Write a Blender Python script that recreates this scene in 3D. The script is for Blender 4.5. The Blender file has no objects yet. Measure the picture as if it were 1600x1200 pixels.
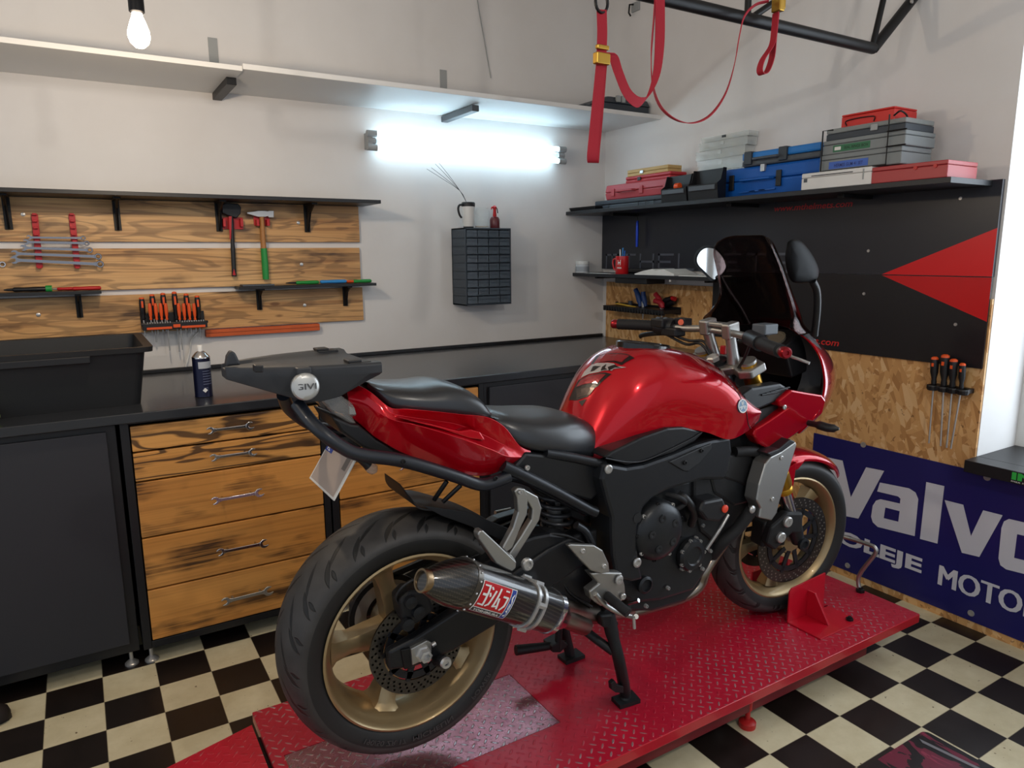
import bpy, bmesh, math, random
from math import sin, cos, pi, radians, sqrt
from mathutils import Vector, Matrix
V = Vector
random.seed(7)
SC = bpy.context.scene
COL = SC.collection
# ------------------------------------------------------------------ camera
FPX, YAW, PIT, ROL, H = 1110.8, radians(31.284), radians(10.377), radians(-.4447), 1.49
fw = V((sin(YAW)*cos(PIT), cos(YAW)*cos(PIT), -sin(PIT)))
rt0 = V((cos(YAW), -sin(YAW), 0)); up0 = rt0.cross(fw)
rt = cos(ROL)*rt0 + sin(ROL)*up0; up = -sin(ROL)*rt0 + cos(ROL)*up0
EYE = V((0, 0, H))
cd = bpy.data.cameras.new('camera'); cam = bpy.data.objects.new('camera', cd); COL.objects.link(cam)
m3 = Matrix((rt, up, -fw)).transposed(); cam.matrix_world = Matrix.Translation(EYE) @ m3.to_4x4()
cd.sensor_width = 36; cd.lens = FPX*36/1600; cd.clip_start = .05
SC.camera = cam
XW, YW, Y0 = 2.937, 3.678, 1.587          # right wall, back wall, motorcycle mid plane
# measuring aids: where the line of sight through a photo point meets a real plane of the room
def ray(x, y): return rt*((x-800)/FPX) + up*((600-y)/FPX) + fw
def hX(x, y, X): r = ray(x, y); return EYE + r*(X/r.x)
def hY(x, y, Y): r = ray(x, y); return EYE + r*(Y/r.y)
def hZ(x, y, Z): r = ray(x, y); return EYE + r*((Z-H)/r.z)
def B(p, w): return hY(p[0], p[1], Y0-w)
def z1(x, y): return (700+x/2.5, 350+y/2.5)
def z2(x, y): return (700+x/2.5, 700+y/2.5)
def z3(x, y): return (410+x/2.608, 740+y/2.608)
def z4(x, y): return (1060+x/2.7275, 560+y/2.7275)
def z5(x, y): return (880+x/3.478, 340+y/3.478)
def z6(x, y): return (330+x/3.2, 500+y/3.2)
# ------------------------------------------------------------------ material helpers
def lin(c):
    if isinstance(c, str):
        c = c.lstrip('#'); c = [int(c[i:i+2], 16)/255 for i in (0, 2, 4)]
    return tuple((v/12.92 if v <= .04045 else ((v+.055)/1.055)**2.4) for v in c)+(1,)
class G:
    """tiny node-graph writer"""
    def __init__(s, name):
        s.m = bpy.data.materials.new(name); s.m.use_nodes = True
        s.t = s.m.node_tree; s.b = s.t.nodes['Principled BSDF']; s.out = s.t.nodes['Material Output']
    def n(s, typ, **kw):
        o = s.t.nodes.new(typ)
        for k, v in kw.items(): setattr(o, k, v)
        return o
    def l(s, a, b): s.t.links.new(a, b)
    def math(s, op, a, b=None, c=None):
        o = s.n('ShaderNodeMath', operation=op)
        for i, v in enumerate((a, b, c)):
            if v is None: continue
            if isinstance(v, (int, float)): o.inputs[i].default_value = v
            else: s.l(v, o.inputs[i])
        return o.outputs[0]
    def coord(s, kind='Object', scale=(1, 1, 1), loc=(0, 0, 0), rot=(0, 0, 0), rnd=False):
        c = s.n('ShaderNodeTexCoord'); mp = s.n('ShaderNodeMapping')
        mp.inputs['Scale'].default_value = scale; mp.inputs['Location'].default_value = loc; mp.inputs['Rotation'].default_value = rot
        src = c.outputs[kind]
        if rnd:
            oi = s.n('ShaderNodeObjectInfo'); va = s.n('ShaderNodeVectorMath', operation='MULTIPLY_ADD')
            va.inputs[1].default_value = (7.3, 3.1, 11.7)
            s.l(oi.outputs['Random'], va.inputs[0]); s.l(src, va.inputs[2]); src = va.outputs[0]
        s.l(src, mp.inputs['Vector']); return mp.outputs[0]
    def noise(s, vec, scale=5, detail=3, rough=.5, dist=0):
        o = s.n('ShaderNodeTexNoise'); o.inputs['Scale'].default_value = scale; o.inputs['Detail'].default_value = detail
        o.inputs['Roughness'].default_value = rough; o.inputs['Distortion'].default_value = dist
        s.l(vec, o.inputs['Vector']); return o.outputs['Fac']
    def sep(s, vec):
        o = s.n('ShaderNodeSeparateXYZ'); s.l(vec, o.inputs[0]); return o.outputs
    def ramp(s, fac, stops, interp='LINEAR'):
        o = s.n('ShaderNodeValToRGB'); o.color_ramp.interpolation = interp
        e = o.color_ramp.elements
        while len(e) < len(stops): e.new(.5)
        for q, (p, c) in zip(e, stops): q.position = p; q.color = lin(c)
        s.l(fac, o.inputs[0]); return o.outputs[0]
    def mix(s, fac, a, b, typ='MIX'):
        o = s.n('ShaderNodeMix', data_type='RGBA', blend_type=typ)
        for i, v in ((0, fac), (6, a), (7, b)):
            if isinstance(v, (int, float)): o.inputs[i].default_value = v
            elif isinstance(v, (str, tuple, list)): o.inputs[i].default_value = lin(v)
            else: s.l(v, o.inputs[i])
        return o.outputs[2]
    def set(s, **kw):
        for k, v in kw.items():
            i = s.b.inputs[k.replace('_', ' ')]
            if hasattr(v, 'is_linked'): s.l(v, i)
            else: i.default_value = v
    def bump(s, h, strength=.3, dist=.002):
        o = s.n('ShaderNodeBump'); o.inputs['Strength'].default_value = strength; o.inputs['Distance'].default_value = dist
        s.l(h, o.inputs['Height']); s.l(o.outputs[0], s.b.inputs['Normal'])
def mat(name, col, rough=.5, metal=0, coat=0, bump=None, var=0, emit=0, alpha=1, spec=.5, trans=0, ior=1.45):
    g = G(name); g.set(Roughness=rough, Metallic=metal, Coat_Weight=coat, Coat_Roughness=.05, Alpha=alpha, Specular_IOR_Level=spec, Transmission_Weight=trans, IOR=ior)
    g.b.inputs['Base Color'].default_value = lin(col)
    if var:
        nz = g.noise(g.coord(), 14, 4, .6)
        a = lin(col); lo = tuple(max(0, v*(1-var)) for v in a[:3])+(1,); hi = tuple(min(1, v*(1+var)) for v in a[:3])+(1,)
        o = g.n('ShaderNodeMix', data_type='RGBA'); o.inputs[6].default_value = lo; o.inputs[7].default_value = hi
        g.l(nz, o.inputs[0]); g.l(o.outputs[2], g.b.inputs['Base Color'])
    if bump: g.bump(g.noise(g.coord(), bump[0], 3), bump[1], .002)
    if emit:
        g.set(Emission_Strength=emit); g.b.inputs['Emission Color'].default_value = lin(col)
    return g.m
# ------------------------------------------------------------------ mesh helpers
ORG = {}
def crv(pts, k=6, closed=False):
    pts = [V(p) for p in pts]; n = len(pts); out = []
    for i in range(n if closed else n-1):
        p0 = pts[(i-1) % n] if closed or i > 0 else 2*pts[0]-pts[1]
        p1 = pts[i]; p2 = pts[(i+1) % n]
        p3 = pts[(i+2) % n] if closed or i+2 < n else 2*pts[-1]-pts[-2]
        for j in range(k):
            t = j/k
            out.append(.5*((2*p1)+(p2-p0)*t+(2*p0-5*p1+4*p2-p3)*t*t+(3*p1-p0-3*p2+p3)*t**3))
    if not closed: out.append(pts[-1])
    return out
class MB:
    def __init__(s): s.b = bmesh.new(); s.uv = None
    def face(s, vs):
        try: return s.b.faces.new(vs)
        except ValueError: return None
    def box(s, c, d, R=None):
        c = V(c); q = []
        for i in range(8):
            v = V(((.5 if i & 1 else -.5)*d[0], (.5 if i & 2 else -.5)*d[1], (.5 if i & 4 else -.5)*d[2]))
            if R: v = R @ v
            q.append(s.b.verts.new(c+v))
        for f in ((0, 2, 3, 1), (4, 5, 7, 6), (0, 1, 5, 4), (2, 6, 7, 3), (0, 4, 6, 2), (1, 3, 7, 5)): s.face([q[i] for i in f])
        return s
    def bb(s, a, b):
        a, b = V(a), V(b); return s.box((a+b)/2, [abs(b[i]-a[i]) for i in range(3)])
    def loft(s, rings, closed=True, cap=True):
        R = [[s.b.verts.new(V(p)) for p in r] for r in rings]
        n = len(R[0])
        for a, b in zip(R, R[1:]):
            for i in range(n if closed else n-1):
                j = (i+1) % n; s.face((a[i], a[j], b[j], b[i]))
        if cap and closed: s.face(R[0][::-1]); s.face(R[-1])
        return s
    def ringloft(s, rings):      # closed both ways (torus-like)
        R = [[s.b.verts.new(V(p)) for p in r] for r in rings]; n = len(R[0]); m = len(R)
        for k in range(m):
            a, b = R[k], R[(k+1) % m]
            for i in range(n): j = (i+1) % n; s.face((a[i], a[j], b[j], b[i]))
        return s
    def tube(s, pts, r, n=10, cap=True, flat=1.0):
        pts = [V(p) for p in pts]; m = len(pts)
        rr = r if isinstance(r, (list, tuple)) else [r]*m
        rings = []; N = None
        for i, p in enumerate(pts):
            t = (pts[min(i+1, m-1)]-pts[max(i-1, 0)]).normalized()
            if N is None: N = t.orthogonal().normalized() if abs(t.z) > .9 else t.cross(V((0, 0, 1))).normalized()
            N = (N-t*N.dot(t)).normalized(); Bn = t.cross(N)
            rings.append([p+rr[i]*(cos(2*pi*k/n)*N+flat*sin(2*pi*k/n)*Bn) for k in range(n)])
        return s.loft(rings, True, cap)
    def cyl(s, a, b, r, r2=None, n=20): return s.tube([a, b], [r, r if r2 is None else r2], n)
    def lathe(s, prof, o, ax, n=32, closed=False, arc=None, start=0):
        """prof: (radius, offset along axis)"""
        o, ax = V(o), V(ax).normalized(); u = ax.orthogonal().normalized()
        if abs(ax.y) > .9: u = V((1, 0, 0))
        w = ax.cross(u); full = arc is None; A = 2*pi if full else arc
        cols = []
        for k in range(n if full else n+1):
            a = start+A*k/n
            cols.append([s.b.verts.new(o+ax*t+(cos(a)*u+sin(a)*w)*r) for r, t in prof])
        m = len(prof)
        for k in range(n):
            a, b = cols[k], cols[(k+1) % len(cols)]
            for i in range(m if closed else m-1):
                j = (i+1) % m
                if prof[i][0] < 1e-6 and prof[j][0] < 1e-6: continue
                s.face((a[i], b[i], b[j], a[j]))
        if not closed and full:
            for i in (0, -1):
                if prof[i][0] > 1e-6: s.face([c[i] for c in cols])
        return s
    def prism(s, poly, vec, taper=None):
        vec = V(vec); poly = [V(p) for p in poly]
        top = [p+vec for p in poly]
        if taper:
            c = sum(top, V((0, 0, 0)))/len(top); top = [c+(p-c)*taper for p in top]
        return s.loft([poly, top])
    def sph(s, c, r, sc=(1, 1, 1), n=16, R=None):
        rings = []
        c = V(c)
        for i in range(1, n//2):
            a = pi*i/(n//2); ring = []
            for k in range(n):
                v = V((sin(a)*cos(2*pi*k/n)*sc[0], sin(a)*sin(2*pi*k/n)*sc[1], cos(a)*sc[2]))*r
                ring.append(c+(R @ v if R else v))
            rings.append(ring)
        return s.loft(rings)
    def ribbon(s, pts, wid, th=.0015):
        """flat strap: pts with a width vector at each point"""
        pts = [V(p) for p in pts]; m = len(pts); rings = []
        for i, p in enumerate(pts):
            t = (pts[min(i+1, m-1)]-pts[max(i-1, 0)]).normalized()
            w = V(wid[i] if isinstance(wid, list) else wid); nn = t.cross(w).normalized()*th
            rings.append([p-w/2-nn, p+w/2-nn, p+w/2+nn, p-w/2+nn])
        return s.loft(rings)
    def build(s, name, m, parent=None, smooth=None, bevel=0, sub=0, seg=2, kind=None, label=None, warp=None):
        if warp:
            for v in s.b.verts: v.co = warp(v.co)
        bmesh.ops.recalc_face_normals(s.b, faces=s.b.faces[:])
        if parent is not None:
            o0 = ORG.get(parent.as_pointer(), V((0, 0, 0)))
        else:
            xs = [v.co for v in s.b.verts]
            lo = V([min(c[i] for c in xs) for i in range(3)]); hi = V([max(c[i] for c in xs) for i in range(3)])
            o0 = V(((lo.x+hi.x)/2, (lo.y+hi.y)/2, lo.z))
        for v in s.b.verts: v.co -= o0
        me = bpy.data.meshes.new(name); s.b.to_mesh(me); s.b.free()
        o = bpy.data.objects.new(name, me); COL.objects.link(o)
        ORG[o.as_pointer()] = o0
        if parent is not None: o.parent = parent
        else: o.location = o0
        if m is not None: me.materials.append(m)
        if smooth:
            for p in me.polygons: p.use_smooth = True
            me.set_sharp_from_angle(angle=radians(smooth))
        if bevel:
            md = o.modifiers.new('bevel', 'BEVEL'); md.width = bevel; md.segments = seg; md.limit_method = 'ANGLE'; md.angle_limit = radians(35)
        if sub:
            md = o.modifiers.new('sub', 'SUBSURF'); md.levels = sub; md.render_levels = sub
            for p in me.polygons: p.use_smooth = True
        if kind: o['kind'] = kind
        if label: o['label'] = label
        return o
def thing(name, loc, label, cat, group=None):
    o = bpy.data.objects.new(name, None); COL.objects.link(o); o.location = V(loc); o.empty_display_size = .05
    ORG[o.as_pointer()] = V(loc); return tag(o, label, cat, group)
def tag(o, label, cat, group=None):
    o['label'] = label; o['category'] = cat
    if group: o['group'] = group
    return o
def struct(mb, name, m, **k): return mb.build(name, m, kind='structure', **k)
def text_mb(s, o, ux, uz, w, h, depth=.002, bold=.0, shear=0, mapf=None, mb=None, keep=False):
    """lettering as a mesh: o lower left corner, ux/uz unit directions, stretched to w x h"""
    c = bpy.data.curves.new('t', 'FONT'); c.body = s; c.size = 1; c.offset = bold; c.shear = shear; c.resolution_u = 3
    ob = bpy.data.objects.new('t', c); COL.objects.link(ob)
    bpy.context.view_layer.update()
    me = bpy.data.meshes.new_from_object(ob.evaluated_get(bpy.context.evaluated_depsgraph_get()))
    xs = [v.co.x for v in me.vertices]; ys = [v.co.y for v in me.vertices]
    x0, x1, y0, y1 = min(xs), max(xs), min(ys), max(ys)
    mb = mb or MB(); ux, uz = V(ux), V(uz); nn = ux.cross(uz).normalized()
    if mapf is None: mapf = lambda u, v, d: V(o)+ux*(u*w)+uz*(v*h)+nn*d
    f, bk = [], []
    for v in me.vertices:
        u, q = (v.co.x-x0)/(x1-x0), (v.co.y-y0)/(y1-y0)
        f.append(mb.b.verts.new(mapf(u, q, depth)))
    for p in me.polygons: mb.face([f[i] for i in p.vertices])
    bpy.data.objects.remove(ob); bpy.data.curves.remove(c); bpy.data.meshes.remove(me)
    return mb
# ------------------------------------------------------------------ materials
def wood(name, base, light, dark, burn, patch=.52, broad=0., line=.4):
    """flamed softwood: straight fine grain, scorched streaky patches, some broad dark figure"""
    g = G(name); v = g.coord(rnd=True)
    def mp(sx, sz, loc=(0, 0, 0)):
        o = g.n('ShaderNodeMapping'); o.inputs['Scale'].default_value = (sx, sx, sz); o.inputs['Location'].default_value = loc; g.l(v, o.inputs['Vector']); return o.outputs[0]
    fine = g.noise(mp(2.2, 150), 1, 3, .6, .3); grain = g.noise(mp(1.1, 45, (3, 1, 7)), 1, 2, .5, .6)
    tone = g.noise(mp(1.6, 5, (9, 4, 2)), 1, 2, .5)
    col = g.mix(g.ramp(tone, [(.3, (0, 0, 0)), (.7, (1, 1, 1))]), base, light)
    col = g.mix(g.math('MULTIPLY', g.ramp(grain, [(.5, (0, 0, 0)), (.68, (1, 1, 1))]), line), col, dark)
    col = g.mix(g.math('MULTIPLY', g.ramp(fine, [(.45, (0, 0, 0)), (.75, (1, 1, 1))]), line*.6), col, dark)
    pt = g.ramp(g.noise(mp(3.2, 9, (1, 8, 5)), 1, 3, .55), [(patch, (0, 0, 0)), (patch+.14, (1, 1, 1))])
    st = g.ramp(fine, [(.38, (0, 0, 0)), (.56, (1, 1, 1))])
    col = g.mix(g.math('MULTIPLY', pt, g.math('ADD', .3, g.math('MULTIPLY', st, .62))), col, burn)
    if broad:
        n1 = g.noise(mp(1.5, 13, (5, 2, 3)), 1, 2, .4, 1.2)
        w2 = g.math('ABSOLUTE', g.math('SUBTRACT', g.math('FRACT', g.math('MULTIPLY', n1, 5)), .5))
        col = g.mix(g.math('MULTIPLY', g.ramp(w2, [(.0, (1, 1, 1)), (.10, (1, 1, 1)), (.19, (0, 0, 0))]), broad), col, burn)
    vo = g.n('ShaderNodeTexVoronoi'); vo.inputs['Scale'].default_value = 1.0; g.l(mp(2.6, 7.5), vo.inputs['Vector'])
    kf = g.ramp(vo.outputs['Distance'], [(.0, (1, 1, 1)), (.045, (1, 1, 1)), (.08, (0, 0, 0))])
    col = g.mix(g.math('MULTIPLY', kf, .75), col, '#5a3212')
    g.l(col, g.b.inputs['Base Color']); g.set(Roughness=.48); g.bump(fine, .1, .001)
    return g.m
W_PLANK = wood('flamed_pine', '#c9965a', '#dcb078', '#7c4c22', '#3a2412', .53, .42, .6)
W_DRAW = wood('flamed_pine_drawer', '#cf8a3e', '#dc9c50', '#854d1c', '#2a180b', .52, 0, .35)
W_DRAW2 = wood('flamed_pine_drawer_dark_figure', '#d09248', '#dea358', '#7c4718', '#2a170a', .56, .85, .4)
def checker():
    g = G('checker_vinyl'); T = .17035
    x, y, z = g.sep(g.coord('Object'))
    fx = g.math('ADD', g.math('DIVIDE', x, T), 1.335+200); fy = g.math('ADD', g.math('DIVIDE', y, T), 200-16.219)
    par = g.math('FLOORED_MODULO', g.math('ADD', g.math('FLOOR', fx), g.math('FLOOR', fy)), 2)
    ex = g.math('ABSOLUTE', g.math('SUBTRACT', g.math('FRACT', fx), .5)); ey = g.math('ABSOLUTE', g.math('SUBTRACT', g.math('FRACT', fy), .5))
    seam = g.math('GREATER_THAN', g.math('MAXIMUM', ex, ey), .493)
    nz = g.noise(g.coord(), 9, 5, .65); sp = g.noise(g.coord(), 60, 2)
    cream = g.ramp(nz, [(.3, '#c4b997'), (.7, '#d8cfb0')])
    cream = g.mix(g.math('GREATER_THAN', sp, .73), cream, '#6b5a40')
    blk = g.ramp(nz, [(.3, '#17110e'), (.7, '#211916')])
    col = g.mix(par, cream, blk)
    col = g.mix(g.math('MULTIPLY', seam, .5), col, '#8a7f66')
    g.l(col, g.b.inputs['Base Color']); g.set(Roughness=g.math('ADD', g.math('MULTIPLY', nz, .2), .28))
    return g.m
def osb():
    g = G('osb_board'); cols = []
    base = None
    for i, a in enumerate((.5, -.6, 1.35, -1.2)):
        v = g.coord(rot=(a, 0, 0), loc=(i*3.3, i*1.7, i*2.1))
        mp = g.n('ShaderNodeMapping'); mp.inputs['Scale'].default_value = (1, 14, 50); g.l(v, mp.inputs['Vector'])
        vo = g.n('ShaderNodeTexVoronoi'); vo.inputs['Scale'].default_value = 1; g.l(mp.outputs[0], vo.inputs['Vector'])
        r = g.sep(vo.outputs['Color'])
        c = g.ramp(r[0], [(0, '#a87844'), (.35, '#c4935a'), (.7, '#cfa066'), (1, '#dcb684')])
        base = c if base is None else g.mix(g.math('GREATER_THAN', r[1], .55), base, c)
    nz = g.noise(g.coord(), 40, 2)
    base = g.mix(g.math('MULTIPLY', g.math('GREATER_THAN', nz, .7), .6), base, '#5c3718')
    g.l(base, g.b.inputs['Base Color']); g.set(Roughness=.7); g.bump(g.noise(g.coord(), 90, 3), .25, .001)
    return g.m
def wallpaint():
    g = G('white_wall_paint'); n1 = g.noise(g.coord(), 2.2, 4, .55)
    g.l(g.ramp(n1, [(.3, '#d6d3d0'), (.7, '#dedcda')]), g.b.inputs['Base Color']); g.set(Roughness=.75)
    g.bump(g.noise(g.coord(), 7, 5, .6), .12, .01); return g.m
def diamond(name, base, worn, wear, bare=0.):
    """red painted chequer plate: raised lozenges in alternating directions"""
    g = G(name); P = .026
    x, y, z = g.sep(g.coord('Object'))
    c45 = .7071
    u = g.math('DIVIDE', g.math('MULTIPLY', g.math('ADD', x, y), c45), P); v = g.math('DIVIDE', g.math('MULTIPLY', g.math('SUBTRACT', x, y), c45), P)
    u = g.math('ADD', u, 300.); v = g.math('ADD', v, 300.)
    par = g.math('FLOORED_MODULO', g.math('ADD', g.math('FLOOR', u), g.math('FLOOR', v)), 2)
    a = g.math('SUBTRACT', g.math('FRACT', u), .5); b = g.math('SUBTRACT', g.math('FRACT', v), .5)
    # swap the axes on odd cells
    d = g.math('SUBTRACT', b, a)
    p = g.math('ADD', a, g.math('MULTIPLY', par, d)); q = g.math('SUBTRACT', b, g.math('MULTIPLY', par, d))
    r2 = g.math('ADD', g.math('POWER', g.math('DIVIDE', p, .46), 2), g.math('POWER', g.math('DIVIDE', q, .13), 2))
    hgt = g.math('MAXIMUM', g.math('SUBTRACT', 1, r2), 0)
    hgt = g.math('MINIMUM', g.math('MULTIPLY', hgt, 1.6), 1)
    nz = g.noise(g.coord(), 3.5, 4, .6); n2 = g.noise(g.coord(), 30, 3, .6)
    wf = g.math('MULTIPLY', g.math('GREATER_THAN', hgt, .45), g.ramp(g.math('ADD', nz, g.math('MULTIPLY', n2, .25)), [(.62-wear, (0, 0, 0)), (.8-wear, (1, 1, 1))]))
    col = g.mix(g.ramp(nz, [(.3, (0, 0, 0)), (.7, (1, 1, 1))]), base, worn)
    col = g.mix(g.math('MULTIPLY', wf, .85), col, '#a9a0a0')
    g.l(col, g.b.inputs['Base Color']); g.set(Metallic=g.math('MAXIMUM', g.math('MULTIPLY', wf, .7), bare), Roughness=g.math('ADD', .25-bare*.12, g.math('MULTIPLY', n2, .22)))
    g.bump(hgt, .55, .0022); return g.m
def carbon():
    g = G('carbon_fibre'); P = .006
    uv = g.n('ShaderNodeTexCoord').outputs['Object']
    x, y, z = g.sep(uv)
    s1 = g.math('ADD', x, g.math('MULTIPLY', z, .6)); 
    u = g.math('DIVIDE', g.math('ADD', s1, g.math('MULTIPLY', y, .5)), P); v = g.math('DIVIDE', g.math('SUBTRACT', z, g.math('MULTIPLY', x, .55)), P)
    w = g.math('FRACT', g.math('ADD', g.math('MULTIPLY', u, .5), g.math('MULTIPLY', g.math('FLOOR', g.math('ADD', v, 400)), .25)))
    col = g.ramp(w, [(.35, '#0a0908'), (.5, '#3a332d'), (.68, '#241f1b'), (.8, '#0a0908')])
    g.l(col, g.b.inputs['Base Color']); g.set(Roughness=.32, Coat_Weight=1.0, Coat_Roughness=.08, Metallic=.1); return g.m
def redpaint(name, a, flake=.5, rough=.28):
    g = G(name); lw = g.n('ShaderNodeLayerWeight'); lw.inputs[0].default_value = .35
    g.l(g.mix(lw.outputs['Facing'], a[0], a[1]), g.b.inputs['Base Color'])
    g.set(Metallic=flake, Roughness=rough, Coat_Weight=1.0, Coat_Roughness=.03, Coat_IOR=1.33, Specular_IOR_Level=.2); return g.m
WALL = wallpaint(); FLOOR = checker(); OSB = osb()
CEIL = mat('ceiling_paint', '#d2ccc4', .8)
BLK = mat('black_laminate', '#17181b', .42, bump=(160, .05))
BLK_TOP = mat('black_worktop', '#232529', .3, coat=.35, bump=(120, .03))
BLKM = mat('black_steel', '#121214', .45, metal=.3)
PLB = mat('black_plastic', '#141417', .45)
PLB2 = mat('black_plastic_gloss', '#0b0b0d', .2, coat=.3)
RUB = mat('rubber_black', '#141416', .7)
GREYD = mat('dark_grey_laminate', '#2b2c31', .5)
GREYP = mat('grey_plastic', '#4d535a', .5)
GREYL = mat('light_grey_plastic', '#9a9d9d', .5)
WHITE = mat('white_laminate', '#dcdcda', .5)
WHITEP = mat('white_plastic', '#d9d9d6', .45)
CHROME = mat('chrome_steel', '#c9c9cb', .16, metal=1)
STEEL = mat('brushed_steel', '#b8b7b5', .32, metal=.65)
ALU = mat('cast_aluminium', '#a7a6a3', .38, metal=.9, bump=(200, .04))
BRKT = mat('grey_bracket_steel', '#55575a', .5, metal=.4)
REDP = mat('red_plastic', '#b3141b', .4)
REDM = mat('red_sheet_metal', '#b02020', .4)
PINK = mat('faded_red_plastic', '#b0444c', .5)
ORNG = mat('orange_plastic', '#e2551d', .45)
GRN = mat('green_plastic', '#1f8a3c', .45)
BLUE = mat('blue_plastic', '#0d5fb5', .4)
BLUEL = mat('light_blue_plastic', '#2f86c9', .4)
YEL = mat('yellow_plastic', '#c9a23c', .5)
BRASS = mat('yellow_zinc', '#b08a3c', .35, metal=.9)
REDS = mat('red_strap_webbing', '#9c1226', .75, bump=(400, .2))
WOODH = mat('ash_wood_handle', '#a4703c', .5, var=.25)
PAPER = mat('paper', '#dcdcd8', .8)
CLEAR = mat('clear_plastic', '#eef3ef', .12, alpha=.3)
SPAN = mat('spanner_chrome', '#8e8e92', .2, metal=.95)
GLASS = mat('clear_glass', '#e8f2f4', .05, alpha=.14)
# =================================================================== ROOM
struct(MB().bb((-3, -3, -.1), (3.6, 3.9, 0)), 'floor', FLOOR)
# the floor pattern is laid out from the room's own origin
bpy.data.objects['floor'].location; _f = bpy.data.objects['floor']
for v in _f.data.vertices: v.co += _f.location
_f.location = (0, 0, 0)
struct(MB().bb((-3, YW, 0), (3.4, YW+.15, 3.15)), 'wall_back', WALL)
wr = MB()
wr.bb((XW, 1.345, 0), (XW+.4, YW, 3.15)); wr.bb((XW, -3, 0), (XW+.4, 1.345, .66)); wr.bb((XW, -3, 2.6), (XW+.4, 1.345, 3.15)); wr.bb((XW, -3, .66), (XW+.4, -.35, 2.6))
struct(wr, 'wall_right', WALL)
struct(MB().bb((-3, -3, 3.15), (3.4, YW+.15, 3.25)), 'ceiling', CEIL)
wf = MB()
for a, b in (((.0, -.35, .66), (.06, 1.354, .72)), ((0, -.35, 2.54), (.06, 1.354, 2.6)), ((0, -.35, .72), (.06, -.29, 2.54)), ((0, 1.294, .72), (.06, 1.354, 2.54)), ((0, .47, .72), (.06, .53, 2.54))):
    wf.bb((XW+.3+a[0], a[1], a[2]), (XW+.3+b[0], min(b[1], 1.345), b[2]))
wo = struct(wf, 'window_1', WHITEP)
MB().bb((XW+.325, -.29, .72), (XW+.331, 1.29, 2.54)).build('window_pane', GLASS, wo)
# sill board
sl = tag(MB().bb((2.845, -.3, .653), (XW, 1.345, .70)).bb((XW, -.3, .661), (XW+.3, 1.3445, .70)).build('window_shelf', BLK, bevel=.002), 'black board shelf below the bright window recess at right', 'shelf')
SGN = mat('green_sticker', '#2fae45', .5)
ys = hX(1581, 745, 2.8445).y
stk = MB().bb((2.8445, ys-.17, .656), (2.843, ys+.004, .698)).build('sticker', BLK, sl)
p0 = hX(1581, 752, 2.8445)
text_mb('IN', V((2.8425, ys, .668)), (0, -1, 0), (0, 0, 1), .075, .028, 0, bold=.05).build('lettering', SGN, stk)
text_mb('max moto', V((2.8425, ys, .659)), (0, -1, 0), (0, 0, 1), .075, .006, 0).build('lettering', PAPER, stk)

# =================================================================== WORKBENCH
ZT = .955
wt = thing('worktop', (0.5, 3.2, ZT-.035), 'long black worktop running along the back wall', 'worktop')
MB().bb((-2, 2.745, ZT-.035), (XW-.0125, YW, ZT)).build('slab', BLK_TOP, wt, bevel=.003)
MB().bb((-2, YW-.018, ZT), (XW-.0125, YW, ZT+.017)).build('upstand', BLK, wt, bevel=.002)
def wrench_poly(L, hw=.009, jr=.0165, open2=True, ring1=False):
    """outline in (u, v): open-ended spanner of length L centred on 0"""
    def jaw(cx, sgn, r, tilt):
        pts = []
        a0 = radians(33); n = 12
        for i in range(n+1):
            a = a0+(2*pi-2*a0)*i/n; pts.append((cos(a)*r, sin(a)*r))
        s = r*sin(a0)*.92
        pts = [(cos(a0)*r*.35-r*.15, s)]+pts[:]+[(cos(a0)*r*.35-r*.15, -s), (-r*.3, -s*.55), (-r*.3, s*.55)]
        return [(cx+sgn*(x*cos(tilt)-y*sin(tilt)), (x*sin(tilt)+y*cos(tilt))*1.0) for x, y in pts]
    return jaw(L/2, 1, jr, .26), jaw(-L/2, -1, jr*.88, -.26)
def wrench(mb, c, ux, uz, nn, L, jr=.0165, th=.006, ring=False):
    c, ux, uz, nn = V(c), V(ux).normalized(), V(uz).normalized(), V(nn).normalized()
    j1, j2 = wrench_poly(L, jr=jr)
    for k, j in enumerate((j1, j2)):
        if ring and k == 0:
            q = c+ux*(L/2); rr = jr*.85
            mb.ringloft([[q+(ux*cos(a)+uz*sin(a))*(rr*(.8+.28*cos(b)))+nn*(th/2+.004*sin(b)) for b in [2*pi*i/6 for i in range(6)]] for a in [2*pi*i/16 for i in range(16)]])
        else:
            mb.prism([c+ux*a+uz*b-nn*0 for a, b in j], nn*th)
    hw = jr*.42; d = jr*.7
    mb.prism([c+ux*a+uz*b+nn*.001 for a, b in ((-L/2+d, -hw*1.15), (-L/2+d*2, -hw*.8), (L/2-d*2, -hw*.85), (L/2-d, -hw*1.25), (L/2-d, hw*1.25), (L/2-d*2, hw*.85), (-L/2+d*2, hw*.8), (-L/2+d, hw*1.15))], nn*(th-.002))
YC = 2.765
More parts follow.
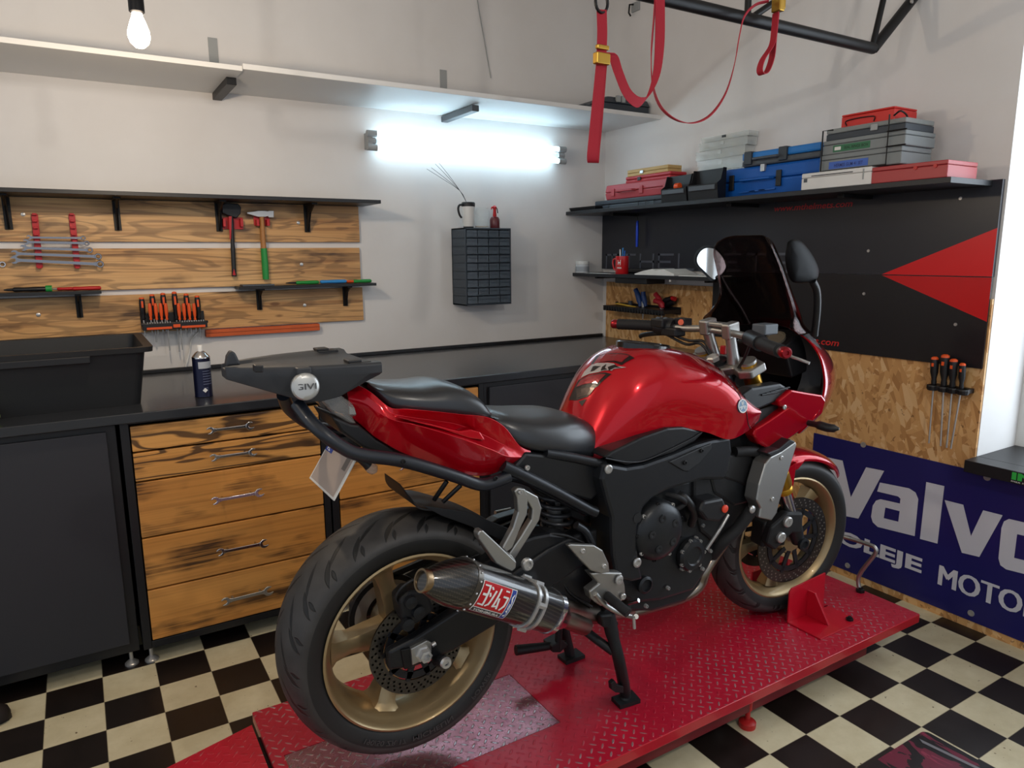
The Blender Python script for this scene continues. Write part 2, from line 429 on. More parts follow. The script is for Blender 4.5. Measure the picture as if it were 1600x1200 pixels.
def drawer_unit(x0, x1, rows, label, wy=None):
    t = thing('drawer_cabinet', ((x0+x1)/2, 3.1, 0), label, 'cabinet')
    f = MB()
    f.bb((x0-.032, YC, .06), (x0-.004, 3.4, .92)); f.bb((x1+.004, YC, .06), (x1+.03, 3.4, .92))
    f.bb((x0-.004, YC, .06), (x1+.004, 3.4, .088)); f.bb((x0-.004, 3.38, .088), (x1+.004, 3.4, .92)); f.bb((x0-.004, YC, .912), (x1+.004, 3.4, .92))
    f.build('frame', BLK, t, bevel=.002)
    for i in range(len(rows)-1):
        zt, zb = rows[i]-.003, rows[i+1]+.003
        d = MB().bb((x0, YC-.004, zb), (x1, YC+.016, zt)).build('drawer', W_DRAW2 if (len(rows) == 6 and i < 2) else W_DRAW, t, bevel=.003)
        xc = x0+(x1-x0)*(.49 if wy is None else wy); zc = (zt+zb)/2+(.004 if i < 2 else .0)
        mb = MB(); L = .14 if i < 2 else .16
        tl = random.uniform(-.01, .02)
        wrench(mb, (xc+.005*i*.6, YC-.03, zc), (1, 0, tl), (-tl, 0, 1), (0, -1, 0), L, jr=.0165+.0015*(i > 1)+.0015*(i > 3))
        for k in (-.32, .32): mb.cyl((xc+.005*i*.6+k*L, YC-.004, zc), (xc+.005*i*.6+k*L, YC-.031, zc), .0045, n=8)
        mb.build('wrench_handle', CHROME if i < 4 else ALU, d, smooth=40, bevel=.0018)
    for x in (x0-.008, x1+.002):
        for y in (YC+.03, 3.3): MB().lathe([(.024, 0), (.024, .006), (.014, .014), (.007, .02), (.007, .061)], (x, y, 0), (0, 0, 1), 16).build('levelling_foot', STEEL, t, smooth=40)
    return t
drawer_unit(.114, .776, [.907, .81, .701, .49, .29, .09], 'flamed pine drawer cabinet with five full drawers left of the motorcycle')
drawer_unit(.845, 1.50, [.905, .70, .495, .29, .09], 'flamed pine drawer cabinet half hidden behind the motorcycle tail', .5)
def door_unit(x0, x1, label, n=1):
    t = thing('base_cabinet', ((x0+x1)/2, 3.1, 0), label, 'cabinet')
    f = MB().bb((x0, YC+.012, .06), (x1, 3.4, .915)); f.build('body', BLK, t, bevel=.002)
    w = (x1-x0-.05)/n
    for i in range(n):
        MB().bb((x0+.025+i*w, YC-.002, .1), (x0+.02+(i+1)*w, YC+.012, .895)).build('door', GREYD, t, bevel=.002)
    for x in (x0+.03, x1-.03):
        for y in (YC+.04, 3.3): MB().lathe([(.024, 0), (.024, .006), (.014, .014), (.007, .02), (.007, .061)], (x, y, 0), (0, 0, 1), 12).build('levelling_foot', STEEL, t, smooth=40)
door_unit(-.7, .07, 'black base cabinet with dark grey door at far left of bench')
door_unit(1.535, 2.3, 'black base cabinet with dark grey door behind the motorcycle seat')
door_unit(2.31, 2.92, 'black base cabinet in the corner of the two walls')
# =================================================================== BACK WALL: planks and shelves
def screw(mb, x, z, y): mb.lathe([(.0085, 0), (.0085, .002), (.004, .0035), (0, .0035)], (x, y, z), (0, -1, 0), 14)
for k, (zb, zt, xr, lab, scr) in enumerate(((1.556, 1.738, 1.297, 'top board of the flamed pine wall cladding under the dark shelf', [(36, 335), (466, 348)]), (1.345, 1.527, 1.293, 'middle board of the flamed pine wall cladding behind the spanners', [(471, 413)]), (1.148, 1.321, 1.299, 'lowest board of the flamed pine wall cladding behind the screwdriver rack', [(60, 492), (476, 477)]))):
    o = tag(MB().bb((-1.6, YW-.02, zb), (xr, YW-.001, zt)).build('cladding_board', W_PLANK, bevel=.002), lab, 'board', 'flamed pine boards on the back wall')
    for px, py in scr:
        mb = MB(); q = hY(px, py, YW-.02); screw(mb, q.x, q.z, YW-.02); mb.build('screw_head', STEEL, o, smooth=40)
def bracket(mb, x, y, z, d, h, t=.014):
    """triangular shelf bracket against a wall facing -y, shelf underside at z"""
    mb.bb((x-t, y-d, z-.008), (x+t, y, z)); mb.bb((x-t, y-.008, z-h), (x+t, y, z))
    mb.prism([(x-.004, y-d, z-.006), (x-.004, y-.004, z-.006), (x-.004, y-.004, z-h), (x-.004, y-.018, z-h), (x-.004, y-d*.5, z-h*.32)], (.008, 0, 0))
sh = thing('wall_shelf', (.3, YW-.12, 1.74), 'long black shelf above the flamed pine boards', 'shelf')
MB().bb((-1.6, YW-.246, 1.74), (1.335, YW, 1.757)).build('board', BLK, sh, bevel=.0015)
for px in (12, 183, 342, 480):
    q = hY(px, 340, YW-.03); mb = MB(); bracket(mb, q.x, YW-.02, 1.74, .15, .135); mb.build('bracket', BLKM, sh, bevel=.001)
for (x0, x1, lab, br) in ((-.6, hY(158, 450, YW-.13).x, 'short black tool shelf with one bracket under the spanner rack', [122]), (hY(371, 445, YW-.1).x, hY(585, 440, YW-.1).x, 'short black tool shelf under the hammer with two brackets', [405, 540])):
    z = 1.335 if x0 < 0 else 1.333
    t = thing('tool_shelf', ((x0+x1)/2, YW-.08, z), lab, 'shelf')
    MB().bb((x0, YW-.13, z), (x1, YW-.02, z+.014)).build('board', BLK, t, bevel=.0015)
    for px in br:
        q = hY(px, 465, YW-.03); mb = MB(); bracket(mb, q.x, YW-.02, z, .09, .105, .012); mb.build('bracket', BLKM, t, bevel=.001)
# upper white shelf
us = thing('upper_shelf', (1, 3.43, 2.235), 'long white shelf high on the back wall above the fluorescent lamp', 'shelf')
xj = hZ(372, 112, 2.245).x
MB().bb((-1.6, 3.19, 2.229), (xj, YW, 2.249)).build('board', WHITE, us, bevel=.0015)
MB().bb((xj+.001, 3.18, 2.235), (XW, YW, 2.257)).build('board', WHITE, us, bevel=.0015)
for (a, b, m_) in (((333, 158), (362, 132), BLKM), ((688, 190), (738, 174), BRKT)):
    x = hY(a[0]+6, a[1]-4, YW).x
    mb = MB(); mb.bb((x-.02, YW-.36, 2.199), (x+.02, YW-.003, 2.229))
    mb.build('bracket', m_, us, bevel=.002)
    mb = MB(); mb.bb((x-.02, YW-.004, 2.262), (x+.02, YW-.0005, 2.47)); mb.build('wall_strap', GREYL, us)
# cables on the wall
def wire(name, pts, r, m, label, cat='cable'): return tag(MB().tube(crv(pts, 5), r, 6).build(name, m, smooth=60), label, cat)
wire('wall_cable', [hY(746, 0, YW-.004), hY(750, 25, YW-.004), hY(758, 70, YW-.004), hY(767, 122, YW-.004)], .0025, GREYL, 'thin grey cable hanging down the wall above the upper shelf')
wire('power_cable', [hY(318, 511, YW-.006), hY(300, 530, YW-.012), hY(296, 550, YW-.01), V((hY(290, 572, YW-.025).x, YW-.025, .974))], .004, WHITEP, 'white power cable dropping from the orange strip to the worktop')
q = hX(992, 12, XW-.01)
hk = MB(); hk.bb((XW-.012, q.y-.035, q.z-.02), (XW, q.y+.03, q.z+.03)); 
hkb = tag(hk.build('wall_hook_plate', GREYL, bevel=.002), 'small metal hook plate on the right wall behind the straps', 'hook')
MB().tube([V((XW-.012, q.y+.012, q.z+.02)), V((XW-.04, q.y+.012, q.z+.015)), V((XW-.045, q.y+.012, q.z-.03)), V((XW-.03, q.y+.012, q.z-.045))], .005, 8).build('hook', BLKM, hkb, smooth=50)
# =================================================================== LAMPS
TUBE = mat('lit_fluorescent_tube', '#cfeeff', .4, emit=11)
lx0, lx1 = 1.345, 2.585; zc = 2.066
lp = thing('fluorescent_lamp', (1.965, YW, zc-.05), 'twin tube fluorescent lamp glowing on the back wall', 'lamp')
MB().bb((lx0+.03, YW-.045, zc-.018), (lx1-.03, YW, zc+.018)).build('housing', mat('lamp_housing', '#a9adad', .5), lp, bevel=.004)
for s in (1, -1):
    MB().cyl((lx0+.045, YW-.06, zc+s*.034), (lx1-.045, YW-.06, zc+s*.034), .013, n=14).build('tube', TUBE, lp, smooth=60)
    for x, e in ((lx0, 1), (lx1, -1)):
        MB().cyl((x-.0*e, YW-.06, zc+s*.034), (x+e*.052, YW-.06, zc+s*.034), .0165, n=16).build('tube_socket', GREYL, lp, smooth=40)
for x, e in ((lx0, 1), (lx1, -1)):
    mb = MB().cyl((x+e*.005, YW-.05, zc), (x+e*.05, YW-.05, zc), .016, n=16); mb.bb((x+e*.006, YW-.062, zc-.04), (x+e*.03, YW, zc+.04))
    mb.build('end_bracket', GREYL, lp, bevel=.002)
BULB = mat('lit_warm_bulb', '#ffe9cf', .4, emit=22)
def pendant(p, label, lit, col=(1, .80, .58)):
    t = thing('pendant_bulb', (p[0], p[1], p[2]-.06), label, 'lamp')
    MB().lathe([(0, -.058), (.012, -.056), (.024, -.045), (.03, -.028), (.029, -.012), (.022, .01), (.015, .028), (.0135, .04)], p, (0, 0, 1), 24).build('bulb', BULB, t, smooth=60)
    MB().lathe([(.013, .036), (.021, .04), (.021, .1), (.018, .106), (.006, .112), (.004, .12)], p, (0, 0, 1), 20).build('socket', BLKM, t, smooth=40)
    MB().cyl(V(p)+V((0, 0, .11)), (p[0], p[1], 3.15), .003, n=6).build('cord', PLB, t)
    l = bpy.data.lights.new('bulb_light', 'POINT'); l.energy = lit; l.color = col; l.shadow_soft_size = .035
    lo = bpy.data.objects.new('bulb_light', l); lo.location = V(p)+V((0, 0, -.1)); COL.objects.link(lo)
    return t
b0 = hY(216, 42, 2.45)
pendant(b0, 'lit bare bulb on a black socket hanging in front of the upper shelf', 22)
pendant(V((.9, -.6, 2.55)), 'lit bare bulb hanging in the room behind the camera', 42, (1, .93, .84))
pendant(V((-1.2, .9, 2.55)), 'lit bare bulb hanging at the left of the room outside the picture', 26, (1, .9, .78))
# =================================================================== BACK WALL TOOLS
# red magnetic spanner racks and the combination spanners
for px0, px1, lab in ((54, 62, 'left red strip of the spanner rack on the pine boards'), (112, 121, 'right red strip of the spanner rack on the pine boards')):
    a = hY(px0, 335, YW-.024); b = hY(px1, 418, YW-.03)
    mb = MB(); mb.prism([V((a.x-.012, YW-.021, a.z)), V((a.x+.012, YW-.021, a.z)), V((b.x+.012, YW-.021, b.z)), V((b.x-.012, YW-.021, b.z))], (0, -.012, 0))
    for i in range(9):
        f = i/8; mb.box((a.x+(b.x-a.x)*f, YW-.04, a.z+(b.z-a.z)*f), (.016, .018, .008))
    tag(mb.build('spanner_rack', REDP, bevel=.001), lab, 'rack')
names = ['topmost and shortest', 'second from the top', 'third from the top', 'fourth from the top', 'fifth from the top and nearly the longest', 'lowest and longest']
for i, (xl, xr, yl, yr) in enumerate(((42, 133, 371, 372), (37, 139, 378, 380), (33, 144, 387, 391), (18, 158, 396, 401), (17, 161, 406, 413))):
    a = hY(xl, yl, YW-.052); b = hY(xr, yr, YW-.052); d = b-a; L = d.length; u = d.normalized()
    mb = MB(); wrench(mb, (a+b)/2, u, (-u.z, 0, u.x), (0, -1, 0), L*.93, jr=.011+.0016*i, th=.006, ring=True)
    tag(mb.build('combination_spanner', SPAN, smooth=40), 'chrome combination spanner in the red rack, '+(names[i] if i < 4 else names[5]), 'spanner', 'spanners in the red rack')
a = hY(4, 413, YW-.03)
mb = MB(); wrench(mb, a+V((-.09, 0, 0)), (1, 0, 0), (0, 0, 1), (0, -1, 0), .18, jr=.014, ring=True)
tag(mb.build('combination_spanner', CHROME, smooth=40), 'chrome spanner cut by the left picture edge left of the red rack', 'spanner')
# hatchet and hammer with red holders
q = hY(364, 345, YW-.03)
hd = MB(); 
for px in (349, 376): 
    a = hY(px, 346, YW-.03); hd.bb((a.x-.006, YW-.06, a.z-.025), (a.x+.006, YW-.02, a.z+.012))
a, b = hY(346, 358, YW-.025), hY(379, 340, YW-.025); hd.bb((a.x, YW-.026, a.z), (b.x, YW-.02, b.z))
tag(hd.build('tool_holder', REDP, bevel=.001), 'red holder carrying the black axe', 'holder')
ax = thing('axe', hY(364, 430, YW-.045), 'black axe with a red and black handle hung head up', 'axe')
def bp(px, py, d=.045): return hY(px, py, YW-d)
MB().prism([bp(346, 320, .055), bp(352, 317, .055), bp(372, 318, .055), bp(377, 324, .055), bp(376, 334, .055), bp(370, 341, .055), bp(357, 337, .055), bp(347, 333, .055)], (0, .03, 0)).build('head', PLB, ax, bevel=.004)
MB().tube(crv([bp(361, 322), bp(362, 350), bp(364, 390), bp(366, 432)], 4), [.008]*4+[.0095]*4+[.011]*4+[.012], 10).build('handle', PLB, ax, smooth=60)
MB().prism([bp(357.5, 338, .057), bp(362, 338, .057), bp(361, 374, .057), bp(359, 374, .057)], (0, .004, 0)).build('stripe', REDP, ax)
MB().prism([bp(365.5, 420, .0585), bp(368.5, 430, .0585), bp(363.5, 430, .0585)], (0, .004, 0)).build('stripe', REDP, ax)
hd = MB()
for px in (401, 417):
    a = hY(px, 345, YW-.03); hd.bb((a.x-.006, YW-.06, a.z-.025), (a.x+.006, YW-.02, a.z+.004))
a, b = hY(397, 352, YW-.025), hY(421, 338, YW-.025); hd.bb((a.x, YW-.026, a.z), (b.x, YW-.02, b.z))
tag(hd.build('tool_holder', REDP, bevel=.001), 'red holder carrying the hammer', 'holder')
hm = thing('hammer', bp(414, 437), 'steel hammer with a wood and green handle hung above the small shelf', 'hammer')
MB().loft([[bp(x, y1, .045-.011), bp(x, y2, .045-.011), bp(x, y2, .045+.011), bp(x, y1, .045+.011)] for x, y1, y2 in ((386, 331.5, 334), (398, 330, 337.5), (404, 329, 339), (414, 329, 339), (419, 330, 338), (420, 329, 340), (428, 329, 340))]).build('head', STEEL, hm, bevel=.002)
MB().tube([bp(408.5, 333), bp(410, 360), bp(412, 392)], [.0085, .0095, .011], 12, flat=1.3).build('handle', WOODH, hm, smooth=60)
MB().tube([bp(412, 388), bp(414, 412), bp(415.5, 436.5)], [.0117, .013, .012], 12, flat=1.3).build('grip', GRN, hm, smooth=60)
# things on the two small shelves
def lay(name, px0, px1, py, d, r, m, lab, cat, tip=None, zb=1.349, m2=None, flat=.8):
    a = hY(px0, py, YW-d); b = hY(px1, py, YW-d); z = zb+r*flat+.0005
    t = thing(name, ((a.x+b.x)/2, YW-d, zb), lab, cat)
    a = V((a.x, YW-d, z)); b = V((b.x, YW-d, z)); u = (b-a).normalized()
    MB().tube([a, a+(b-a)*.05, a+(b-a)*.3, a+(b-a)*.6, a+(b-a)*.94, b], [r*.6, r*.95, r*.85, r, r*.95, r*.6], 12, flat=flat).build('handle', m, t, smooth=60)
    if tip:
        MB().tube([a, a-u*tip*.6, a-u*tip], [r*.45, r*.4, r*.15], 8).build('jaws', m2 or STEEL, t, smooth=60)
    return t
zl = 1.349
lay('pliers', 18, 78, 441, .085, .013, PLB, 'green and black handled pliers on the left small shelf', 'pliers', .03, zl, PLB)
lay('box_cutter', 88, 118, 443, .05, .009, REDP, 'red cutter lying at the back of the left small shelf', 'cutter', .02, zl)
lay('chisel', 112, 157, 441, .1, .011, REDM, 'red chisel handle at the right end of the left small shelf', 'chisel', None, zl)
mb = MB(); a = hY(70, 440, YW-.085); b = hY(80, 440, YW-.085); mb.cyl((a.x, YW-.085, zl+.0115), (b.x, YW-.085, zl+.0115), .0138, n=12); 
mb.build('grip_end', GRN, [o for o in COL.objects if o.name == 'pliers'][0], smooth=40)
zr = 1.347
lay('pliers', 462, 498, 437, .09, .012, GRN, 'green handled pliers with a hooked black tip on the right small shelf', 'pliers', .05, zr, PLB)
lay('screwdriver', 500, 541, 437, .075, .0125, BLUEL, 'blue handled screwdriver between green tools on the right small shelf', 'screwdriver', .0, zr)
lay('file_handle', 552, 580, 436, .1, .012, GRN, 'green and orange file handle at the end of the right small shelf', 'file', .015, zr, ORNG)
lay('chisel', 536, 552, 438, .06, .009, ORNG, 'short orange chisel behind the blue screwdriver on the small shelf', 'chisel', .0, zr)
a, b = hY(378, 441, YW-.1), hY(424, 441, YW-.05)
tag(MB().bb((a.x, YW-.115, zr), (b.x, YW-.04, zr+.008)).build('sharpening_stone', GREYP, bevel=.002), 'flat blue grey stone at the left end of the right small shelf', 'stone')
# screwdriver rack
rk = thing('screwdriver_rack', bp(272, 515, .07), 'black and orange plastic rack of screwdrivers and bits on the pine board', 'rack')
a, b = bp(223, 516, .1), bp(323, 497, .1)
zb_, zt_ = b.z-.042, b.z+.0
mb = MB(); mb.bb((a.x, YW-.105, zb_), (b.x, YW-.02, zb_+.014)); mb.bb((a.x, YW-.112, zb_), (b.x, YW-.1, zt_-.012)); mb.bb((a.x, YW-.03, zb_), (b.x, YW-.02, zt_+.03))
mb.bb((a.x-.004, YW-.11, zb_+.02), (b.x+.004, YW-.095, zb_+.032))
mb.build('body', PLB, rk, bevel=.002)
for f0, f1 in ((.06, .44), (.59, .96)):
    MB().bb((a.x+(b.x-a.x)*f0, YW-.116, zb_+.003), (a.x+(b.x-a.x)*f1, YW-.112, zb_+.013)).build('bit_strip', ORNG, rk)
    for i in range(10):
        x = a.x+(b.x-a.x)*(f0+(f1-f0)*(i+.5)/10); MB().cyl((x, YW-.108, zb_+.012), (x, YW-.108, zb_+.036), .003, n=6).build('bit', STEEL, rk)
MB().bb((a.x+(b.x-a.x)*.46, YW-.119, zb_+.008), (a.x+(b.x-a.x)*.57, YW-.112, zb_+.022)).build('label_plate', ORNG, rk)
def sdriver(base, L, r, hl, label, group, m1=PLB, m2=ORNG, cap=True, tilt=0, rows=.055):
    """upright screwdriver, shaft down; base = bottom centre of the handle"""
    t = thing('screwdriver', base-V((0, 0, L)), label, 'screwdriver', group)
    p = [(r*.55, 0), (r*.8, hl*.06), (r*.55, hl*.16), (r*.85, hl*.3), (r, hl*.55), (r*.95, hl*.85), (r*.75, hl*.97), (0, hl)]
    ax_ = V((tilt, 0, 1))
    MB().lathe(p, base, ax_, 14).build('handle', m1, t, smooth=50)
    MB().lathe([(r*.78, hl*.93), (r*.9, hl*.95), (r*.72, hl*1.0), (0, hl*1.02)], base, ax_, 14).build('cap', m2, t, smooth=50)
    for k in (0, 1):
        aa = pi*k*1.0+pi*1.5
        o = base+V((cos(aa)*r*.92, sin(aa)*r*.92, hl*.7)); 
        if k == 0: MB().box(o, (r*.7, r*.25, hl*.3)).build('inlay', m2, t, bevel=.001)
    MB().cyl(base+V((0, 0, .002)), base-V((0, 0, L)), .0028 if r < .012 else .0035, n=8).build('shaft', STEEL, t, smooth=60)
    return t
W6 = ['first large', 'second large', 'third large', 'tall middle', 'fifth large', 'sixth large']
for i, (px, pt, pb, pe) in enumerate(((224.5, 465, 500, 526), (241, 460, 498, 535), (258, 458, 498, 520), (276, 456, 500, 550), (294, 459, 498, 520), (311, 462, 500, 527))):
    tp, bt, e = bp(px, pt, .05), bp(px, pb, .05), bp(px, pe, .05)
    sdriver(bt, bt.z-e.z, .0125, tp.z-bt.z, 'black and orange screwdriver in the bench rack, the %s one from left' % W6[i], 'large screwdrivers in the bench rack')
W8 = ['leftmost', 'second', 'third', 'fourth', 'fifth', 'sixth', 'seventh', 'rightmost']
for i, px in enumerate((236, 245, 253, 261, 281, 289, 297, 305)):
    tp, bt, e = bp(px, 474, .082), bp(px, 500, .082), bp(px, (520, 522, 519, 548, 547, 519, 521, 518)[i], .082)
    sdriver(bt, bt.z-e.z, .0078, tp.z-bt.z, 'small orange topped screwdriver in the front row of the bench rack, %s' % (W8[i] if W8[i].endswith('most') else W8[i]+' from left'), 'small screwdrivers in the bench rack', ORNG, ORNG)
# orange strip below the boards
a, b = hY(322, 524, YW-.03), hY(499, 505, YW-.03)
og = mat('orange_painted_wood', '#c65a28', .55, var=.2)
z0 = hY(499, 516, YW-.03).z
ob = tag(MB().bb((a.x, YW-.035, z0), (b.x, YW, z0+.034)).build('orange_strip', og, bevel=.002), 'orange strip fixed under the lowest pine board', 'strip')
MB().bb((a.x, YW-.0365, z0+.018), (b.x, YW-.035, z0+.02)).build('groove', mat('orange_dark', '#7d3212', .6), ob)
# storage bin, spray can
bx = thing('storage_bin', (-.02, 3.1, ZT), 'large black plastic storage bin on the left of the worktop', 'bin')
x1 = .165; x0 = -.42; y0 = 2.905; y1 = 3.36; hb = .215
def rr(x0, y0, x1, y1, z, r=.03, k=4):
    out = []
    for cx, cy, a in ((x1-r, y0+r, -pi/2), (x1-r, y1-r, 0), (x0+r, y1-r, pi/2), (x0+r, y0+r, pi)):
        for i in range(k+1): out.append(V((cx+r*cos(a+pi/2*i/k), cy+r*sin(a+pi/2*i/k), z)))
    return out
e = .028
MB().loft([rr(x0, y0, x1, y1, ZT), rr(x0-e, y0-e, x1+e, y1+e, ZT+hb-.02), rr(x0-e-.02, y0-e-.02, x1+e+.025, y1+e+.02, ZT+hb-.018), rr(x0-e-.022, y0-e-.022, x1+e+.027, y1+e+.022, ZT+hb), rr(x0-e+.003, y0-e+.003, x1+e-.003, y1+e-.003, ZT+hb), rr(x0+.006, y0+.006, x1-.006, y1-.006, ZT+.008)]).build('tub', mat('bin_plastic', '#1a1b1d', .5, bump=(90, .08)), bx, smooth=40)
mb = MB(); mb.bb((-.42, y0-e-.023, ZT+hb-.045), (.02, y0-e-.003, ZT+hb-.018)); mb.build('grip_lip', PLB, bx, bevel=.004)
cn = thing('spray_can', (.385, 2.94, ZT), 'dark blue spray can with white nozzle on the worktop', 'can')
pc = V((.385, 2.94, ZT))
r_ = .0325
MB().lathe([(.031, 0), (.0335, .002), (r_, .006), (r_, .15)], pc, (0, 0, 1), 28).build('body', mat('can_navy', '#161a35', .3, metal=.4), cn, smooth=40)
MB().lathe([(r_+.0004, .112), (r_+.0004, .138)], pc, (0, 0, 1), 28, arc=2.2, start=pi+.3).build('label_band', mat('can_silver', '#a9aeb5', .4), cn, smooth=40)
for zz, w in ((.035, .5), (.05, 1.2), (.06, 1.2), (.07, 1.2), (.08, 1.1), (.09, 1.2), (.1, .9)):
    MB().lathe([(r_+.0005, zz), (r_+.0005, zz+.003)], pc, (0, 0, 1), 14, arc=w, start=pi+.7).build('print_line', mat('can_print', '#5a6078', .5), cn)
MB().box(pc+V((.002, -r_-.0005, .028)), (.013, .0015, .013), Matrix.Rotation(pi/4, 3, 'Y')).build('warning_mark', PAPER, cn)
MB().lathe([(r_+.0008, .15), (r_+.001, .153), (.03, .158), (.02, .170), (.012, .176), (.009, .178)], pc, (0, 0, 1), 28).build('dome', CHROME, cn, smooth=40)
MB().lathe([(.0105, .175), (.0105, .196), (.009, .199), (0, .199)], pc, (0, 0, 1), 18).build('nozzle', WHITEP, cn, smooth=40)
# green item at left edge
g0 = hY(-8, 640, 2.85)
gt = thing('small_object', (g0.x, 2.85, ZT), 'small light green object in front of the black bin at the left picture edge', 'object')
MB().sph((g0.x-.03, 2.84, ZT+.021), .04, (1.1, .8, .52), 14).build('body', mat('pale_green', '#a3bd74', .7), gt, smooth=80)
MB().tube([(g0.x-.02, 2.835, ZT+.02), (g0.x+.0, 2.83, ZT+.035), (g0.x+.005, 2.83, ZT+.05)], [.012, .011, .007], 10).build('tip', mat('pale_green', '#a3bd74', .7), gt, smooth=80)
# =================================================================== DRAWER ORGANISER
oc = thing('drawer_organiser', (1.99, YW-.08, 1.205), 'grey wall cabinet of small clear drawers under the fluorescent lamp', 'organiser')
ox0, ox1, oz0, oz1, oy = 1.842, 2.135, 1.207, 1.632, YW-.165
OG = mat('organiser_grey', '#39424b', .5); OD = mat('smoked_drawer', '#5b6772', .2, alpha=.7)
mb = MB(); mb.bb((ox0, oy, oz0), (ox0+.008, YW, oz1)); mb.bb((ox1-.008, oy, oz0), (ox1, YW, oz1)); mb.bb((ox0, oy, oz0), (ox1, YW, oz0+.008)); mb.bb((ox0, oy, oz1-.008), (ox1, YW, oz1)); mb.bb((ox0, YW-.01, oz0), (ox1, YW, oz1))
rh = (oz1-oz0-.016)/9
for i in range(1, 9): mb.bb((ox0, oy+.002, oz0+.008+i*rh-.003), (ox1, YW-.01, oz0+.008+i*rh+.001))
mb.build('shell', OG, oc, bevel=.001)
cwid = (ox1-ox0-.016)/4
JUNK = [mat('small_parts', c, .5) for c in ('#5b4a42', '#6a6a70', '#40362f', '#a0624a')]
for r in range(9):
    zz = oz0+.008+r*rh
    cols = [(i*cwid, (i+1)*cwid) for i in range(4)] if r else [(0, cwid*.95), (cwid*.95, cwid*3.05), (cwid*3.05, cwid*4)]
    for (c0, c1) in cols:
        d = MB(); X0, X1 = ox0+.0105+c0, ox0+.0055+c1
        d.bb((X0, oy-.002, zz+.002), (X1, oy+.001, zz+rh-.005)); d.bb((X0, oy, zz+.002), (X1, oy+.12, zz+.004)); 
        d.bb((X0, oy-.014, zz+.003), (X1, oy-.002, zz+.006)); d.bb((X0+.004, oy-.012, zz+rh*.62), (X1-.004, oy-.002, zz+rh*.62+.003))
        d = d.build('drawer', OD, oc, bevel=.0006, label='clear fronted small drawer' if r else 'wide bottom drawer')
        MB().bb((X0+.008, oy+.01, zz+.005), (X1-.008, oy+.09, zz+rh*random.uniform(.3, .6))).build('contents', JUNK[3] if (r == 1 and c0 == 0) else random.choice(JUNK[:3]), d)
# on the organiser
mg = thing('travel_mug', (1.90, YW-.1, oz1), 'white travel mug with black lid on the drawer organiser', 'mug')
pm = V((1.90, YW-.1, oz1))
MB().lathe([(.028, .006), (.03, .01), (.036, .115), (.036, .118)], pm, (0, 0, 1), 24).build('body', WHITEP, mg, smooth=40)
MB().lathe([(.027, 0), (.03, .012), (.0, .0121)], pm, (0, 0, 1), 24).build('base', PLB, mg, smooth=40)
MB().lathe([(.037, .116), (.038, .134), (.034, .14), (0, .14)], pm, (0, 0, 1), 24).build('lid', PLB, mg, smooth=40)
MB().tube(crv([pm+V((-.03, -.005, .125)), pm+V((-.06, -.01, .122)), pm+V((-.068, -.01, .1)), pm+V((-.06, -.01, .07)), pm+V((-.048, -.01, .055))], 4), .006, 8).build('handle', PLB, mg, smooth=60)
wr_ = MB()
for tx, ty in ((667, 264), (674, 262), (680, 256), (686, 255)):
    e = hY(tx, ty, YW-.1); wr_.tube(crv([pm+V((-.01, 0, .139)), pm+V((-.05, 0, .2)), (pm+V((-.05, 0, .2)))*.4+e*.6+V((.004, 0, 0)), e], 3), .0011, 5)
tag(wr_.build('wire_bundle', BLKM), 'thin black wires fanning out of the white travel mug', 'wires')
gj = thing('glass_jar', (1.982, YW-.1, oz1), 'clear glass jar between mug and red oiler', 'jar')
pj = V((1.985, YW-.1, oz1))
MB().lathe([(0, .001), (.04, .0), (.042, .004), (.042, .09), (.036, .105), (.037, .112), (.034, .112), (.034, .104), (.039, .088), (.039, .006), (0, .006)], pj, (0, 0, 1), 28).build('jar_glass', GLASS, gj, smooth=40)
MB().lathe([(0, .007), (.037, .007), (.037, .012), (0, .012)], pj, (0, 0, 1), 20).build('contents', mat('beige_dregs', '#b4a08c', .7), gj)
oi = thing('oil_bottle', (2.07, YW-.1, oz1), 'dark red pump oiler bottle on the drawer organiser', 'oiler')
po = V((2.068, YW-.1, oz1))
MB().lathe([(.026, 0), (.028, .003), (.028, .05), (.022, .062), (.012, .066), (0, .066)], po, (0, 0, 1), 22).build('bottle', mat('oxblood_plastic', '#5a1c22', .3, coat=.4), oi, smooth=40)
MB().lathe([(.009, .064), (.011, .07), (.008, .1), (.012, .118), (.006, .126), (0, .128)], po, (0, 0, 1), 16).build('pump', REDP, oi, smooth=40)
MB().tube([po+V((0, 0, .12)), po+V((-.02, -.004, .116)), po+V((-.024, -.004, .105))], [.005, .0045, .003], 8).build('spout', REDP, oi, smooth=40)
MB().tube([po+V((.0, 0, .124)), po+V((.016, 0, .11)), po+V((.02, 0, .085))], .003, 8).build('lever', PLB, oi, smooth=40)
# white frame screw left of the organiser
# =================================================================== RIGHT WALL
def fr(px, py, d=0): return hX(px, py, XW-d)
tag(MB().bb((XW-.012, .36, 0), (XW-.0005, 1.3455, .61)).build('osb_panel', OSB), 'narrow OSB strip showing below the right half of the blue oil sign', 'panel')
def q3(x, y): return (860+x/2.424, 130+y/2.424)
def q6(x, y): return (1180+x/2.307, 480+y/2.307)
UY, UZ = V((0, -1, 0)), V((0, 0, 1))
tag(MB().bb((XW-.012, 1.347, 0), (XW-.0005, 3.632, 1.309)).build('osb_panel', OSB), 'brown OSB board panel covering the lower right wall', 'panel')
PB = mat('poster_black', '#1a1a1e', .33, bump=(30, .02)); PB2 = mat('poster_slate', '#26282f', .33, bump=(30, .02)); PR1 = mat('poster_red', '#d3121a', .35); PR2 = mat('poster_dark_red', '#c00d14', .35)
PO = mat('poster_outline', '#50535c', .4); PTX = mat('poster_text_red', '#b0242a', .4)
ps = thing('advert_panel', (XW-.02, 2.5, 1.2), 'black advertising panel with a red arrow and web address on the right wall', 'panel')
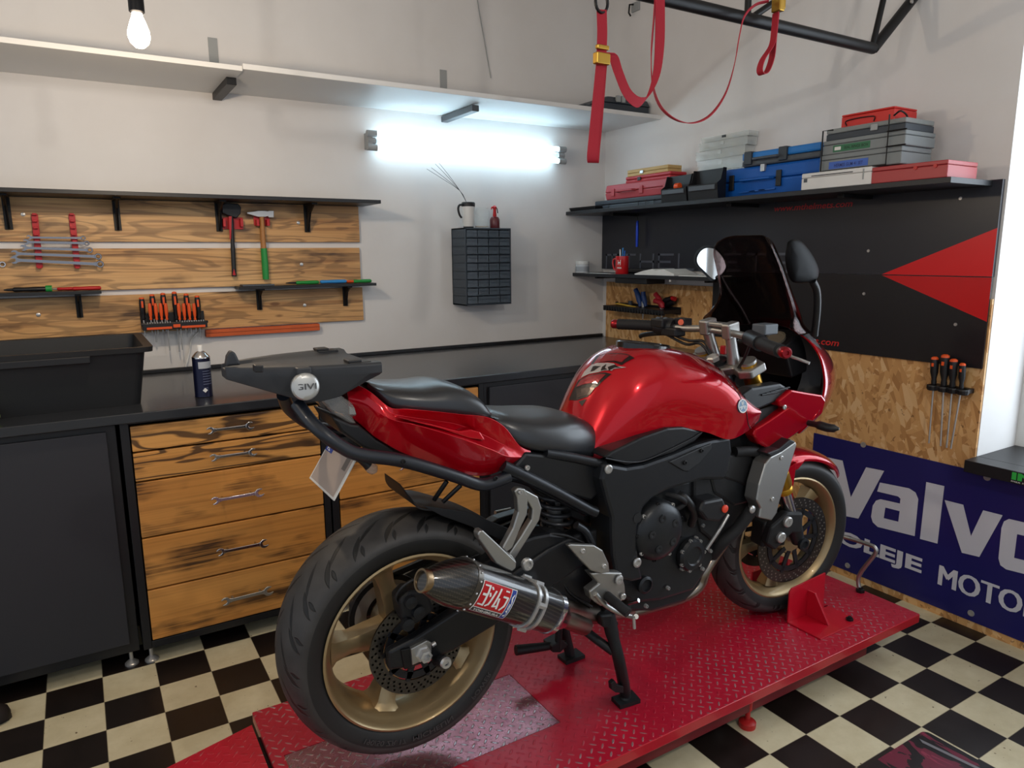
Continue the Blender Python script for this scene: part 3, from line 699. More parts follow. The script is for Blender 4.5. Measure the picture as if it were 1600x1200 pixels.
MB().bb((XW-.02, 1.354, 1.392), (XW-.003, 3.672, 1.744)).build('board', PB2, ps)
MB().bb((XW-.02, 1.354, 1.045), (XW-.012, 2.72, 1.390)).build('board', PB, ps)
x_ = XW-.0205
tp = fr(1378, 429, .02); a = fr(1562, 356, .02); c = fr(1545, 503, .02)
ar = MB(); ar.prism([V((x_, tp.y, 1.393)), V((x_, 1.3545, 1.393)), V((x_, 1.3545, a.z))], (-.0005, 0, 0)); ar.build('red_arrow', PR1, ps)
ar = MB(); ar.prism([V((x_, tp.y, 1.389)), V((x_, 1.3545, 1.389)), V((x_, 1.3545, c.z))], (-.0005, 0, 0)); ar.build('red_arrow', PR2, ps)
def wtext(s, pL, pR, zc, h, m, parent, bold=.0, shear=0, d=.0213):
    yl, yr = fr(*pL, d).y, fr(*pR, d).y
    return text_mb(s, V((XW-d, yl, zc-h/2)), UY, UZ, yl-yr, h, 0, bold, shear).build('lettering', m, parent)
wtext('www.mthelmets.com', (1210, 324), (1332, 320), fr(1270, 322, .02).z, .027, PTX, ps, .012, .2)
wtext('www.mthelmets.com', (1182, 533), (1311, 535), fr(1300, 535, .02).z, .03, mat('poster_text_bright', '#cf2a26', .4), ps, .012, .2)
# outlined block capitals MTHELMETS
yl, yr = fr(946, 405, .02).y, fr(1250, 405, .02).y
LT = {'M': [((0, 0), (0, 1), (1, 1), (1, 0)), ((.5, 1), (.5, .35))], 'T': [((0, 1), (1, 1)), ((.5, 1), (.5, 0))], 'H': [((0, 0), (0, 1)), ((1, 0), (1, 1)), ((0, .5), (1, .5))], 'E': [((1, 1), (0, 1), (0, 0), (1, 0)), ((0, .5), (.8, .5))], 'L': [((0, 1), (0, 0), (1, 0))], 'S': [((1, 1), (0, 1), (0, .5), (1, .5), (1, 0), (0, 0))]}
lw = (yl-yr)/9; mb = MB()
for i, ch in enumerate('MTHELMETS'):
    for st in LT[ch]:
        P = [V((XW-.0203, yl-i*lw-.012-u*lw*.7, 1.397+v*.082)) for u, v in st]
        for p, q in zip(P, P[1:]):
            mb.bb((XW-.0212, max(p.y, q.y)+.006, min(p.z, q.z)-.006 if p.z != q.z else p.z-.006), (XW-.0204, min(p.y, q.y)-.006, max(p.z, q.z)+.006))
mb.build('lettering', PO, ps)
for px, py in ((1357, 392), (1350, 459), (1493, 507), (1501, 310), (1340, 300)):
    q = fr(px, py, .02); MB().lathe([(.007, 0), (.006, .003), (0, .003)], (XW-.02, q.y, q.z), (-1, 0, 0), 10).build('screw_head', STEEL, ps)
# shelves
s1 = thing('wall_shelf', (XW-.15, 2.5, 1.725), 'long black shelf of tool cases above the advertising panel', 'shelf')
SPK = mat('speckled_black_laminate', '#202226', .45, var=.5)
MB().bb((XW-.305, 1.388, 1.722), (XW, YW-.002, 1.742)).build('board', SPK, s1, bevel=.0015)
for px in (980, 1165, 1340):
    q = fr(px, 320, .1); MB().bb((XW-.22, q.y-.015, 1.706), (XW, q.y+.015, 1.722)).build('bracket', BLKM, s1, bevel=.002)
s2 = thing('wall_shelf', (XW-.12, 3.1, 1.349), 'short black shelf with the red mug and papers', 'shelf')
MB().bb((XW-.25, 2.45, 1.349), (XW, YW-.002, 1.369)).build('board', SPK, s2, bevel=.0015)
a, b = fr(963, 432, .23), fr(1012, 432, .23)
MB().bb((XW-.24, b.y, 1.318), (XW-.1, a.y, 1.349)).build('drawer_tray', BLK, s2, bevel=.003)
for y in (3.5, 2.6): MB().bb((XW-.2, y-.012, 1.337), (XW, y+.012, 1.349)).build('bracket', BLKM, s2, bevel=.002)
ZS = 1.742
def span(xl, xr, yy, d, z0=None):
    return fr(*q3(xl, yy), d).y, fr(*q3(xr, yy), d).y
def zat(x, y, d): return fr(*q3(x, y), d).z
def case(name, lab, cat, xl, xr, yt, d, dep, z0, h, m, lid=None, latch=None, ml=PLB, handle=None, rib=False, split=.5, bev=.006, group=None, mlid=None, tape=0):
    yl, yr = span(xl, xr, yt, d)
    t = thing(name, (XW-d+dep/2, (yl+yr)/2, z0), lab, cat, group)
    X0, X1 = XW-d, XW-d+dep; L = yl-yr
    h1 = h*split
    def body(za, zb_, sh0, sh1): return [V((X0+sh0, yl-sh0, za)), V((X0+sh0, yr+sh0, za)), V((X1-sh0, yr+sh0, za)), V((X1-sh0, yl-sh0, za))], [V((X0+sh1, yl-sh1, zb_)), V((X0+sh1, yr+sh1, zb_)), V((X1-sh1, yr+sh1, zb_)), V((X1-sh1, yl-sh1, zb_))]
    MB().loft(list(body(z0, z0+h1-.001, tape, 0))).build('base', m, t, bevel=bev)
    MB().loft(list(body(z0+h1, z0+h, 0, tape))).build('lid', mlid or m, t, bevel=bev)
    if latch:
        for f in latch:
            MB().bb((X0-.006, yl-L*f-.014, z0+h1-h*.28), (X0, yl-L*f+.014, z0+h1+h*.22)).build('latch', ml, t, bevel=.002)
    if handle:
        f0, f1 = handle; mb = MB(); y0, y1 = yl-L*f0, yl-L*f1; zz = z0+h1
        mb.tube([V((X0+.002, y0, zz)), V((X0-.022, y0, zz)), V((X0-.022, y1, zz)), V((X0+.002, y1, zz))], .0065, 8); mb.build('handle', m, t, smooth=50)
    if rib:
        mb = MB()
        for i in range(9):
            y = yl-L*(i+.5)/9; mb.bb((X0-.003, y-.004, z0+.008), (X0, y+.004, z0+h1-.004))
        mb.build('rib', m, t)
    return t, X0, yl, yr
TRAY = mat('slate_plastic', '#363d45', .5)
yl, yr = span(70, 168, 470, .29)
tag(MB().loft([[V((XW-.28, yl-.006, ZS)), V((XW-.28, yr+.006, ZS)), V((XW-.06, yr+.006, ZS)), V((XW-.06, yl-.006, ZS))], [V((XW-.29, yl, ZS+.022)), V((XW-.29, yr, ZS+.022)), V((XW-.05, yr, ZS+.022)), V((XW-.05, yl, ZS+.022))]]).build('plastic_tray', PLB, bevel=.002), 'flat black tray at the left end of the tool case shelf', 'tray')
g1, X0, yl, yr = case('tool_case', 'slate grey flat tool case under the pink case', 'tool case', 168, 480, 440, .232, .2, ZS, .052, TRAY, latch=None, handle=None)
for f in (.16, .62, .8):
    y = yl-(yl-yr)*f; MB().tube([V((X0, y+.03, ZS+.03)), V((X0-.006, y+.03, ZS+.03)), V((X0-.006, y+.03, ZS+.005)), V((X0-.006, y-.03, ZS+.005)), V((X0-.006, y-.03, ZS+.03)), V((X0, y-.03, ZS+.03))], .002, 6).build('clasp', PLB, g1)
case('tool_case', 'faded pink red tool case with moulded handle on the slate grey case', 'tool case', 207, 502, 380, .226, .19, ZS+.0525, .083, PINK, latch=(.12, .5, .8), ml=PINK, handle=(.2, .42), tape=.006)
c_, X0, yl, yr = case('socket_box', 'small red plastic box under the yellow wooden box', 'box', 285, 455, 330, .2, .12, ZS+.136, .036, mat('red_box_plastic', '#b5343c', .45), latch=(.33,), ml=PLB)
case('wooden_box', 'small yellow wooden box with a metal clasp topping the pink stack', 'box', 292, 446, 300, .19, .1, ZS+.1725, .036, mat('pale_yellow_wood', '#c2a468', .55, var=.1), latch=(.38,), ml=STEEL, bev=.003)
for (xl, xr, d, m_, lab, h) in ((418, 512, .300, PLB, 'left black stacking bin with grey label edge on the tool case shelf', .135), (518, 630, .298, PLB, 'right black stacking bin beside the large blue case', .145)):
    yl, yr = span(xl, xr, 400, d); X0 = XW-d
    t = thing('stacking_bin', (X0+.08, (yl+yr)/2, ZS), lab, 'bin', 'black stacking bins')
    mb = MB(); w_ = .003
    for y in (yl, yr+w_): mb.prism([V((X0+.01, y, ZS)), V((X0+.062, y, ZS)), V((X0+.062, y, ZS+h)), V((X0+.04, y, ZS+h)), V((X0+.025, y, ZS+h*.62)), V((X0, y, ZS+h*.5))], (0, -w_, 0))
    mb.prism([V((X0+.01, yl, ZS)), V((X0+.013, yl, ZS)), V((X0+.003, yl, ZS+h*.5)), V((X0, yl, ZS+h*.5))], (0, yr-yl, 0))
    mb.bb((X0+.01, yl, ZS), (X0+.062, yr, ZS+.003)); mb.bb((X0+.059, yl, ZS), (X0+.062, yr, ZS+h))
    mb.build('tub', m_, t, bevel=.001)
    MB().bb((X0-.004, yl-.012, ZS+h*.3), (X0+.006, yr+.012, ZS+h*.46)).build('label_edge', GREYP, t, bevel=.002)
    MB().bb((X0+.016, yl-.008, ZS+.004), (X0+.055, yr+.008, ZS+h*.45)).build('contents', mat('bin_parts', '#3a3431', .7), t)
q = fr(*q3(483, 378), .27); tag(MB().cyl((q.x, q.y+.014, ZS+.079), (q.x, q.y-.014, ZS+.079), .0165, n=14).build('spool', ORNG, smooth=50), 'small orange spool lying in the left black stacking bin', 'spool')
# clear organisers: six flat boxes in a stack
CM = [mat('box_contents', c, .6) for c in ('#8f9a8a', '#7d8790', '#a89f80', '#6d7b84', '#a4a7a0', '#85907c')]
zz = ZS; hs = [.058, .04, .04, .05, .04, .035, .022]
ztop = zat(650, 195, .078); k_ = (ztop-ZS)/sum(hs)
LAY = ['lowest', 'second from the bottom', 'third from the bottom', 'fourth from the bottom', 'third from the top', 'second from the top', 'topmost']
for i, hh in enumerate(hs):
    hh *= k_; off = (0, 0, -3, 2, -4, 8, 14)[i]
    yl, yr = span(556+off, 738+off*.6, 270, .078); X0 = XW-.078
    t = thing('parts_organiser', (X0+.035, (yl+yr)/2, zz), 'clear plastic parts box in the stack left of the blue cases, '+LAY[i], 'organiser', 'clear parts boxes in a stack')
    mb = MB(); mb.bb((X0, yr, zz+.001), (X0+.003, yl, zz+hh-.001)); mb.bb((X0, yr, zz+.0005), (X0+.07, yl, zz+.003)); mb.bb((X0, yr, zz+hh-.004), (X0+.07, yl, zz+hh-.0005)); mb.bb((X0, yl-.003, zz+.001), (X0+.07, yl, zz+hh-.001)); mb.bb((X0, yr, zz+.001), (X0+.07, yr+.003, zz+hh-.001))
    mb.bb((X0-.002, yr-.001, zz+hh*.62), (X0, yl+.001, zz+hh*.68))
    mb.build('shell', CLEAR, t)
    for j in range(5):
        y = yl-(yl-yr)*(j+.5)/5; MB().bb((X0+.012, y-.016, zz+.004), (X0+.062, y+.016, zz+hh*random.uniform(.45, .75))).build('contents', CM[(i+j) % 6], t)
    MB().bb((X0-.005, (yl+yr)/2-.012, zz+hh*.45), (X0, (yl+yr)/2+.012, zz+hh*.85)).build('latch', PLB if i == 6 else CLEAR, t, bevel=.001)
    zz += hh
# blue cases
BDK = mat('blue_case', '#0f58ad', .42); BLT = mat('blue_case_light', '#2277c4', .42)
zt = zat(900, 295, .2)
t, X0, yl, yr = case('tool_case', 'large blue tool case with black latches and metal clasp on the shelf', 'tool case', 642, 1025, 345, .2, .12, ZS, zt-ZS, BDK, latch=(.14, .62), ml=PLB, handle=(.26, .56), split=.55, tape=.014, bev=.012)
L = yl-yr; MB().bb((X0-.004, yl-L*.475, zt-.03), (X0+.012, yl-L*.435, zt+.002)).build('clasp', STEEL, t, bevel=.001)
for f in (.3, .4, .5): MB().bb((X0-.003, yl-L*f-.05, ZS+.018+.015*f), (X0+.002, yl-L*f+.04, ZS+.024+.015*f)).build('rib', BDK, t)
zt2 = zat(870, 245, .19)
t, X0, yl, yr = case('drill_case', 'smaller blue and grey case with grey clips lying on the large blue case', 'tool case', 726, 1022, 270, .19, .11, zt+.0005, zt2-zt, GREYP, ml=TRAY, split=.45, mlid=BLT, bev=.008, handle=(.2, .52))
for f in (.1, .56): MB().bb((X0-.012, yl-(yl-yr)*f-.022, zt+.008), (X0+.03, yl-(yl-yr)*f+.022, zt2+.004)).build('clip', TRAY, t, bevel=.004)
# white box, red box, grey organisers on them
zw = zat(1000, 333, .3)
hw = .066
t, X0, yl, yr = case('flat_box', 'white flat box with a dark lid slot below the grey organisers', 'box', 952, 1215, 350, .302, .1, ZS, hw, WHITEP, split=.72, bev=.003)
MB().bb((X0-.001, yl-(yl-yr)*.15, ZS+hw*.78), (X0, yl-(yl-yr)*.75, ZS+hw*.83)).build('slot', PLB, t)
MB().bb((X0-.001, yl-.012, ZS+.03), (X0, yl-.028, ZS+.045)).build('mark', GREYP, t); MB().bb((X0-.002, yr+.03, ZS+.02), (X0, yr+.035, ZS+.06)).build('clip', GREYL, t)
t, X0, yl, yr = case('metal_box', 'red flat metal box at the right end of the tool case shelf', 'box', 1217, 1503, 335, .3, .2, ZS, .06, mat('brick_red_metal', '#a53a3c', .4), split=.75, bev=.003)
for f in (.6, .85): MB().cyl((X0-.004, yl-(yl-yr)*f, ZS+.042), (X0+.001, yl-(yl-yr)*f, ZS+.042), .007, n=12).build('button', REDM, t)
GO = mat('organiser_grey_plastic', '#7c8283', .5); GO2 = mat('organiser_top_smoke', '#8e9594', .25, alpha=.75)
z0 = ZS+hw+.0005; zs_ = []
za = zat(1150, 262, .26); h1 = za-z0
t, X0, yl, yr = case('assortment_box', 'grey assortment box with blue label, lowest of the grey stack', 'box', 1020, 1328, 290, .28, .2, z0, h1, GO, split=.7, bev=.004)
lb = MB().bb((X0-.001, yl-(yl-yr)*.13, z0+h1*.12), (X0, yl-(yl-yr)*.62, z0+h1*.55)).build('label_strip', mat('label_blue', '#3f63b5', .5), t)
text_mb('HERMES GUM 41 SET', V((X0-.0012, yl-(yl-yr)*.2, z0+h1*.22)), UY, UZ, (yl-yr)*.36, h1*.2, 0, .02).build('lettering', mat('label_ink', '#24306a', .6), lb)
zb2 = zat(1150, 208, .26); h2 = zb2-za
t, X0, yl, yr = case('assortment_box', 'grey assortment box with green label, middle of the grey stack', 'box', 1032, 1342, 240, .28, .2, za+.0005, h2, GO, split=.7, bev=.004)
lb = MB().bb((X0-.001, yl-(yl-yr)*.14, za+h2*.14), (X0, yl-(yl-yr)*.6, za+h2*.62)).build('label_strip', mat('label_green', '#2f6b4a', .5), t)
text_mb('SEAL RINGS BOX', V((X0-.0012, yl-(yl-yr)*.28, za+h2*.28)), UY, UZ, (yl-yr)*.3, h2*.2, 0, .02).build('lettering', mat('label_ink_green', '#12301f', .6), lb)
MB().bb((X0-.0014, yl-(yl-yr)*.16, za+h2*.26), (X0-.001, yl-(yl-yr)*.24, za+h2*.5)).build('label_mark', PAPER, lb)
zb3 = zat(1150, 162, .26); h3 = zb3-zb2
t, X0, yl, yr = case('assortment_box', 'dark grey box with clear lid, topmost of the grey stack', 'box', 1045, 1343, 195, .27, .19, zb2+.0005, h3, TRAY, split=.6, mlid=GO2, bev=.004, latch=(.63,), ml=GREYL)
zb4 = zat(1200, 107, .22)
t, X0, yl, yr = case('metal_box', 'bright red metal case with wire handle on top of the grey stack', 'box', 1103, 1302, 130, .23, .15, zb3+.0005, zb4-zb3, mat('signal_red_metal', '#c92a24', .38), split=.86, bev=.003)
MB().tube(crv([V((X0-.003, yl-(yl-yr)*.12, zb3+.01)), V((X0-.004, yl-(yl-yr)*.13, zb3+.03)), V((X0-.004, yl-(yl-yr)*.62, zb3+.03)), V((X0-.003, yl-(yl-yr)*.64, zb3+.01))], 4), .0022, 6).build('handle', BLKM, t)
# wire rack holding the grey stack
ya, yb = fr(*q3(1029, 240), .292).y, fr(*q3(1275, 240), .292).y
X0 = XW-.292; zr0, zr1 = ZS+hw+.002, zat(1030, 182, .292)
mb = MB()
mb.tube([V((X0, ya-.045, zr1-.002)), V((X0, ya, zr1)), V((X0, ya, zr0))], .003, 6)
mb.tube([V((X0, yb, zr1+.02)), V((X0, yb, zr0)), V((X0, ya, zr0))], .003, 6)
for zz in (za, zb2): mb.tube([V((X0, yb+.004, zz)), V((X0, fr(*q3(1345, 240), .292).y, zz))], .003, 6)
mb.tube(crv([V((XW-.26, fr(*q3(1300, 140), .26).y, zb3+.014)), V((XW-.27, fr(*q3(1325, 140), .27).y, zb3+.024)), V((XW-.2, fr(*q3(1350, 146), .2).y, zb3+.012)), V((XW-.18, fr(*q3(1320, 140), .18).y, zb3+.012))], 4), .0035, 6)
tag(mb.build('wire_rack', BLKM, smooth=50), 'black wire rack around the grey assortment boxes', 'rack')
# case on the upper white shelf by the corner
a, b = hZ(908, 165, 2.30), hZ(1030, 170, 2.30)
for (px0, px1, pt, dpt, lab, m_, z_) in ((968, 1031, 152, .30, 'grey tool case with light lid clips on the upper white shelf', GREYP, .0),):
    a = hY(px0-28, 165, 3.26); b = hY(px1+2, 165, 3.26)
    t = thing('tool_case', ((a.x+b.x)/2, 3.4, 2.257), lab, 'tool case')
    MB().loft([rr(a.x+.0, 3.26, min(b.x, 2.925), 3.6, 2.2575, .02), rr(a.x+.01, 3.26, min(b.x, 2.925), 3.6, 2.31, .02)]).build('base', TRAY, t, bevel=.004)
    MB().loft([rr(a.x-.01, 3.25, min(b.x, 2.925), 3.61, 2.3105, .02), rr(a.x+.05, 3.27, min(b.x, 2.92), 3.6, 2.345, .02)]).build('lid', TRAY, t, bevel=.004)
    for f in (.25, .33): MB().bb((a.x+(b.x-a.x)*f-.012, 3.243, 2.315), (a.x+(b.x-a.x)*f+.012, 3.262, 2.35)).build('clip', GREYL, t, bevel=.002)
a = hY(906, 172, 3.3)
tag(MB().bb((a.x, 3.25, 2.2575), (a.x+.12, 3.4, 2.285)).build('small_box', TRAY, bevel=.006), 'low dark box left of the grey case on the upper white shelf', 'box')
# blue inspection light hanging from the shelf
a, b = fr(996, 345, .06), fr(996, 386, .06)
t = thing('pen_light', (XW-.06, a.y, b.z), 'blue pen light hanging under the tool case shelf', 'light')
MB().lathe([(0, 0), (.008, .001), (.009, .03), (.0095, .1), (.0085, a.z-b.z-.01), (.006, a.z-b.z)], (XW-.06, a.y, b.z), (0, 0, 1), 14).build('barrel', mat('anodised_blue', '#1d3fae', .3, metal=.5), t, smooth=40)
MB().tube([V((XW-.06, a.y, a.z-.005)), V((XW-.06, a.y, 1.7225))], .0025, 6).build('hook', BLKM, t)
# things on the small shelf
ZM = 1.369
y = fr(910, 415, .2).y
t = thing('plastic_jar', (XW-.2, y, ZM), 'white lidded plastic jar at the left end of the small shelf', 'jar')
MB().lathe([(.04, 0), (.042, .003), (.042, .052), (.038, .055)], (XW-.2, y, ZM), (0, 0, 1), 24).build('body', mat('frosted_plastic', '#c9cdd0', .35), t, smooth=40)
MB().lathe([(.0425, .01), (.0425, .04)], (XW-.2, y, ZM), (0, 0, 1), 24).build('label_band', mat('jar_label', '#9aa0a6', .5), t, smooth=40)
MB().lathe([(.044, .054), (.044, .07), (.041, .073), (0, .073)], (XW-.2, y, ZM), (0, 0, 1), 24).build('lid', WHITEP, t, smooth=40)
a, b = fr(905, 425, .24), fr(955, 425, .24)
tag(MB().bb((XW-.245, b.y, ZM), (XW-.21+.02, a.y-.06, ZM+.0012)).build('paper_sheet', PAPER), 'white paper sheet lying in front of the white jar', 'paper')
ym = fr(972, 410, .19).y
MUG = mat('red_enamel', '#c2181f', .3, coat=.6)
pm = V((XW-.19, ym, ZM)); mh = .103; mr = .0385
t = thing('mug', pm, 'red mug with white emblem holding pens on the small shelf', 'mug')
MB().lathe([(0, 0), (mr-.003, 0), (mr, .004), (mr, mh), (mr-.004, mh), (mr-.005, .008), (0, .008)], pm, (0, 0, 1), 28).build('body', MUG, t, smooth=40)
MB().tube(crv([pm+V((-.012, mr-.003, mh*.85)), pm+V((-.014, mr+.022, mh*.8)), pm+V((-.014, mr+.026, mh*.5)), pm+V((-.013, mr+.012, mh*.25)), pm+V((-.012, mr-.003, mh*.2))], 4), .0055, 8).build('handle', MUG, t, smooth=60)
def mugmap(u, v, d):
    a = pi+.95+ (u-.5)*.62
    return lambda: None
def wrapm(a0, da, zc, h, r):
    return lambda u, v, d: V((pm.x+cos(a0+(u-.5)*da)*r, pm.y+sin(a0+(u-.5)*da)*r, pm.z+zc+(v-.5)*h))
A0 = pi+.42
text_mb('HONDA', None, (1, 0, 0), (0, 0, 1), 1, 1, mapf=wrapm(A0, .75, .036, .01, mr+.0006), bold=.04).build('lettering', PAPER, t)
mb = MB(); wm = wrapm(A0, .5, .066, .03, mr+.0006)
for q in (((.0, 1), (.17, 1), (.3, 0), (.1, 0)), ((.83, 1), (1, 1), (.9, 0), (.7, 0)), ((.2, .6), (.8, .6), (.76, .38), (.24, .38))): mb.face([mb.b.verts.new(wm(u, v, 0)) for u, v in q])
mb.build('emblem', PAPER, t)
for i, (dx, dy, m_) in enumerate(((.01, .008, BLUEL), (-.012, .0, WHITEP), (.004, -.012, BLUE))):
    tag(MB().tube([pm+V((dx*.6, dy*.6, .011)), pm+V((dx*1.4, dy*1.4, .15-.008*i))], [.004, .0042], 8).build('pen', m_, smooth=60), ('light blue pen standing in the red mug', 'white pen standing in the red mug', 'dark blue pen standing in the red mug')[i], 'pen')
a, b = fr(1000, 424, .2), fr(1062, 420, .2)
t = thing('open_book', (XW-.18, (a.y+b.y)/2, ZM), 'open white notebook lying between the mug and the windscreen', 'book')
ya, yb = a.y, b.y
MB().loft([[V((XW-.24, y, ZM+.0005)), V((XW-.08, y, ZM+.0005)), V((XW-.08, y, ZM+h)), V((XW-.24, y, ZM+h))] for y, h in ((ya, .006), (ya*.75+yb*.25, .024), ((ya+yb)/2+.01, .034), ((ya+yb)/2-.01, .026), (ya*.25+yb*.75, .034), (yb, .01))]).build('pages', PAPER, t)
MB().bb((XW-.245, yb+.03, ZM+.0), (XW-.241, yb+.02, ZM-.03)).build('bookmark', PAPER, t)
a, b = fr(1064, 424, .22), fr(1096, 424, .22)
tag(MB().bb((XW-.24, b.y-.1, ZM), (XW-.12, a.y-.003, ZM+.004)).build('paper_pad', PAPER), 'thin white pad right of the open notebook', 'paper')
a, b = fr(990, 415, .08), fr(1010, 415, .08)
tag(MB().bb((XW-.075, b.y-.25, ZM), (XW-.03, a.y+.12, ZM+.03)).build('pouch', PLB2, bevel=.008), 'long black pouch lying behind the red mug', 'pouch')
# tool rack on the OSB
tr = thing('tool_rack', (XW-.07, 3.3, 1.14), 'black slotted plier rack on the OSB board by the corner', 'rack')
a, b = fr(949, 480, .1), fr(1067, 486, .1)
zt = 1.172
yA, yB = 3.49, 2.956
mb = MB(); mb.bb((XW-.15, yB, zt-.022), (XW-.0125, yA, zt)); mb.bb((XW-.02, yB, zt-.03), (XW-.0125, yA, zt+.012))
for i in range(22): y = yA-(yA-yB)*(i+.5)/22; mb.bb((XW-.154, y-.006, zt-.03), (XW-.13, y+.006, zt-.006))
mb.bb((XW-.142, yB, zt-.03), (XW-.136, yA, zt-.02))
mb.build('shelf', PLB, tr, bevel=.0015)
def hp(px, py, d=.07): return fr(px, py, d)
def plier(pts1, pts2, m, lab, r=.0145, tip=None):
    t = thing('pliers', V((XW-.07, pts1[-1].y, zt)), lab, 'pliers')
    for p in (pts1, pts2): MB().tube(crv(p, 4), [r]*3+[r*1.15]*(4*(len(p)-1)-4)+[r*.8]*2, 10).build('grip', m, t, smooth=60)
    e = (pts1[-1]+pts2[-1])/2
    MB().tube([e+V((0, 0, .03)), e+V((0, 0, -.03)), e+V((0, .0, -.075))], [.012, .009, .003], 8).build('jaws', STEEL, t, smooth=60)
NAVY = mat('navy_grip', '#17386f', .5)
plier([hp(993, 452), hp(997, 462), hp(1001, 479)], [hp(1005, 456, .06), hp(1006, 466, .06), hp(1009, 479, .06)], NAVY, 'navy blue handled pliers in the plier rack')
plier([hp(1024, 459), hp(1030, 468), hp(1033, 480)], [hp(1023, 470, .09), hp(1032, 473, .09), hp(1036, 481, .09)], mat('dark_red_grip', '#a11f2b', .45), 'red handled pliers right of the navy pliers')
plier([hp(1050, 466, .05), hp(1040, 470, .05), hp(1034, 477, .05)], [hp(1054, 472, .04), hp(1044, 475, .04), hp(1036, 480, .04)], PLB, 'black handled pliers lying at the right of the plier rack')
mb = MB().tube([hp(963, 474, .09), hp(994, 480, .09)], [.011, .008], 10, flat=.6)
t = tag(mb.build('scraper', YEL, smooth=60), 'yellow handled scraper lying in the plier rack', 'scraper')
MB().sph(hp(964, 473, .09), .011, (1, 1, .8), 10).build('end_cap', PLB, t, smooth=60)
a = hp(985, 470, .05)
tag(MB().cyl(V((XW-.05, a.y, zt)), V((XW-.05, a.y, zt+.03)), .014, n=14).build('cap', TRAY, smooth=40), 'small grey cap standing behind the yellow scraper', 'cap')
MB().cyl(hp(1051, 466, .05)+V((0, .006, 0)), hp(1053, 467, .05)+V((0, -.01, 0)), .013, n=12).build('grip_end', REDP, [o for o in COL.objects if o.get('label', '').startswith('black handled pliers')][0], smooth=40)
# screwdriver rack at right
sr = thing('screwdriver_rack', (XW-.05, 1.48, .95), 'short black rack with four long screwdrivers on the OSB board', 'rack')
a, b = fr(*q6(622, 280), .06), fr(*q6(768, 295), .06)
mb = MB(); mb.bb((XW-.07, b.y, a.z-.014), (XW-.012, a.y, a.z+.004))
for x_q in (640, 680, 715, 752): y = fr(*q6(x_q, 285), .06).y; mb.lathe([(.019, -.016), (.021, 0), (.019, .006)], (XW-.06, y, a.z-.002), (0, 0, 1), 12)
mb.build('bar', PLB, sr, bevel=.002)
zk = a.z+.004
for i, (xt, yt, xs, ye, r) in enumerate(((648, 178, 626, 490, .0145), (686, 170, 668, 500, .0165), (716, 186, 690, 506, .0155), (748, 201, 705, 510, .012))):
    top = fr(*q6(xt, yt), .055); y = fr(*q6((644, 681, 712, 745)[i], 272), .055).y; bt = V((XW-.055, y, zk))
    e = fr(*q6(xs, ye), .055)
    t = thing('screwdriver', V((XW-.055, y, e.z)), 'long black screwdriver with orange top, %s in the OSB rack' % ('leftmost', 'second from left', 'third from left', 'rightmost')[i], 'screwdriver', 'screwdrivers in the OSB rack')
    hl = top.z-zk; ax_ = (V((XW-.055, top.y, top.z))-bt).normalized()
    MB().lathe([(r*.6, 0), (r*.7, hl*.1), (r*.6, hl*.2), (r, hl*.45), (r*1.02, hl*.8), (r*.9, hl*.93), (0, hl*.94)], bt, ax_, 14).build('handle', PLB, t, smooth=50)
    MB().lathe([(r*.93, hl*.9), (r*.9, hl*.96), (r*.5, hl), (0, hl)], bt, ax_, 14).build('cap', ORNG, t, smooth=50)
    MB().box(bt+ax_*hl*.72+V((-r*1.0, 0, 0)), (.002, r*.6, hl*.12)).build('inlay', ORNG, t)
    MB().tube([bt+V((0, 0, -.001)), V((XW-.055, e.y-.0, e.z))], .0034, 8).build('shaft', STEEL, t, smooth=60)
# oil company sign
sg = thing('banner_sign', (XW-.02, 1.3, .03), 'blue oil sign with white lettering at the foot of the right wall', 'sign')
SB = mat('banner_blue', '#1d1c5e', .35); SW = mat('banner_white', '#c9c9d2', .5)
d_ = .017
MB().bb((XW-.016, .35, .033), (XW-.012, 2.054, .644)).build('panel', SB, sg)
def sgp(pts): return [fr(*q6(x, y), d_) for x, y in pts]
LET = [[(255, 540), (315, 553), (345, 685), (400, 577), (465, 590), (372, 762), (312, 750)],
       [(617, 630), (682, 645), (657, 852), (594, 835)],
       [(683, 695), (750, 712), (778, 825), (822, 732), (892, 750), (808, 900), (745, 885)]]
mb = MB()
for P in LET: mb.prism(sgp(P), (-.0008, 0, 0))
A_ = [(450, 632), (555, 653), (578, 668), (588, 692), (575, 825), (442, 792), (424, 775), (418, 755), (424, 715), (436, 697), (452, 692), (522, 708), (524, 690), (515, 682), (440, 664)]
mb.prism(sgp(A_), (-.0008, 0, 0))
O_ = [(915, 763), (1030, 790), (1052, 806), (1060, 830), (1046, 945), (1035, 965), (1012, 972), (905, 945), (884, 930), (877, 905), (888, 795), (897, 772)]
mb.prism(sgp(O_), (-.0008, 0, 0))
lt = mb.build('lettering', SW, sg)
for P in ([(470, 722), (521, 735), (516, 773), (464, 760)], [(945, 818), (992, 829), (983, 915), (934, 903)]): MB().prism(sgp(P), (-.0014, 0, 0)).build('letter_opening', SB, lt)
yo = fr(*q6(1075, 800), d_).y
text_mb('line', V((XW-d_, yo, .29)), UY, UZ, .35, .2, .0008, .02).build('lettering', SW, sg)
yl = fr(*q6(298, 835), d_).y; yr = fr(*q6(601, 940), d_).y; yl2 = fr(*q6(660, 970), d_).y
zt_, zb_ = fr(*q6(535, 882), d_).z, fr(*q6(535, 952), d_).z
text_mb('OLEJE', V((XW-d_, yl, zb_)), UY, UZ, yl-yr, zt_-zb_, .0008, .035).build('lettering', SW, sg)
mb = text_mb('MOTOROWE', V((XW-d_, yl2, zb_)), UY, UZ, .61, zt_-zb_, .0008); text_mb('MOTOROWE', V((XW-d_, yl2-.0075, zb_)), UY, UZ, .61, zt_-zb_, .0012, mb=mb)
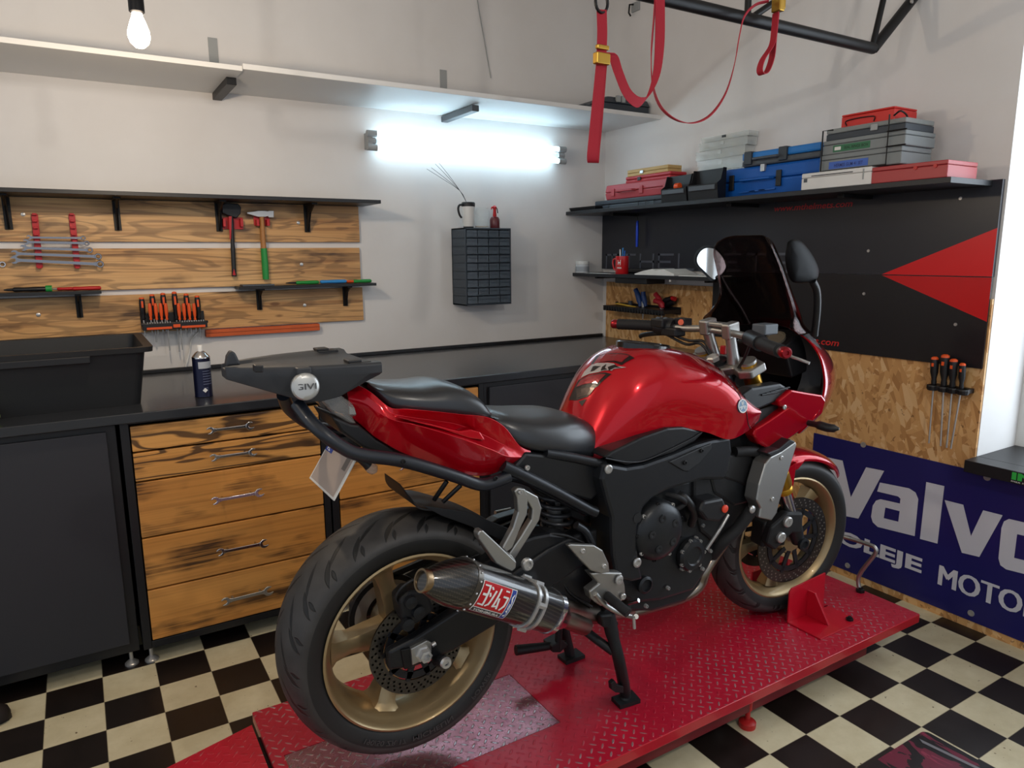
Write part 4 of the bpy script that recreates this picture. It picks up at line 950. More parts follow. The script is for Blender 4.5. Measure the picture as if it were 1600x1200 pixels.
mb.build('lettering', SW, sg)
for x, y in ((390, 496), (836, 614), (333, 931), (778, 1103)):
    q = fr(*q6(x, y), .016); MB().lathe([(.013, 0), (.012, .003), (.006, .003), (.005, .001), (0, .001)], (XW-.016, q.y, q.z), (-1, 0, 0), 16).build('eyelet', STEEL, sg, smooth=40)
# =================================================================== HANGING TRUSS AND STRAPS
YT, YS = 1.74, 1.67
tr = thing('roof_truss', hY(1300, 60, YT), 'black welded steel truss hanging at the top right', 'truss')
e0, e1 = hY(1365, 76, YT), hY(1425, 0, YT)
zb_ = e0.z; up_ = (e1-e0).normalized()
MB().tube([V((.9, YT, zb_)), V((e0.x, YT, zb_))], .02, 10).build('bottom_chord', BLKM, tr, smooth=50)
MB().tube([V((e0.x, YT, zb_)), e0+up_*((3.13-zb_)/up_.z)], .02, 10).build('diagonal', BLKM, tr, smooth=50)
s0, s1_ = hY(1362, 72, YT), hY(1379, 0, YT); su = (s1_-s0).normalized()
MB().tube([V((e0.x-.01, YT, zb_)), s0+su*((3.13-zb_)/su.z)], .011, 8).build('strut', BLKM, tr, smooth=50)
a, b = hY(1168, 24, YT), hY(1204, 0, YT); du = (b-a).normalized()
MB().tube([V((a.x, YT, zb_)), V((a.x-.0, YT, 3.13))], .011, 8).build('strut', BLKM, tr, smooth=50)
MB().tube([V((a.x+.01, YT, zb_)), a+du*((3.13-zb_)/du.z)], .011, 8).build('diagonal', BLKM, tr, smooth=50)
MB().tube([V((.9, YT, 3.13)), V((XW, YT, 3.13))], .02, 10).build('top_chord', BLKM, tr, smooth=50)
MB().tube([V((.9, YT, zb_)), V((.9, YT, 3.13))], .02, 10).build('strut', BLKM, tr, smooth=50)
bp_ = hY(1416, 5, YT); MB().cyl((bp_.x, YT-.024, bp_.z), (bp_.x, YT-.019, bp_.z), .008, n=10).build('bolt', STEEL, tr)
def sy(px, py, dy=0): return hY(px, py, YS+dy)
ux = V((cos(YAW-.25), -sin(YAW-.25), 0))
st = thing('lashing_strap', sy(930, 250), 'red lashing strap with buckle and long hanging loop, left of the two', 'strap')
mb = MB()
P = crv([sy(940, 15), sy(941, 50), sy(940, 80), sy(939, 100), sy(934, 150), sy(929, 200), sy(926, 240, -.01), sy(927, 254, 0), sy(929, 240, .015), sy(933, 200, .015), sy(937, 150, .012), sy(941, 98, .008)], 5)
n = len(P); mb.ribbon(P, [ux*(.029 if i < n*.3 else .029+.006*max(0, 1-abs(i-n*.6)/(n*.15))) for i in range(n)], .0012)
mb.build('webbing', REDS, st, smooth=40)
mb = MB(); P = crv([sy(944, 82), sy(957, 86), sy(966, 112), sy(980, 145), sy(998, 160), sy(1013, 150), sy(1026, 115), sy(1031, 60), sy(1031, -15)], 6); n = len(P)
mb.ribbon(P, [(ux*.03).lerp(ux*.016+V((0, 0, .03)), max(0, 1-abs(i-n*.5)/(n*.35))) for i in range(n)], .0012)
mb.ribbon([sy(1031, -15), sy(1031, -30), V((sy(1031, -30).x, YS, 2.6)), V((sy(1031, -30).x, YT, 3.12))], ux*.03, .0012)
mb.build('webbing', REDS, st, smooth=40)
q = sy(940, 92, -.006); MB().box(q, (.048, .02, .03)).build('buckle', BRASS, st, bevel=.003)
q = sy(941, 74, -.004); MB().box(q, (.042, .012, .012)).build('buckle_bar', BRASS, st, bevel=.003)
q = sy(940, 4); MB().ringloft([[q+V((cos(a)*.021, 0, sin(a)*.026))+V((cos(a)*.0045*cos(b), .0045*sin(b), sin(a)*.0045*cos(b))) for b in [2*pi*i/6 for i in range(6)]] for a in [2*pi*i/18 for i in range(18)]]).build('hook_ring', BLKM, st, smooth=60)
MB().tube([q+V((0, 0, .024)), V((q.x, YS, 3.15))], .004, 6).build('hanger', BLKM, st)
st = thing('lashing_strap', sy(1090, 190), 'red lashing strap hanging in a wide curve from the truss, right of the two', 'strap')
ins = V((0, .012, 0))
mb = MB(); P = [p+ins for p in crv([sy(1029, -15), sy(1026, 30), sy(1022, 85), sy(1024, 130), sy(1036, 165), sy(1060, 186), sy(1088, 191), sy(1115, 178), sy(1138, 145), sy(1152, 100), sy(1160, 55), sy(1168, 24), sy(1185, 6), sy(1206, 0)], 6)]; n = len(P)
mb.ribbon(P, [(ux*.018+V((0, .02, 0))).lerp(ux*.006+V((0, .028, .006)), max(0, 1-abs(i-n*.42)/(n*.3))) for i in range(n)], .0012)
mb.ribbon([p+ins for p in (sy(1029, -15), sy(1029, -30), V((sy(1029, -30).x, YS, 3.12)))], ux*.03, .0012)
mb.build('webbing', REDS, st, smooth=40)
mb = MB(); P = crv([sy(1212, 20), sy(1210, 45), sy(1206, 70), sy(1192, 92), sy(1187, 108), sy(1190, 116), sy(1198, 112), sy(1206, 90), sy(1209, 60), sy(1213, 22, .01)], 5)
mb.ribbon(P, ux*.004+V((0, .028, .0)), .0012); mb.build('webbing', REDS, st, smooth=40)
mb = MB(); q = sy(1216, 6); mb.box(q, (.024, .035, .05)); mb.box(q+V((.012, -.012, .01)), (.008, .012, .055)); mb.build('ratchet', BRASS, st, bevel=.003)
MB().tube([q+V((0, 0, .02)), V((q.x, YS, 3.14))], .004, 6).build('hanger', BLKM, st)
# =================================================================== LIFT
ZD = .185
DRED = diamond('red_chequer_plate', '#a00c28', '#ad132d', .02); DWORN = diamond('worn_chequer_plate', '#8a4450', '#b08088', .22, .75)
RPAINT = mat('red_gloss_paint', '#b00d22', .32, coat=.3, var=.12)
yd0, yd1, xd0, xd1 = 1.283, 1.985, .315, 2.512
lf = thing('motorcycle_lift', (1.4, 1.63, 0), 'red chequer plate motorcycle lift standing on the checkered floor', 'lift')
dk = MB(); px0, px1, py0, py1 = .35, 1.047, 1.478, 1.752
dk.bb((xd0, yd0, ZD-.006), (xd1, py0-.002, ZD)); dk.bb((xd0, py1+.002, ZD-.006), (xd1, yd1, ZD)); dk.bb((px1+.002, py0-.002, ZD-.006), (xd1, py1+.002, ZD)); dk.bb((xd0, py0-.002, ZD-.006), (px0-.002, py1+.002, ZD))
dk = dk.build('deck', DRED, lf)
for v in dk.data.vertices: pass
MB().bb((px0, py0, ZD-.006), (px1, py1, ZD-.0005)).build('removable_panel', DWORN, lf)
rm = MB()
rm.bb((xd0, yd0-.003, ZD-.032), (xd1, yd0+.02, ZD-.0005)); rm.bb((xd0, yd1-.02, ZD-.032), (xd1, yd1+.003, ZD-.0005)); rm.bb((xd1-.01, yd0, ZD-.032), (xd1+.003, yd1, ZD-.0005)); rm.bb((xd0, yd0, ZD-.032), (xd0+.01, yd1, ZD-.006))
rm.build('rim', RPAINT, lf, bevel=.002)
fb = MB()
for y in (yd0+.06, yd1-.11): fb.bb((.5, y, .06), (2.3, y+.05, .12))
for x in (.55, 2.2): fb.bb((x, yd0+.06, .1), (x+.05, yd1-.06, ZD-.03))
for y in (yd0+.13, yd1-.17): fb.bb((.6, y, .1), (2.1, y+.03, ZD-.01))
fb.build('base_frame', mat('dark_red_frame', '#6d0f1a', .5), lf)
# ramp
x0r, zr_ = xd0-.012, ZD-.004
x1r, z1r = xd0-.86, .004
DR2 = diamond('red_ramp_plate', '#b30d24', '#b0162b', -.05)
MB().loft([[V((x0r, yd0+.03, zr_)), V((x0r, yd1-.05, zr_)), V((x0r, yd1-.05, zr_-.008)), V((x0r, yd0+.03, zr_-.008))], [V((x1r, yd0+.03, z1r)), V((x1r, yd1-.03, z1r)), V((x1r, yd1-.03, z1r-.003)), V((x1r, yd0+.03, z1r-.003))]]).build('ramp', DR2, lf)
MB().cyl((xd0-.005, yd0+.1, ZD-.022), (xd0-.005, yd1-.1, ZD-.022), .008, n=8).build('hinge', BLKM, lf)
# chock
ck = thing('wheel_chock', (2.16, 1.46, ZD), 'red steel wheel chock bolted to the lift beside the front wheel', 'chock')
ya = 1.492; zt = hY(1234, 921, ya).z; xa = hY(1234, 930, ya).x; xb = hY(1289, 910, ya).x
MB().prism([V((xa, ya, ZD+.005)), V((xa-.0, ya, zt-.01)), V((xa+.012, ya, zt)), V((xb, ya, zt+.012)), V((xb, ya, ZD+.005))], (0, .006, 0)).build('upright_plate', RPAINT, ck, bevel=.001)
MB().bb((xa, 1.36, ZD), (xb+.03, ya+.006, ZD+.005)).build('base_plate', RPAINT, ck, bevel=.001)
xm = (xa+xb)/2; MB().prism([V((xm, ya, ZD+.005)), V((xm, ya, zt-.03)), V((xm, ya-.03, zt-.03)), V((xm, 1.40, ZD+.005))], (.008, 0, 0)).build('gusset', RPAINT, ck, bevel=.001)
MB().lathe([(.013, 0), (.013, .008), (.007, .008), (.007, .014), (0, .014)], (xb-.0, 1.385, ZD+.005), (0, 0, 1), 6).build('bolt', BLKM, ck)
# far side twin of the chock plate
MB().bb((xa, 1.655, ZD+.0), (xb, 1.661, zt)).build('upright_plate', RPAINT, ck)
MB().bb((xa, 1.655, ZD), (xb, 1.78, ZD+.005)).build('base_plate', RPAINT, ck); MB().bb((xb+.01, ya, ZD), (xb+.03, 1.7, ZD+.005)).build('tie_plate', RPAINT, ck)
# handle bar rod at the front edge
xr_ = 2.49
R_ = [V((xr_, 1.50, ZD)), hX(1342, 900, xr_), hX(1367, 866, xr_), hX(1368, 857, xr_), hX(1358, 851, xr_), hX(1313, 837, xr_), hX(1290, 830, xr_)]
t = tag(MB().tube(crv(R_, 4), .008, 10).build('locking_bar', ALU, smooth=60), 'bent grey metal bar standing at the front end of the lift', 'bar')
MB().lathe([(.016, 0), (.016, .012), (.009, .014), (.009, .02)], (xr_, 1.50, ZD), (0, 0, 1), 6).build('nut', BLKM, t)
# screw foot and casters
q = hZ(1172, 1138, 0)
ft = MB()
for x, y in ((q.x, q.y+.012), (q.x, yd1-.06), (.62, yd0+.06), (.62, yd1-.06)):
    ft = MB(); ft.lathe([(.026, 0), (.027, .004), (.027, .018), (.02, .024), (.008, .026), (.008, .06), (.013, .06), (.014, .1), (.012, .102), (.009, .102), (.009, .15)], (x, y, 0), (0, 0, 1), 16)
    ft.build('screw_foot', REDM, lf, smooth=40)
q = hZ(1128, 1142, 0)
for x, y in ((q.x, q.y+.03), (q.x, yd1-.1), (.8, yd0+.08)):
    mb = MB().cyl((x, y-.011, .026), (x, y+.011, .026), .026, n=18); mb.build('caster_wheel', PLB, lf, smooth=40)
    mb = MB(); mb.bb((x-.014, y-.016, .02), (x+.022, y-.013, .068)); mb.bb((x-.014, y+.013, .02), (x+.022, y+.016, .068)); mb.bb((x-.02, y-.02, .064), (x+.03, y+.02, .07)); mb.bb((x-.01, y-.01, .07), (x+.02, y+.01, .12)); mb.build('caster_fork', STEEL, lf, bevel=.001)
# =================================================================== FLOOR ITEMS
g = G('printed_mat'); nz = g.noise(g.coord(scale=(6, 2.2, 1), rot=(0, 0, .5)), 2.2, 3, .6, 1.2)
c = g.ramp(nz, [(.0, '#141013'), (.47, '#1d1418'), (.5, '#6a1f35'), (.62, '#8a3148'), (.66, '#1a1216'), (1, '#251a20')], 'CONSTANT')
g.l(c, g.b.inputs['Base Color']); g.set(Roughness=.35)
c0 = hZ(1440, 1146, 0)
mt = tag(MB().loft([[V(p)+V((0, 0, z)) for p in rr(c0.x-.75, c0.y-.55, c0.x+.015, c0.y, 0, .02)] for z in (.0, .006)]).build('floor_mat', g.m), 'printed black and dark red mat on the floor at bottom right', 'mat')
mb = MB(); MB_ = mb
mb.prism([V((c0.x-.05, c0.y-.03, .0063)), V((c0.x-.04, c0.y-.015, .0063)), V((c0.x+.0, c0.y-.3, .0063)), V((c0.x-.012, c0.y-.3, .0063))], (0, 0, .0004)); mb.build('print_stripe', mat('mat_print_grey', '#77757a', .5), mt)
sh = thing('shoe', (-.41, 2.70, 0), 'dark shoe toe showing at the left picture edge', 'shoe')
SHO = mat('shoe_brown', '#1e1614', .6)
MB().loft([[V((x, 2.665+w*cos(a)*1.0, .012+max(0, h*sin(a))*1.0)) for a in [pi*i/8 for i in range(9)]]+[V((x, 2.665-w, .012)), V((x, 2.665+w, .012))] for x, w, h in ((-.60, .03, .07), (-.56, .036, .1), (-.48, .038, .085), (-.42, .046, .062), (-.36, .044, .048), (-.33, .03, .034), (-.322, .012, .016))]).build('upper', SHO, sh, smooth=60)
MB().prism([V((-.605+.285*(.5-.5*cos(a))if a <= pi else -.605+.285*(.5-.5*cos(a)), 2.665+.046*sin(a), 0)) for a in [2*pi*i/20 for i in range(20)]], (0, 0, .014)).build('sole', PLB, sh)
# =================================================================== MOTORCYCLE
RED = redpaint('candy_red_paint', ('#c2051a', '#56030f'), .3, .2)
BODYB = mat('satin_black_paint', '#1a1b1e', .36, metal=.2); FRM = mat('frame_black', '#26282c', .33, metal=.4)
ENG = mat('engine_black', '#26282b', .34, metal=.35, bump=(150, .05)); ENGD = mat('engine_dark', '#121214', .6)
SEATM = mat('seat_vinyl', '#232529', .3, bump=(500, .06), spec=.8); SEATM2 = mat('seat_vinyl_side', '#19191b', .42)
GOLD = mat('gold_wheel_paint', '#a38d68', .38, metal=.65, coat=.2); GOLDF = mat('gold_anodised', '#b98a2c', .3, metal=.9)
RAILM = mat('blue_black_rail', '#181c24', .38, coat=.2); CARB = carbon(); DISC = mat('disc_steel', '#55524f', .32, metal=.95)
CASTB = mat('satin_dark_casting', '#202226', .4, metal=.3); RACKM = mat('rack_plate_plastic', '#2e3034', .5, bump=(220, .06))
mc = thing('motorcycle', (1.35, Y0, .185), 'dark red sport touring motorcycle on its centre stand on the red lift', 'motorcycle')
def mir(v): return V((v.x, 2*Y0-v.y, v.z))
def panel(name, poly, w0, w1, m, parent=None, bevel=.004, both=False, taper=None, z=None, label=None, smooth=None):
    f = z or (lambda x, y: (x, y))
    P = [B(f(*p), w0) for p in poly]; out = []
    for s in ((1, -1) if both else (1,)):
        Q = P if s > 0 else [mir(p) for p in P]
        out.append(MB().prism(Q, (0, s*(w0-w1), 0), taper).build(name, m, parent or mc, bevel=bevel, label=label, smooth=smooth))
    return out[0]
def ptube(name, pts, r, m, parent=None, z=None, n=10, k=5, both=False, label=None, flat=1):
    """pts: (x, y, w) photo point and offset from the mid plane"""
    f = z or (lambda x, y: (x, y)); P = crv([B(f(a, b), w) for a, b, w in pts], k); out = []
    for s in ((1, -1) if both else (1,)):
        out.append(MB().tube(P if s > 0 else [mir(p) for p in P], r, n, flat=flat).build(name, m, parent or mc, smooth=60, label=label))
    return out[0]
def bolt(p, r, parent, m=None, h=.006, name='bolt'):
    return MB().lathe([(r, 0), (r, h*.7), (r*.8, h), (r*.55, h), (r*.5, h*.5), (0, h*.5)], p, (0, -1, 0), 12).build(name, m or STEEL, parent, smooth=40)
def cr1(vals, t):
    n = len(vals)-1; i = min(int(t*n), n-1); f = t*n-i
    g_ = lambda j: vals[max(0, min(n, j))]
    p0, p1, p2, p3 = g_(i-1), g_(i), g_(i+1), g_(i+2)
    if i == 0: p0 = tuple(2*a-b for a, b in zip(p1, p2))
    if i == n-1: p3 = tuple(2*b-a for a, b in zip(p1, p2))
    return tuple(.5*((2*b)+(c-a)*f+(2*a-5*b+4*c-d)*f*f+(3*b-a-3*c+d)*f**3) for a, b, c, d in zip(p0, p1, p2, p3))
def lin1(vals, t):
    n = len(vals)-1; i = min(int(t*n), n-1); f = t*n-i; return tuple(a+(b-a)*f for a, b in zip(vals[i], vals[i+1]))
class Surf:
    """symmetric body: stations (x, [(w, z) from the top centre down])"""
    lv = False
    def __init__(s, st): s.st = [[(x, w, z) for w, z in prof] for x, prof in st]
    def pt(s, u, v):
        sg = -1 if v < 0 else 1
        c = cr1([(lin1 if s.lv else cr1)(p, abs(v)) for p in s.st], u); return V((c[0], Y0-sg*max(c[1], 0), c[2]))
    def nrm(s, u, v, e=.01):
        a = s.pt(min(u+e, 1), v)-s.pt(max(u-e, 0), v); b = s.pt(u, min(v+e, 1))-s.pt(u, max(v-e, -1))
        n = a.cross(b).normalized()
        c = s.pt(u, v)-V((s.pt(u, 0).x, Y0, s.pt(u, 1).z)); return n if n.dot(c) > 0 else -n
    def mb(s, nu=24, nv=14):
        rings = [[s.pt(i/nu, j/nv) for j in range(-nv, nv+1)] for i in range(nu+1)]
        return MB().loft(rings, True, True)
    def patch(s, uv, off=.0012, mb=None):
        mb = mb or MB(); vs = [mb.b.verts.new(s.pt(u, v)+s.nrm(u, v)*off) for u, v in uv]; mb.face(vs); return mb
    def strip(s, a, b, n=8, off=.0012, mb=None, wd=None):
        """quad strip between two uv lines"""
        mb = mb or MB(); L = []
        for i in range(n+1):
            t = i/n; row = []
            for p in (a, b):
                u = p[0][0]+(p[1][0]-p[0][0])*t; v = p[0][1]+(p[1][1]-p[0][1])*t
                row.append(mb.b.verts.new(s.pt(u, v)+s.nrm(u, v)*off))
            L.append(row)
        for p, q in zip(L, L[1:]): mb.face((p[0], p[1], q[1], q[0]))
        return mb
# ------------------------------------------------------------------ wheels
FA = V((2.085, Y0, .489)); RA = V((.625, Y0, .551))
RK = radians(24.5); SU = V((-sin(RK), 0, cos(RK))); SA = V((1.745, Y0, 1.13))
SR = Matrix.Rotation(radians(-7.2), 3, SU)
def steer(v): return SA+SR @ (v-SA)
def tyre_mat(name, c, half, n, ang0=0):
    g = G(name); x, y, z = g.sep(g.coord('Object'))
    dx, dz, dy = c.x-1.35, c.z-.185, c.y-Y0
    an = g.math('DIVIDE', g.math('ARCTAN2', g.math('SUBTRACT', z, dz), g.math('SUBTRACT', x, dx)), 2*pi/n)
    rad = g.math('SQRT', g.math('ADD', g.math('POWER', g.math('SUBTRACT', x, dx), 2), g.math('POWER', g.math('SUBTRACT', z, dz), 2)))
    t = g.math('DIVIDE', y, half); at = g.math('ABSOLUTE', t)
    tot = None
    for sk, off, lo, hi, wd in ((1.7, 0, .10, .64, .12), (1.1, .5, .40, .95, .11), (.5, .22, .70, .97, .07)):
        ph = g.math('FRACT', g.math('ADD', g.math('SUBTRACT', g.math('ADD', an, 50+off), g.math('MULTIPLY', g.math('POWER', at, .8), sk)), g.math('MULTIPLY', g.math('SIGN', t), .25)))
        d = g.math('ABSOLUTE', g.math('SUBTRACT', ph, .5))
        mid, hw = (lo+hi)/2, (hi-lo)/2
        e = g.math('DIVIDE', g.math('ABSOLUTE', g.math('SUBTRACT', at, mid)), hw)
        wv = g.math('MULTIPLY', g.math('SUBTRACT', 1, g.math('POWER', e, 2)), wd)
        k = g.math('MINIMUM', g.math('MAXIMUM', g.math('DIVIDE', g.math('SUBTRACT', wv, d), .025), 0), 1)
        tot = k if tot is None else g.math('MAXIMUM', tot, k)
    r0 = .262 if half > .08 else .256
    tot = g.math('MULTIPLY', tot, g.math('GREATER_THAN', rad, r0))
    nz = g.noise(g.coord(), 20, 4)
    side = g.math('LESS_THAN', rad, r0+.004)
    col = g.mix(side, g.ramp(nz, [(.3, '#2c2a29'), (.7, '#393736')]), '#181818')
    col = g.mix(tot, col, '#060606')
    g.l(col, g.b.inputs['Base Color']); g.set(Roughness=.58); g.bump(g.math('SUBTRACT', 1, tot), .9, .004); return g.m
def wheel(name, c, rim, tyre, tm, spokes, ang, wp=None, hubw=.09, label=None):
    ax = (0, -1, 0)
    rm = MB().lathe(rim, c, ax, 72, closed=True)
    n = len(spokes)
    for k in range(5):
        a = ang+2*pi*k/5; d = V((cos(a), 0, sin(a))); e = V((-sin(a), 0, cos(a)))
        secs = []
        for r, hw, t0, t1 in spokes:
            q = c+d*r
            secs.append([q-e*hw+V((0, -t1+.006, 0)), q-e*hw*.6+V((0, -t1, 0)), q+e*hw*.6+V((0, -t1, 0)), q+e*hw+V((0, -t1+.006, 0)), q+e*hw+V((0, -t0, 0)), q-e*hw+V((0, -t0, 0))])
        rm.loft(secs)
    rm.lathe([(.028, hubw), (.05, hubw-.004), (.056, hubw-.02), (.05, 0), (.056, -hubw+.02), (.05, -hubw+.004), (.028, -hubw)], c, ax, 32)
    w_ = rm.build(name, GOLD, mc, smooth=35, warp=wp, label=label)
    t_ = MB().lathe(tyre, c, ax, 96, closed=True).build('tyre', tm, w_, smooth=60, warp=wp)
    return w_, t_
def ring_prof(pr): return pr+[(r, -t) for r, t in pr[::-1]]
rimR = [(.228, .089), (.223, .091), (.218, .087), (.214, .074), (.206, .064), (.196, .045), (.192, .0)]
rimR = rimR+[(r, -t) for r, t in rimR[:-1][::-1]]+[(.224, -.08), (.21, -.06), (.204, 0), (.21, .06), (.224, .08)]
tyR = [(.224, .079), (.228, .0845), (.24, .0905), (.255, .0945), (.27, .0955), (.279, .093), (.287, .086), (.296, .070), (.3035, .048), (.3085, .024), (.3105, 0)]
tyR = tyR+[(r, -t) for r, t in tyR[:-1][::-1]]+[(.215, -.07), (.21, 0), (.215, .07)]
TR = tyre_mat('rear_tyre_rubber', RA, .0955, 22); TF = tyre_mat('front_tyre_rubber', FA, .061, 18)
rw_, rt_ = wheel('rear_wheel', RA, rimR, tyR, TR, [(.045, .034, -.03, .035), (.09, .026, -.03, .03), (.14, .02, -.025, .03), (.18, .024, -.035, .04), (.197, .036, -.045, .05)], radians(179), label='gold five spoke rear wheel')
def arcmap(c, r0, h, a0, da, w, wp=None):
    def f(u, v, d):
        a = a0+(u)*da; r = r0+(v-.5)*h
        p = V((c.x+cos(a)*r, c.y-w-d, c.z+sin(a)*r)); return wp(p) if wp else p
    return f
TTX = mat('tyre_lettering', '#3a3a3a', .55)
for s_, a0, da in (('190/50 ZR 17', radians(262), radians(-26)), ('MICHELIN', radians(292), radians(-26)), ('POWER', radians(325), radians(-18))):
    text_mb(s_, None, (1, 0, 0), (0, 0, 1), 1, 1, mapf=arcmap(RA, .2525, .014, a0+da, -da, .0952), bold=.02).build('lettering', TTX, rt_)
def disc(c, r0, r1, w, parent, wp=None, holes=True, ncar=10):
    g_name = 'brake_disc'
    mb = MB().lathe([(r1, w-.0025), (r1, w+.0025), (r0, w+.0025), (r0, w-.0025)], c, (0, -1, 0), 64, closed=True)
    d = mb.build(g_name, DISC, parent, smooth=35, warp=wp)
    hm = MB()
    if holes:
        for k in range(36):
            for j, rr_ in enumerate((.3, .55, .8)):
                a = 2*pi*(k+.33*j)/36; r = r0+(r1-r0)*rr_; hm.lathe([(.0032, w+.0027), (0, w+.0027)], c+V((cos(a)*r, 0, sin(a)*r)), (0, -1, 0), 6)
        hm.build('drillings', mat('drill_hole', '#8b857c', .5), d, warp=wp)
    mb = MB().lathe([(r0-.004, w-.003), (r0-.004, w+.003), (r0-.022, w+.003), (r0-.022, w-.003)], c, (0, -1, 0), 48, closed=True)
    for k in range(ncar):
        a = 2*pi*k/ncar; dd = V((cos(a), 0, sin(a))); e = V((-sin(a), 0, cos(a))); q = c+V((0, -w, 0))
        mb.prism([q+dd*(r0-.02)-e*.008+V((0, .003, 0)), q+dd*(r0+.003)-e*.005+V((0, .003, 0)), q+dd*(r0+.003)+e*.005+V((0, .003, 0)), q+dd*(r0-.02)+e*.008+V((0, .003, 0))], (0, -.006, 0))
        mb.prism([q+dd*.04-e*.009+V((0, .003, 0)), q+dd*(r0-.02)-e*.007+V((0, .003, 0)), q+dd*(r0-.02)+e*.007+V((0, .003, 0)), q+dd*.04+e*.009+V((0, .003, 0))], (0, -.006, 0))
    mb.build('disc_carrier', CASTB, parent, smooth=35, warp=wp)
    return d
disc(RA, .088, .1225, .102, rw_)
# sprocket and chain on the far side
mb = MB()
N_ = 45
mb.lathe([(.1, -.088), (.1, -.094), (.06, -.094), (.06, -.088)], RA, (0, -1, 0), 45, closed=True)
mb.build('sprocket', STEEL, rw_, smooth=35)
PV = V((1.125, Y0, .70)); ch = MB()
for dz, r in ((.1, .1), (-.1, -.1)):
    ch.prism([RA+V((0, .085, r-.008)), V((1.2, Y0+.085, .705+r*.45-.008)), V((1.2, Y0+.085, .705+r*.45+.008)), RA+V((0, .085, r+.008))], (0, .012, 0))
ch.lathe([(.107, -.085), (.107, -.097), (.093, -.097), (.093, -.085)], RA, (0, -1, 0), 40, closed=True)
ch.build('chain', ENGD, mc)
rimF = [(.228, .051), (.223, .053), (.218, .05), (.213, .04), (.203, .03), (.197, 0)]
rimF = rimF+[(r, -t) for r, t in rimF[:-1][::-1]]+[(.224, -.044), (.21, -.03), (.206, 0), (.21, .03), (.224, .044)]
tyF = [(.222, .046), (.228, .051), (.24, .057), (.254, .0605), (.266, .0605), (.274, .057), (.285, .046), (.294, .03), (.299, .013), (.3, 0)]
tyF = tyF+[(r, -t) for r, t in tyF[:-1][::-1]]+[(.214, -.04), (.21, 0), (.214, .04)]
fw_, ft_ = wheel('front_wheel', FA, rimF, tyF, TF, [(.04, .028, -.02, .02), (.09, .02, -.02, .02), (.15, .018, -.018, .018), (.195, .03, -.025, .025)], radians(118), steer, .07, label='gold five spoke front wheel')
disc(FA, .12, .159, .066, fw_, steer); disc(FA, .12, .159, -.066, fw_, steer, False)
# rear axle, swingarm, caliper
sa = MB()
def bar(mb, secs): mb.loft([[V((x, Y0-w0, za)), V((x, Y0-w0, zb)), V((x, Y0-w1, zb)), V((x, Y0-w1, za))] for x, w0, w1, za, zb in secs])
bar(sa, [(.535, .145, .12, .535, .585), (.60, .148, .118, .525, .60), (.70, .15, .115, .535, .635), (.84, .152, .112, .575, .685), (.98, .15, .105, .62, .735), (1.09, .145, .10, .655, .755), (1.15, .14, .10, .675, .75)])
bar(sa, [(.535, -.145, -.12, .535, .585), (.70, -.15, -.115, .535, .635), (.98, -.15, -.105, .62, .735), (1.15, -.14, -.10, .675, .75)])
bar(sa, [(.98, .12, -.13, .62, .70), (1.08, .12, -.13, .64, .72)])
sw = sa.build('swingarm', BODYB, mc, bevel=.008, seg=3)
panel('swingarm_arch', [(120, 470), (200, 420), (290, 362), (340, 345), (400, 334), (480, 342), (540, 372), (575, 420), (580, 520), (560, 610), (500, 650), (430, 620), (340, 570), (240, 520)], .14, .07, BODYB, sw, .008, z=z2)
panel('axle_block', [(606, 715), (672, 680), (690, 690), (690, 748), (612, 782)], .158, .14, ALU, sw, .002, z=z3)
panel('axle_slot', [(565, 720), (606, 710), (612, 790), (580, 800)], .152, .14, BLKM, sw, .002, z=z3)
q = B(z3(655, 733), .158); MB().lathe([(.02, 0), (.02, .004), (.0155, .005), (.0155, .02), (.009, .021), (.008, .012), (0, .012)], q, (0, -1, 0), 6).build('axle_nut', STEEL, sw)
q = B(z3(745, 770), .16); ptube('axle_slider', [(712, 760, .14), (745, 770, .2)], .0145, PLB, sw, z3); MB().lathe([(.0145, 0), (.012, .006), (.006, .006), (.005, .002), (0, .002)], B(z3(747, 771), .2), (0, -1, 0), 18).build('slider_cap', STEEL, sw, smooth=40)
ptube('adjuster_bolt', [(690, 700, .15), (705, 690, .15)], .006, STEEL, sw, z3)
mb = MB(); mb.prism([B(z3(*p), .145) for p in ((560, 520), (600, 480), (680, 480), (700, 560), (640, 610), (590, 630), (570, 590))], (0, .06, 0))
cp = mb.build('rear_caliper', ENGD, mc, bevel=.008)
for x, y in ((632, 560), (588, 610), (600, 520)): MB().lathe([(.016, 0), (.015, .012), (0, .014)], B(z3(x, y), .145), (0, -1, 0), 16).build('piston_cap', CASTB, cp, smooth=40)
ptube('brake_hose', [(560, 540, .13), (545, 500, .13), (600, 440, .14), (720, 400, .12), (880, 330, .1)], .004, PLB, mc, z3)
# hugger
hp_ = [(634, 762), (643, 778), (656, 793), (690, 797), (725, 806), (760, 817), (795, 834), (815, 846)]
P = crv([B(p, .085) for p in hp_], 4); mb = MB()
rings = []
for i, p in enumerate(P):
    f = i/(len(P)-1); wv = .03+.057*min(1, f*4+.35)
    rings.append([V((p.x, Y0-s*wv, p.z+(.022 if abs(s) < .8 else 0)*min(1, f*3)-t)) for s, t in ((1, 0), (.8, 0), (-.8, 0), (-1, 0), (-1, .004), (-.8, .004), (.8, .004), (1, .004))])
hg = mb.loft(rings).build('rear_hugger', PLB, mc, smooth=40)
panel('hugger_side', [(660, 790), (730, 800), (800, 828), (835, 862), (800, 852), (740, 824), (690, 806)], .088, .082, PLB, hg, .001)
for a_, b_ in (((1114, 900), (1178, 806)), ((1158, 910), (1248, 826))): ptube('hugger_stay', [(a_[0], a_[1], .03), (b_[0], b_[1], .05)], .006, PLB, mc, z6, 8)
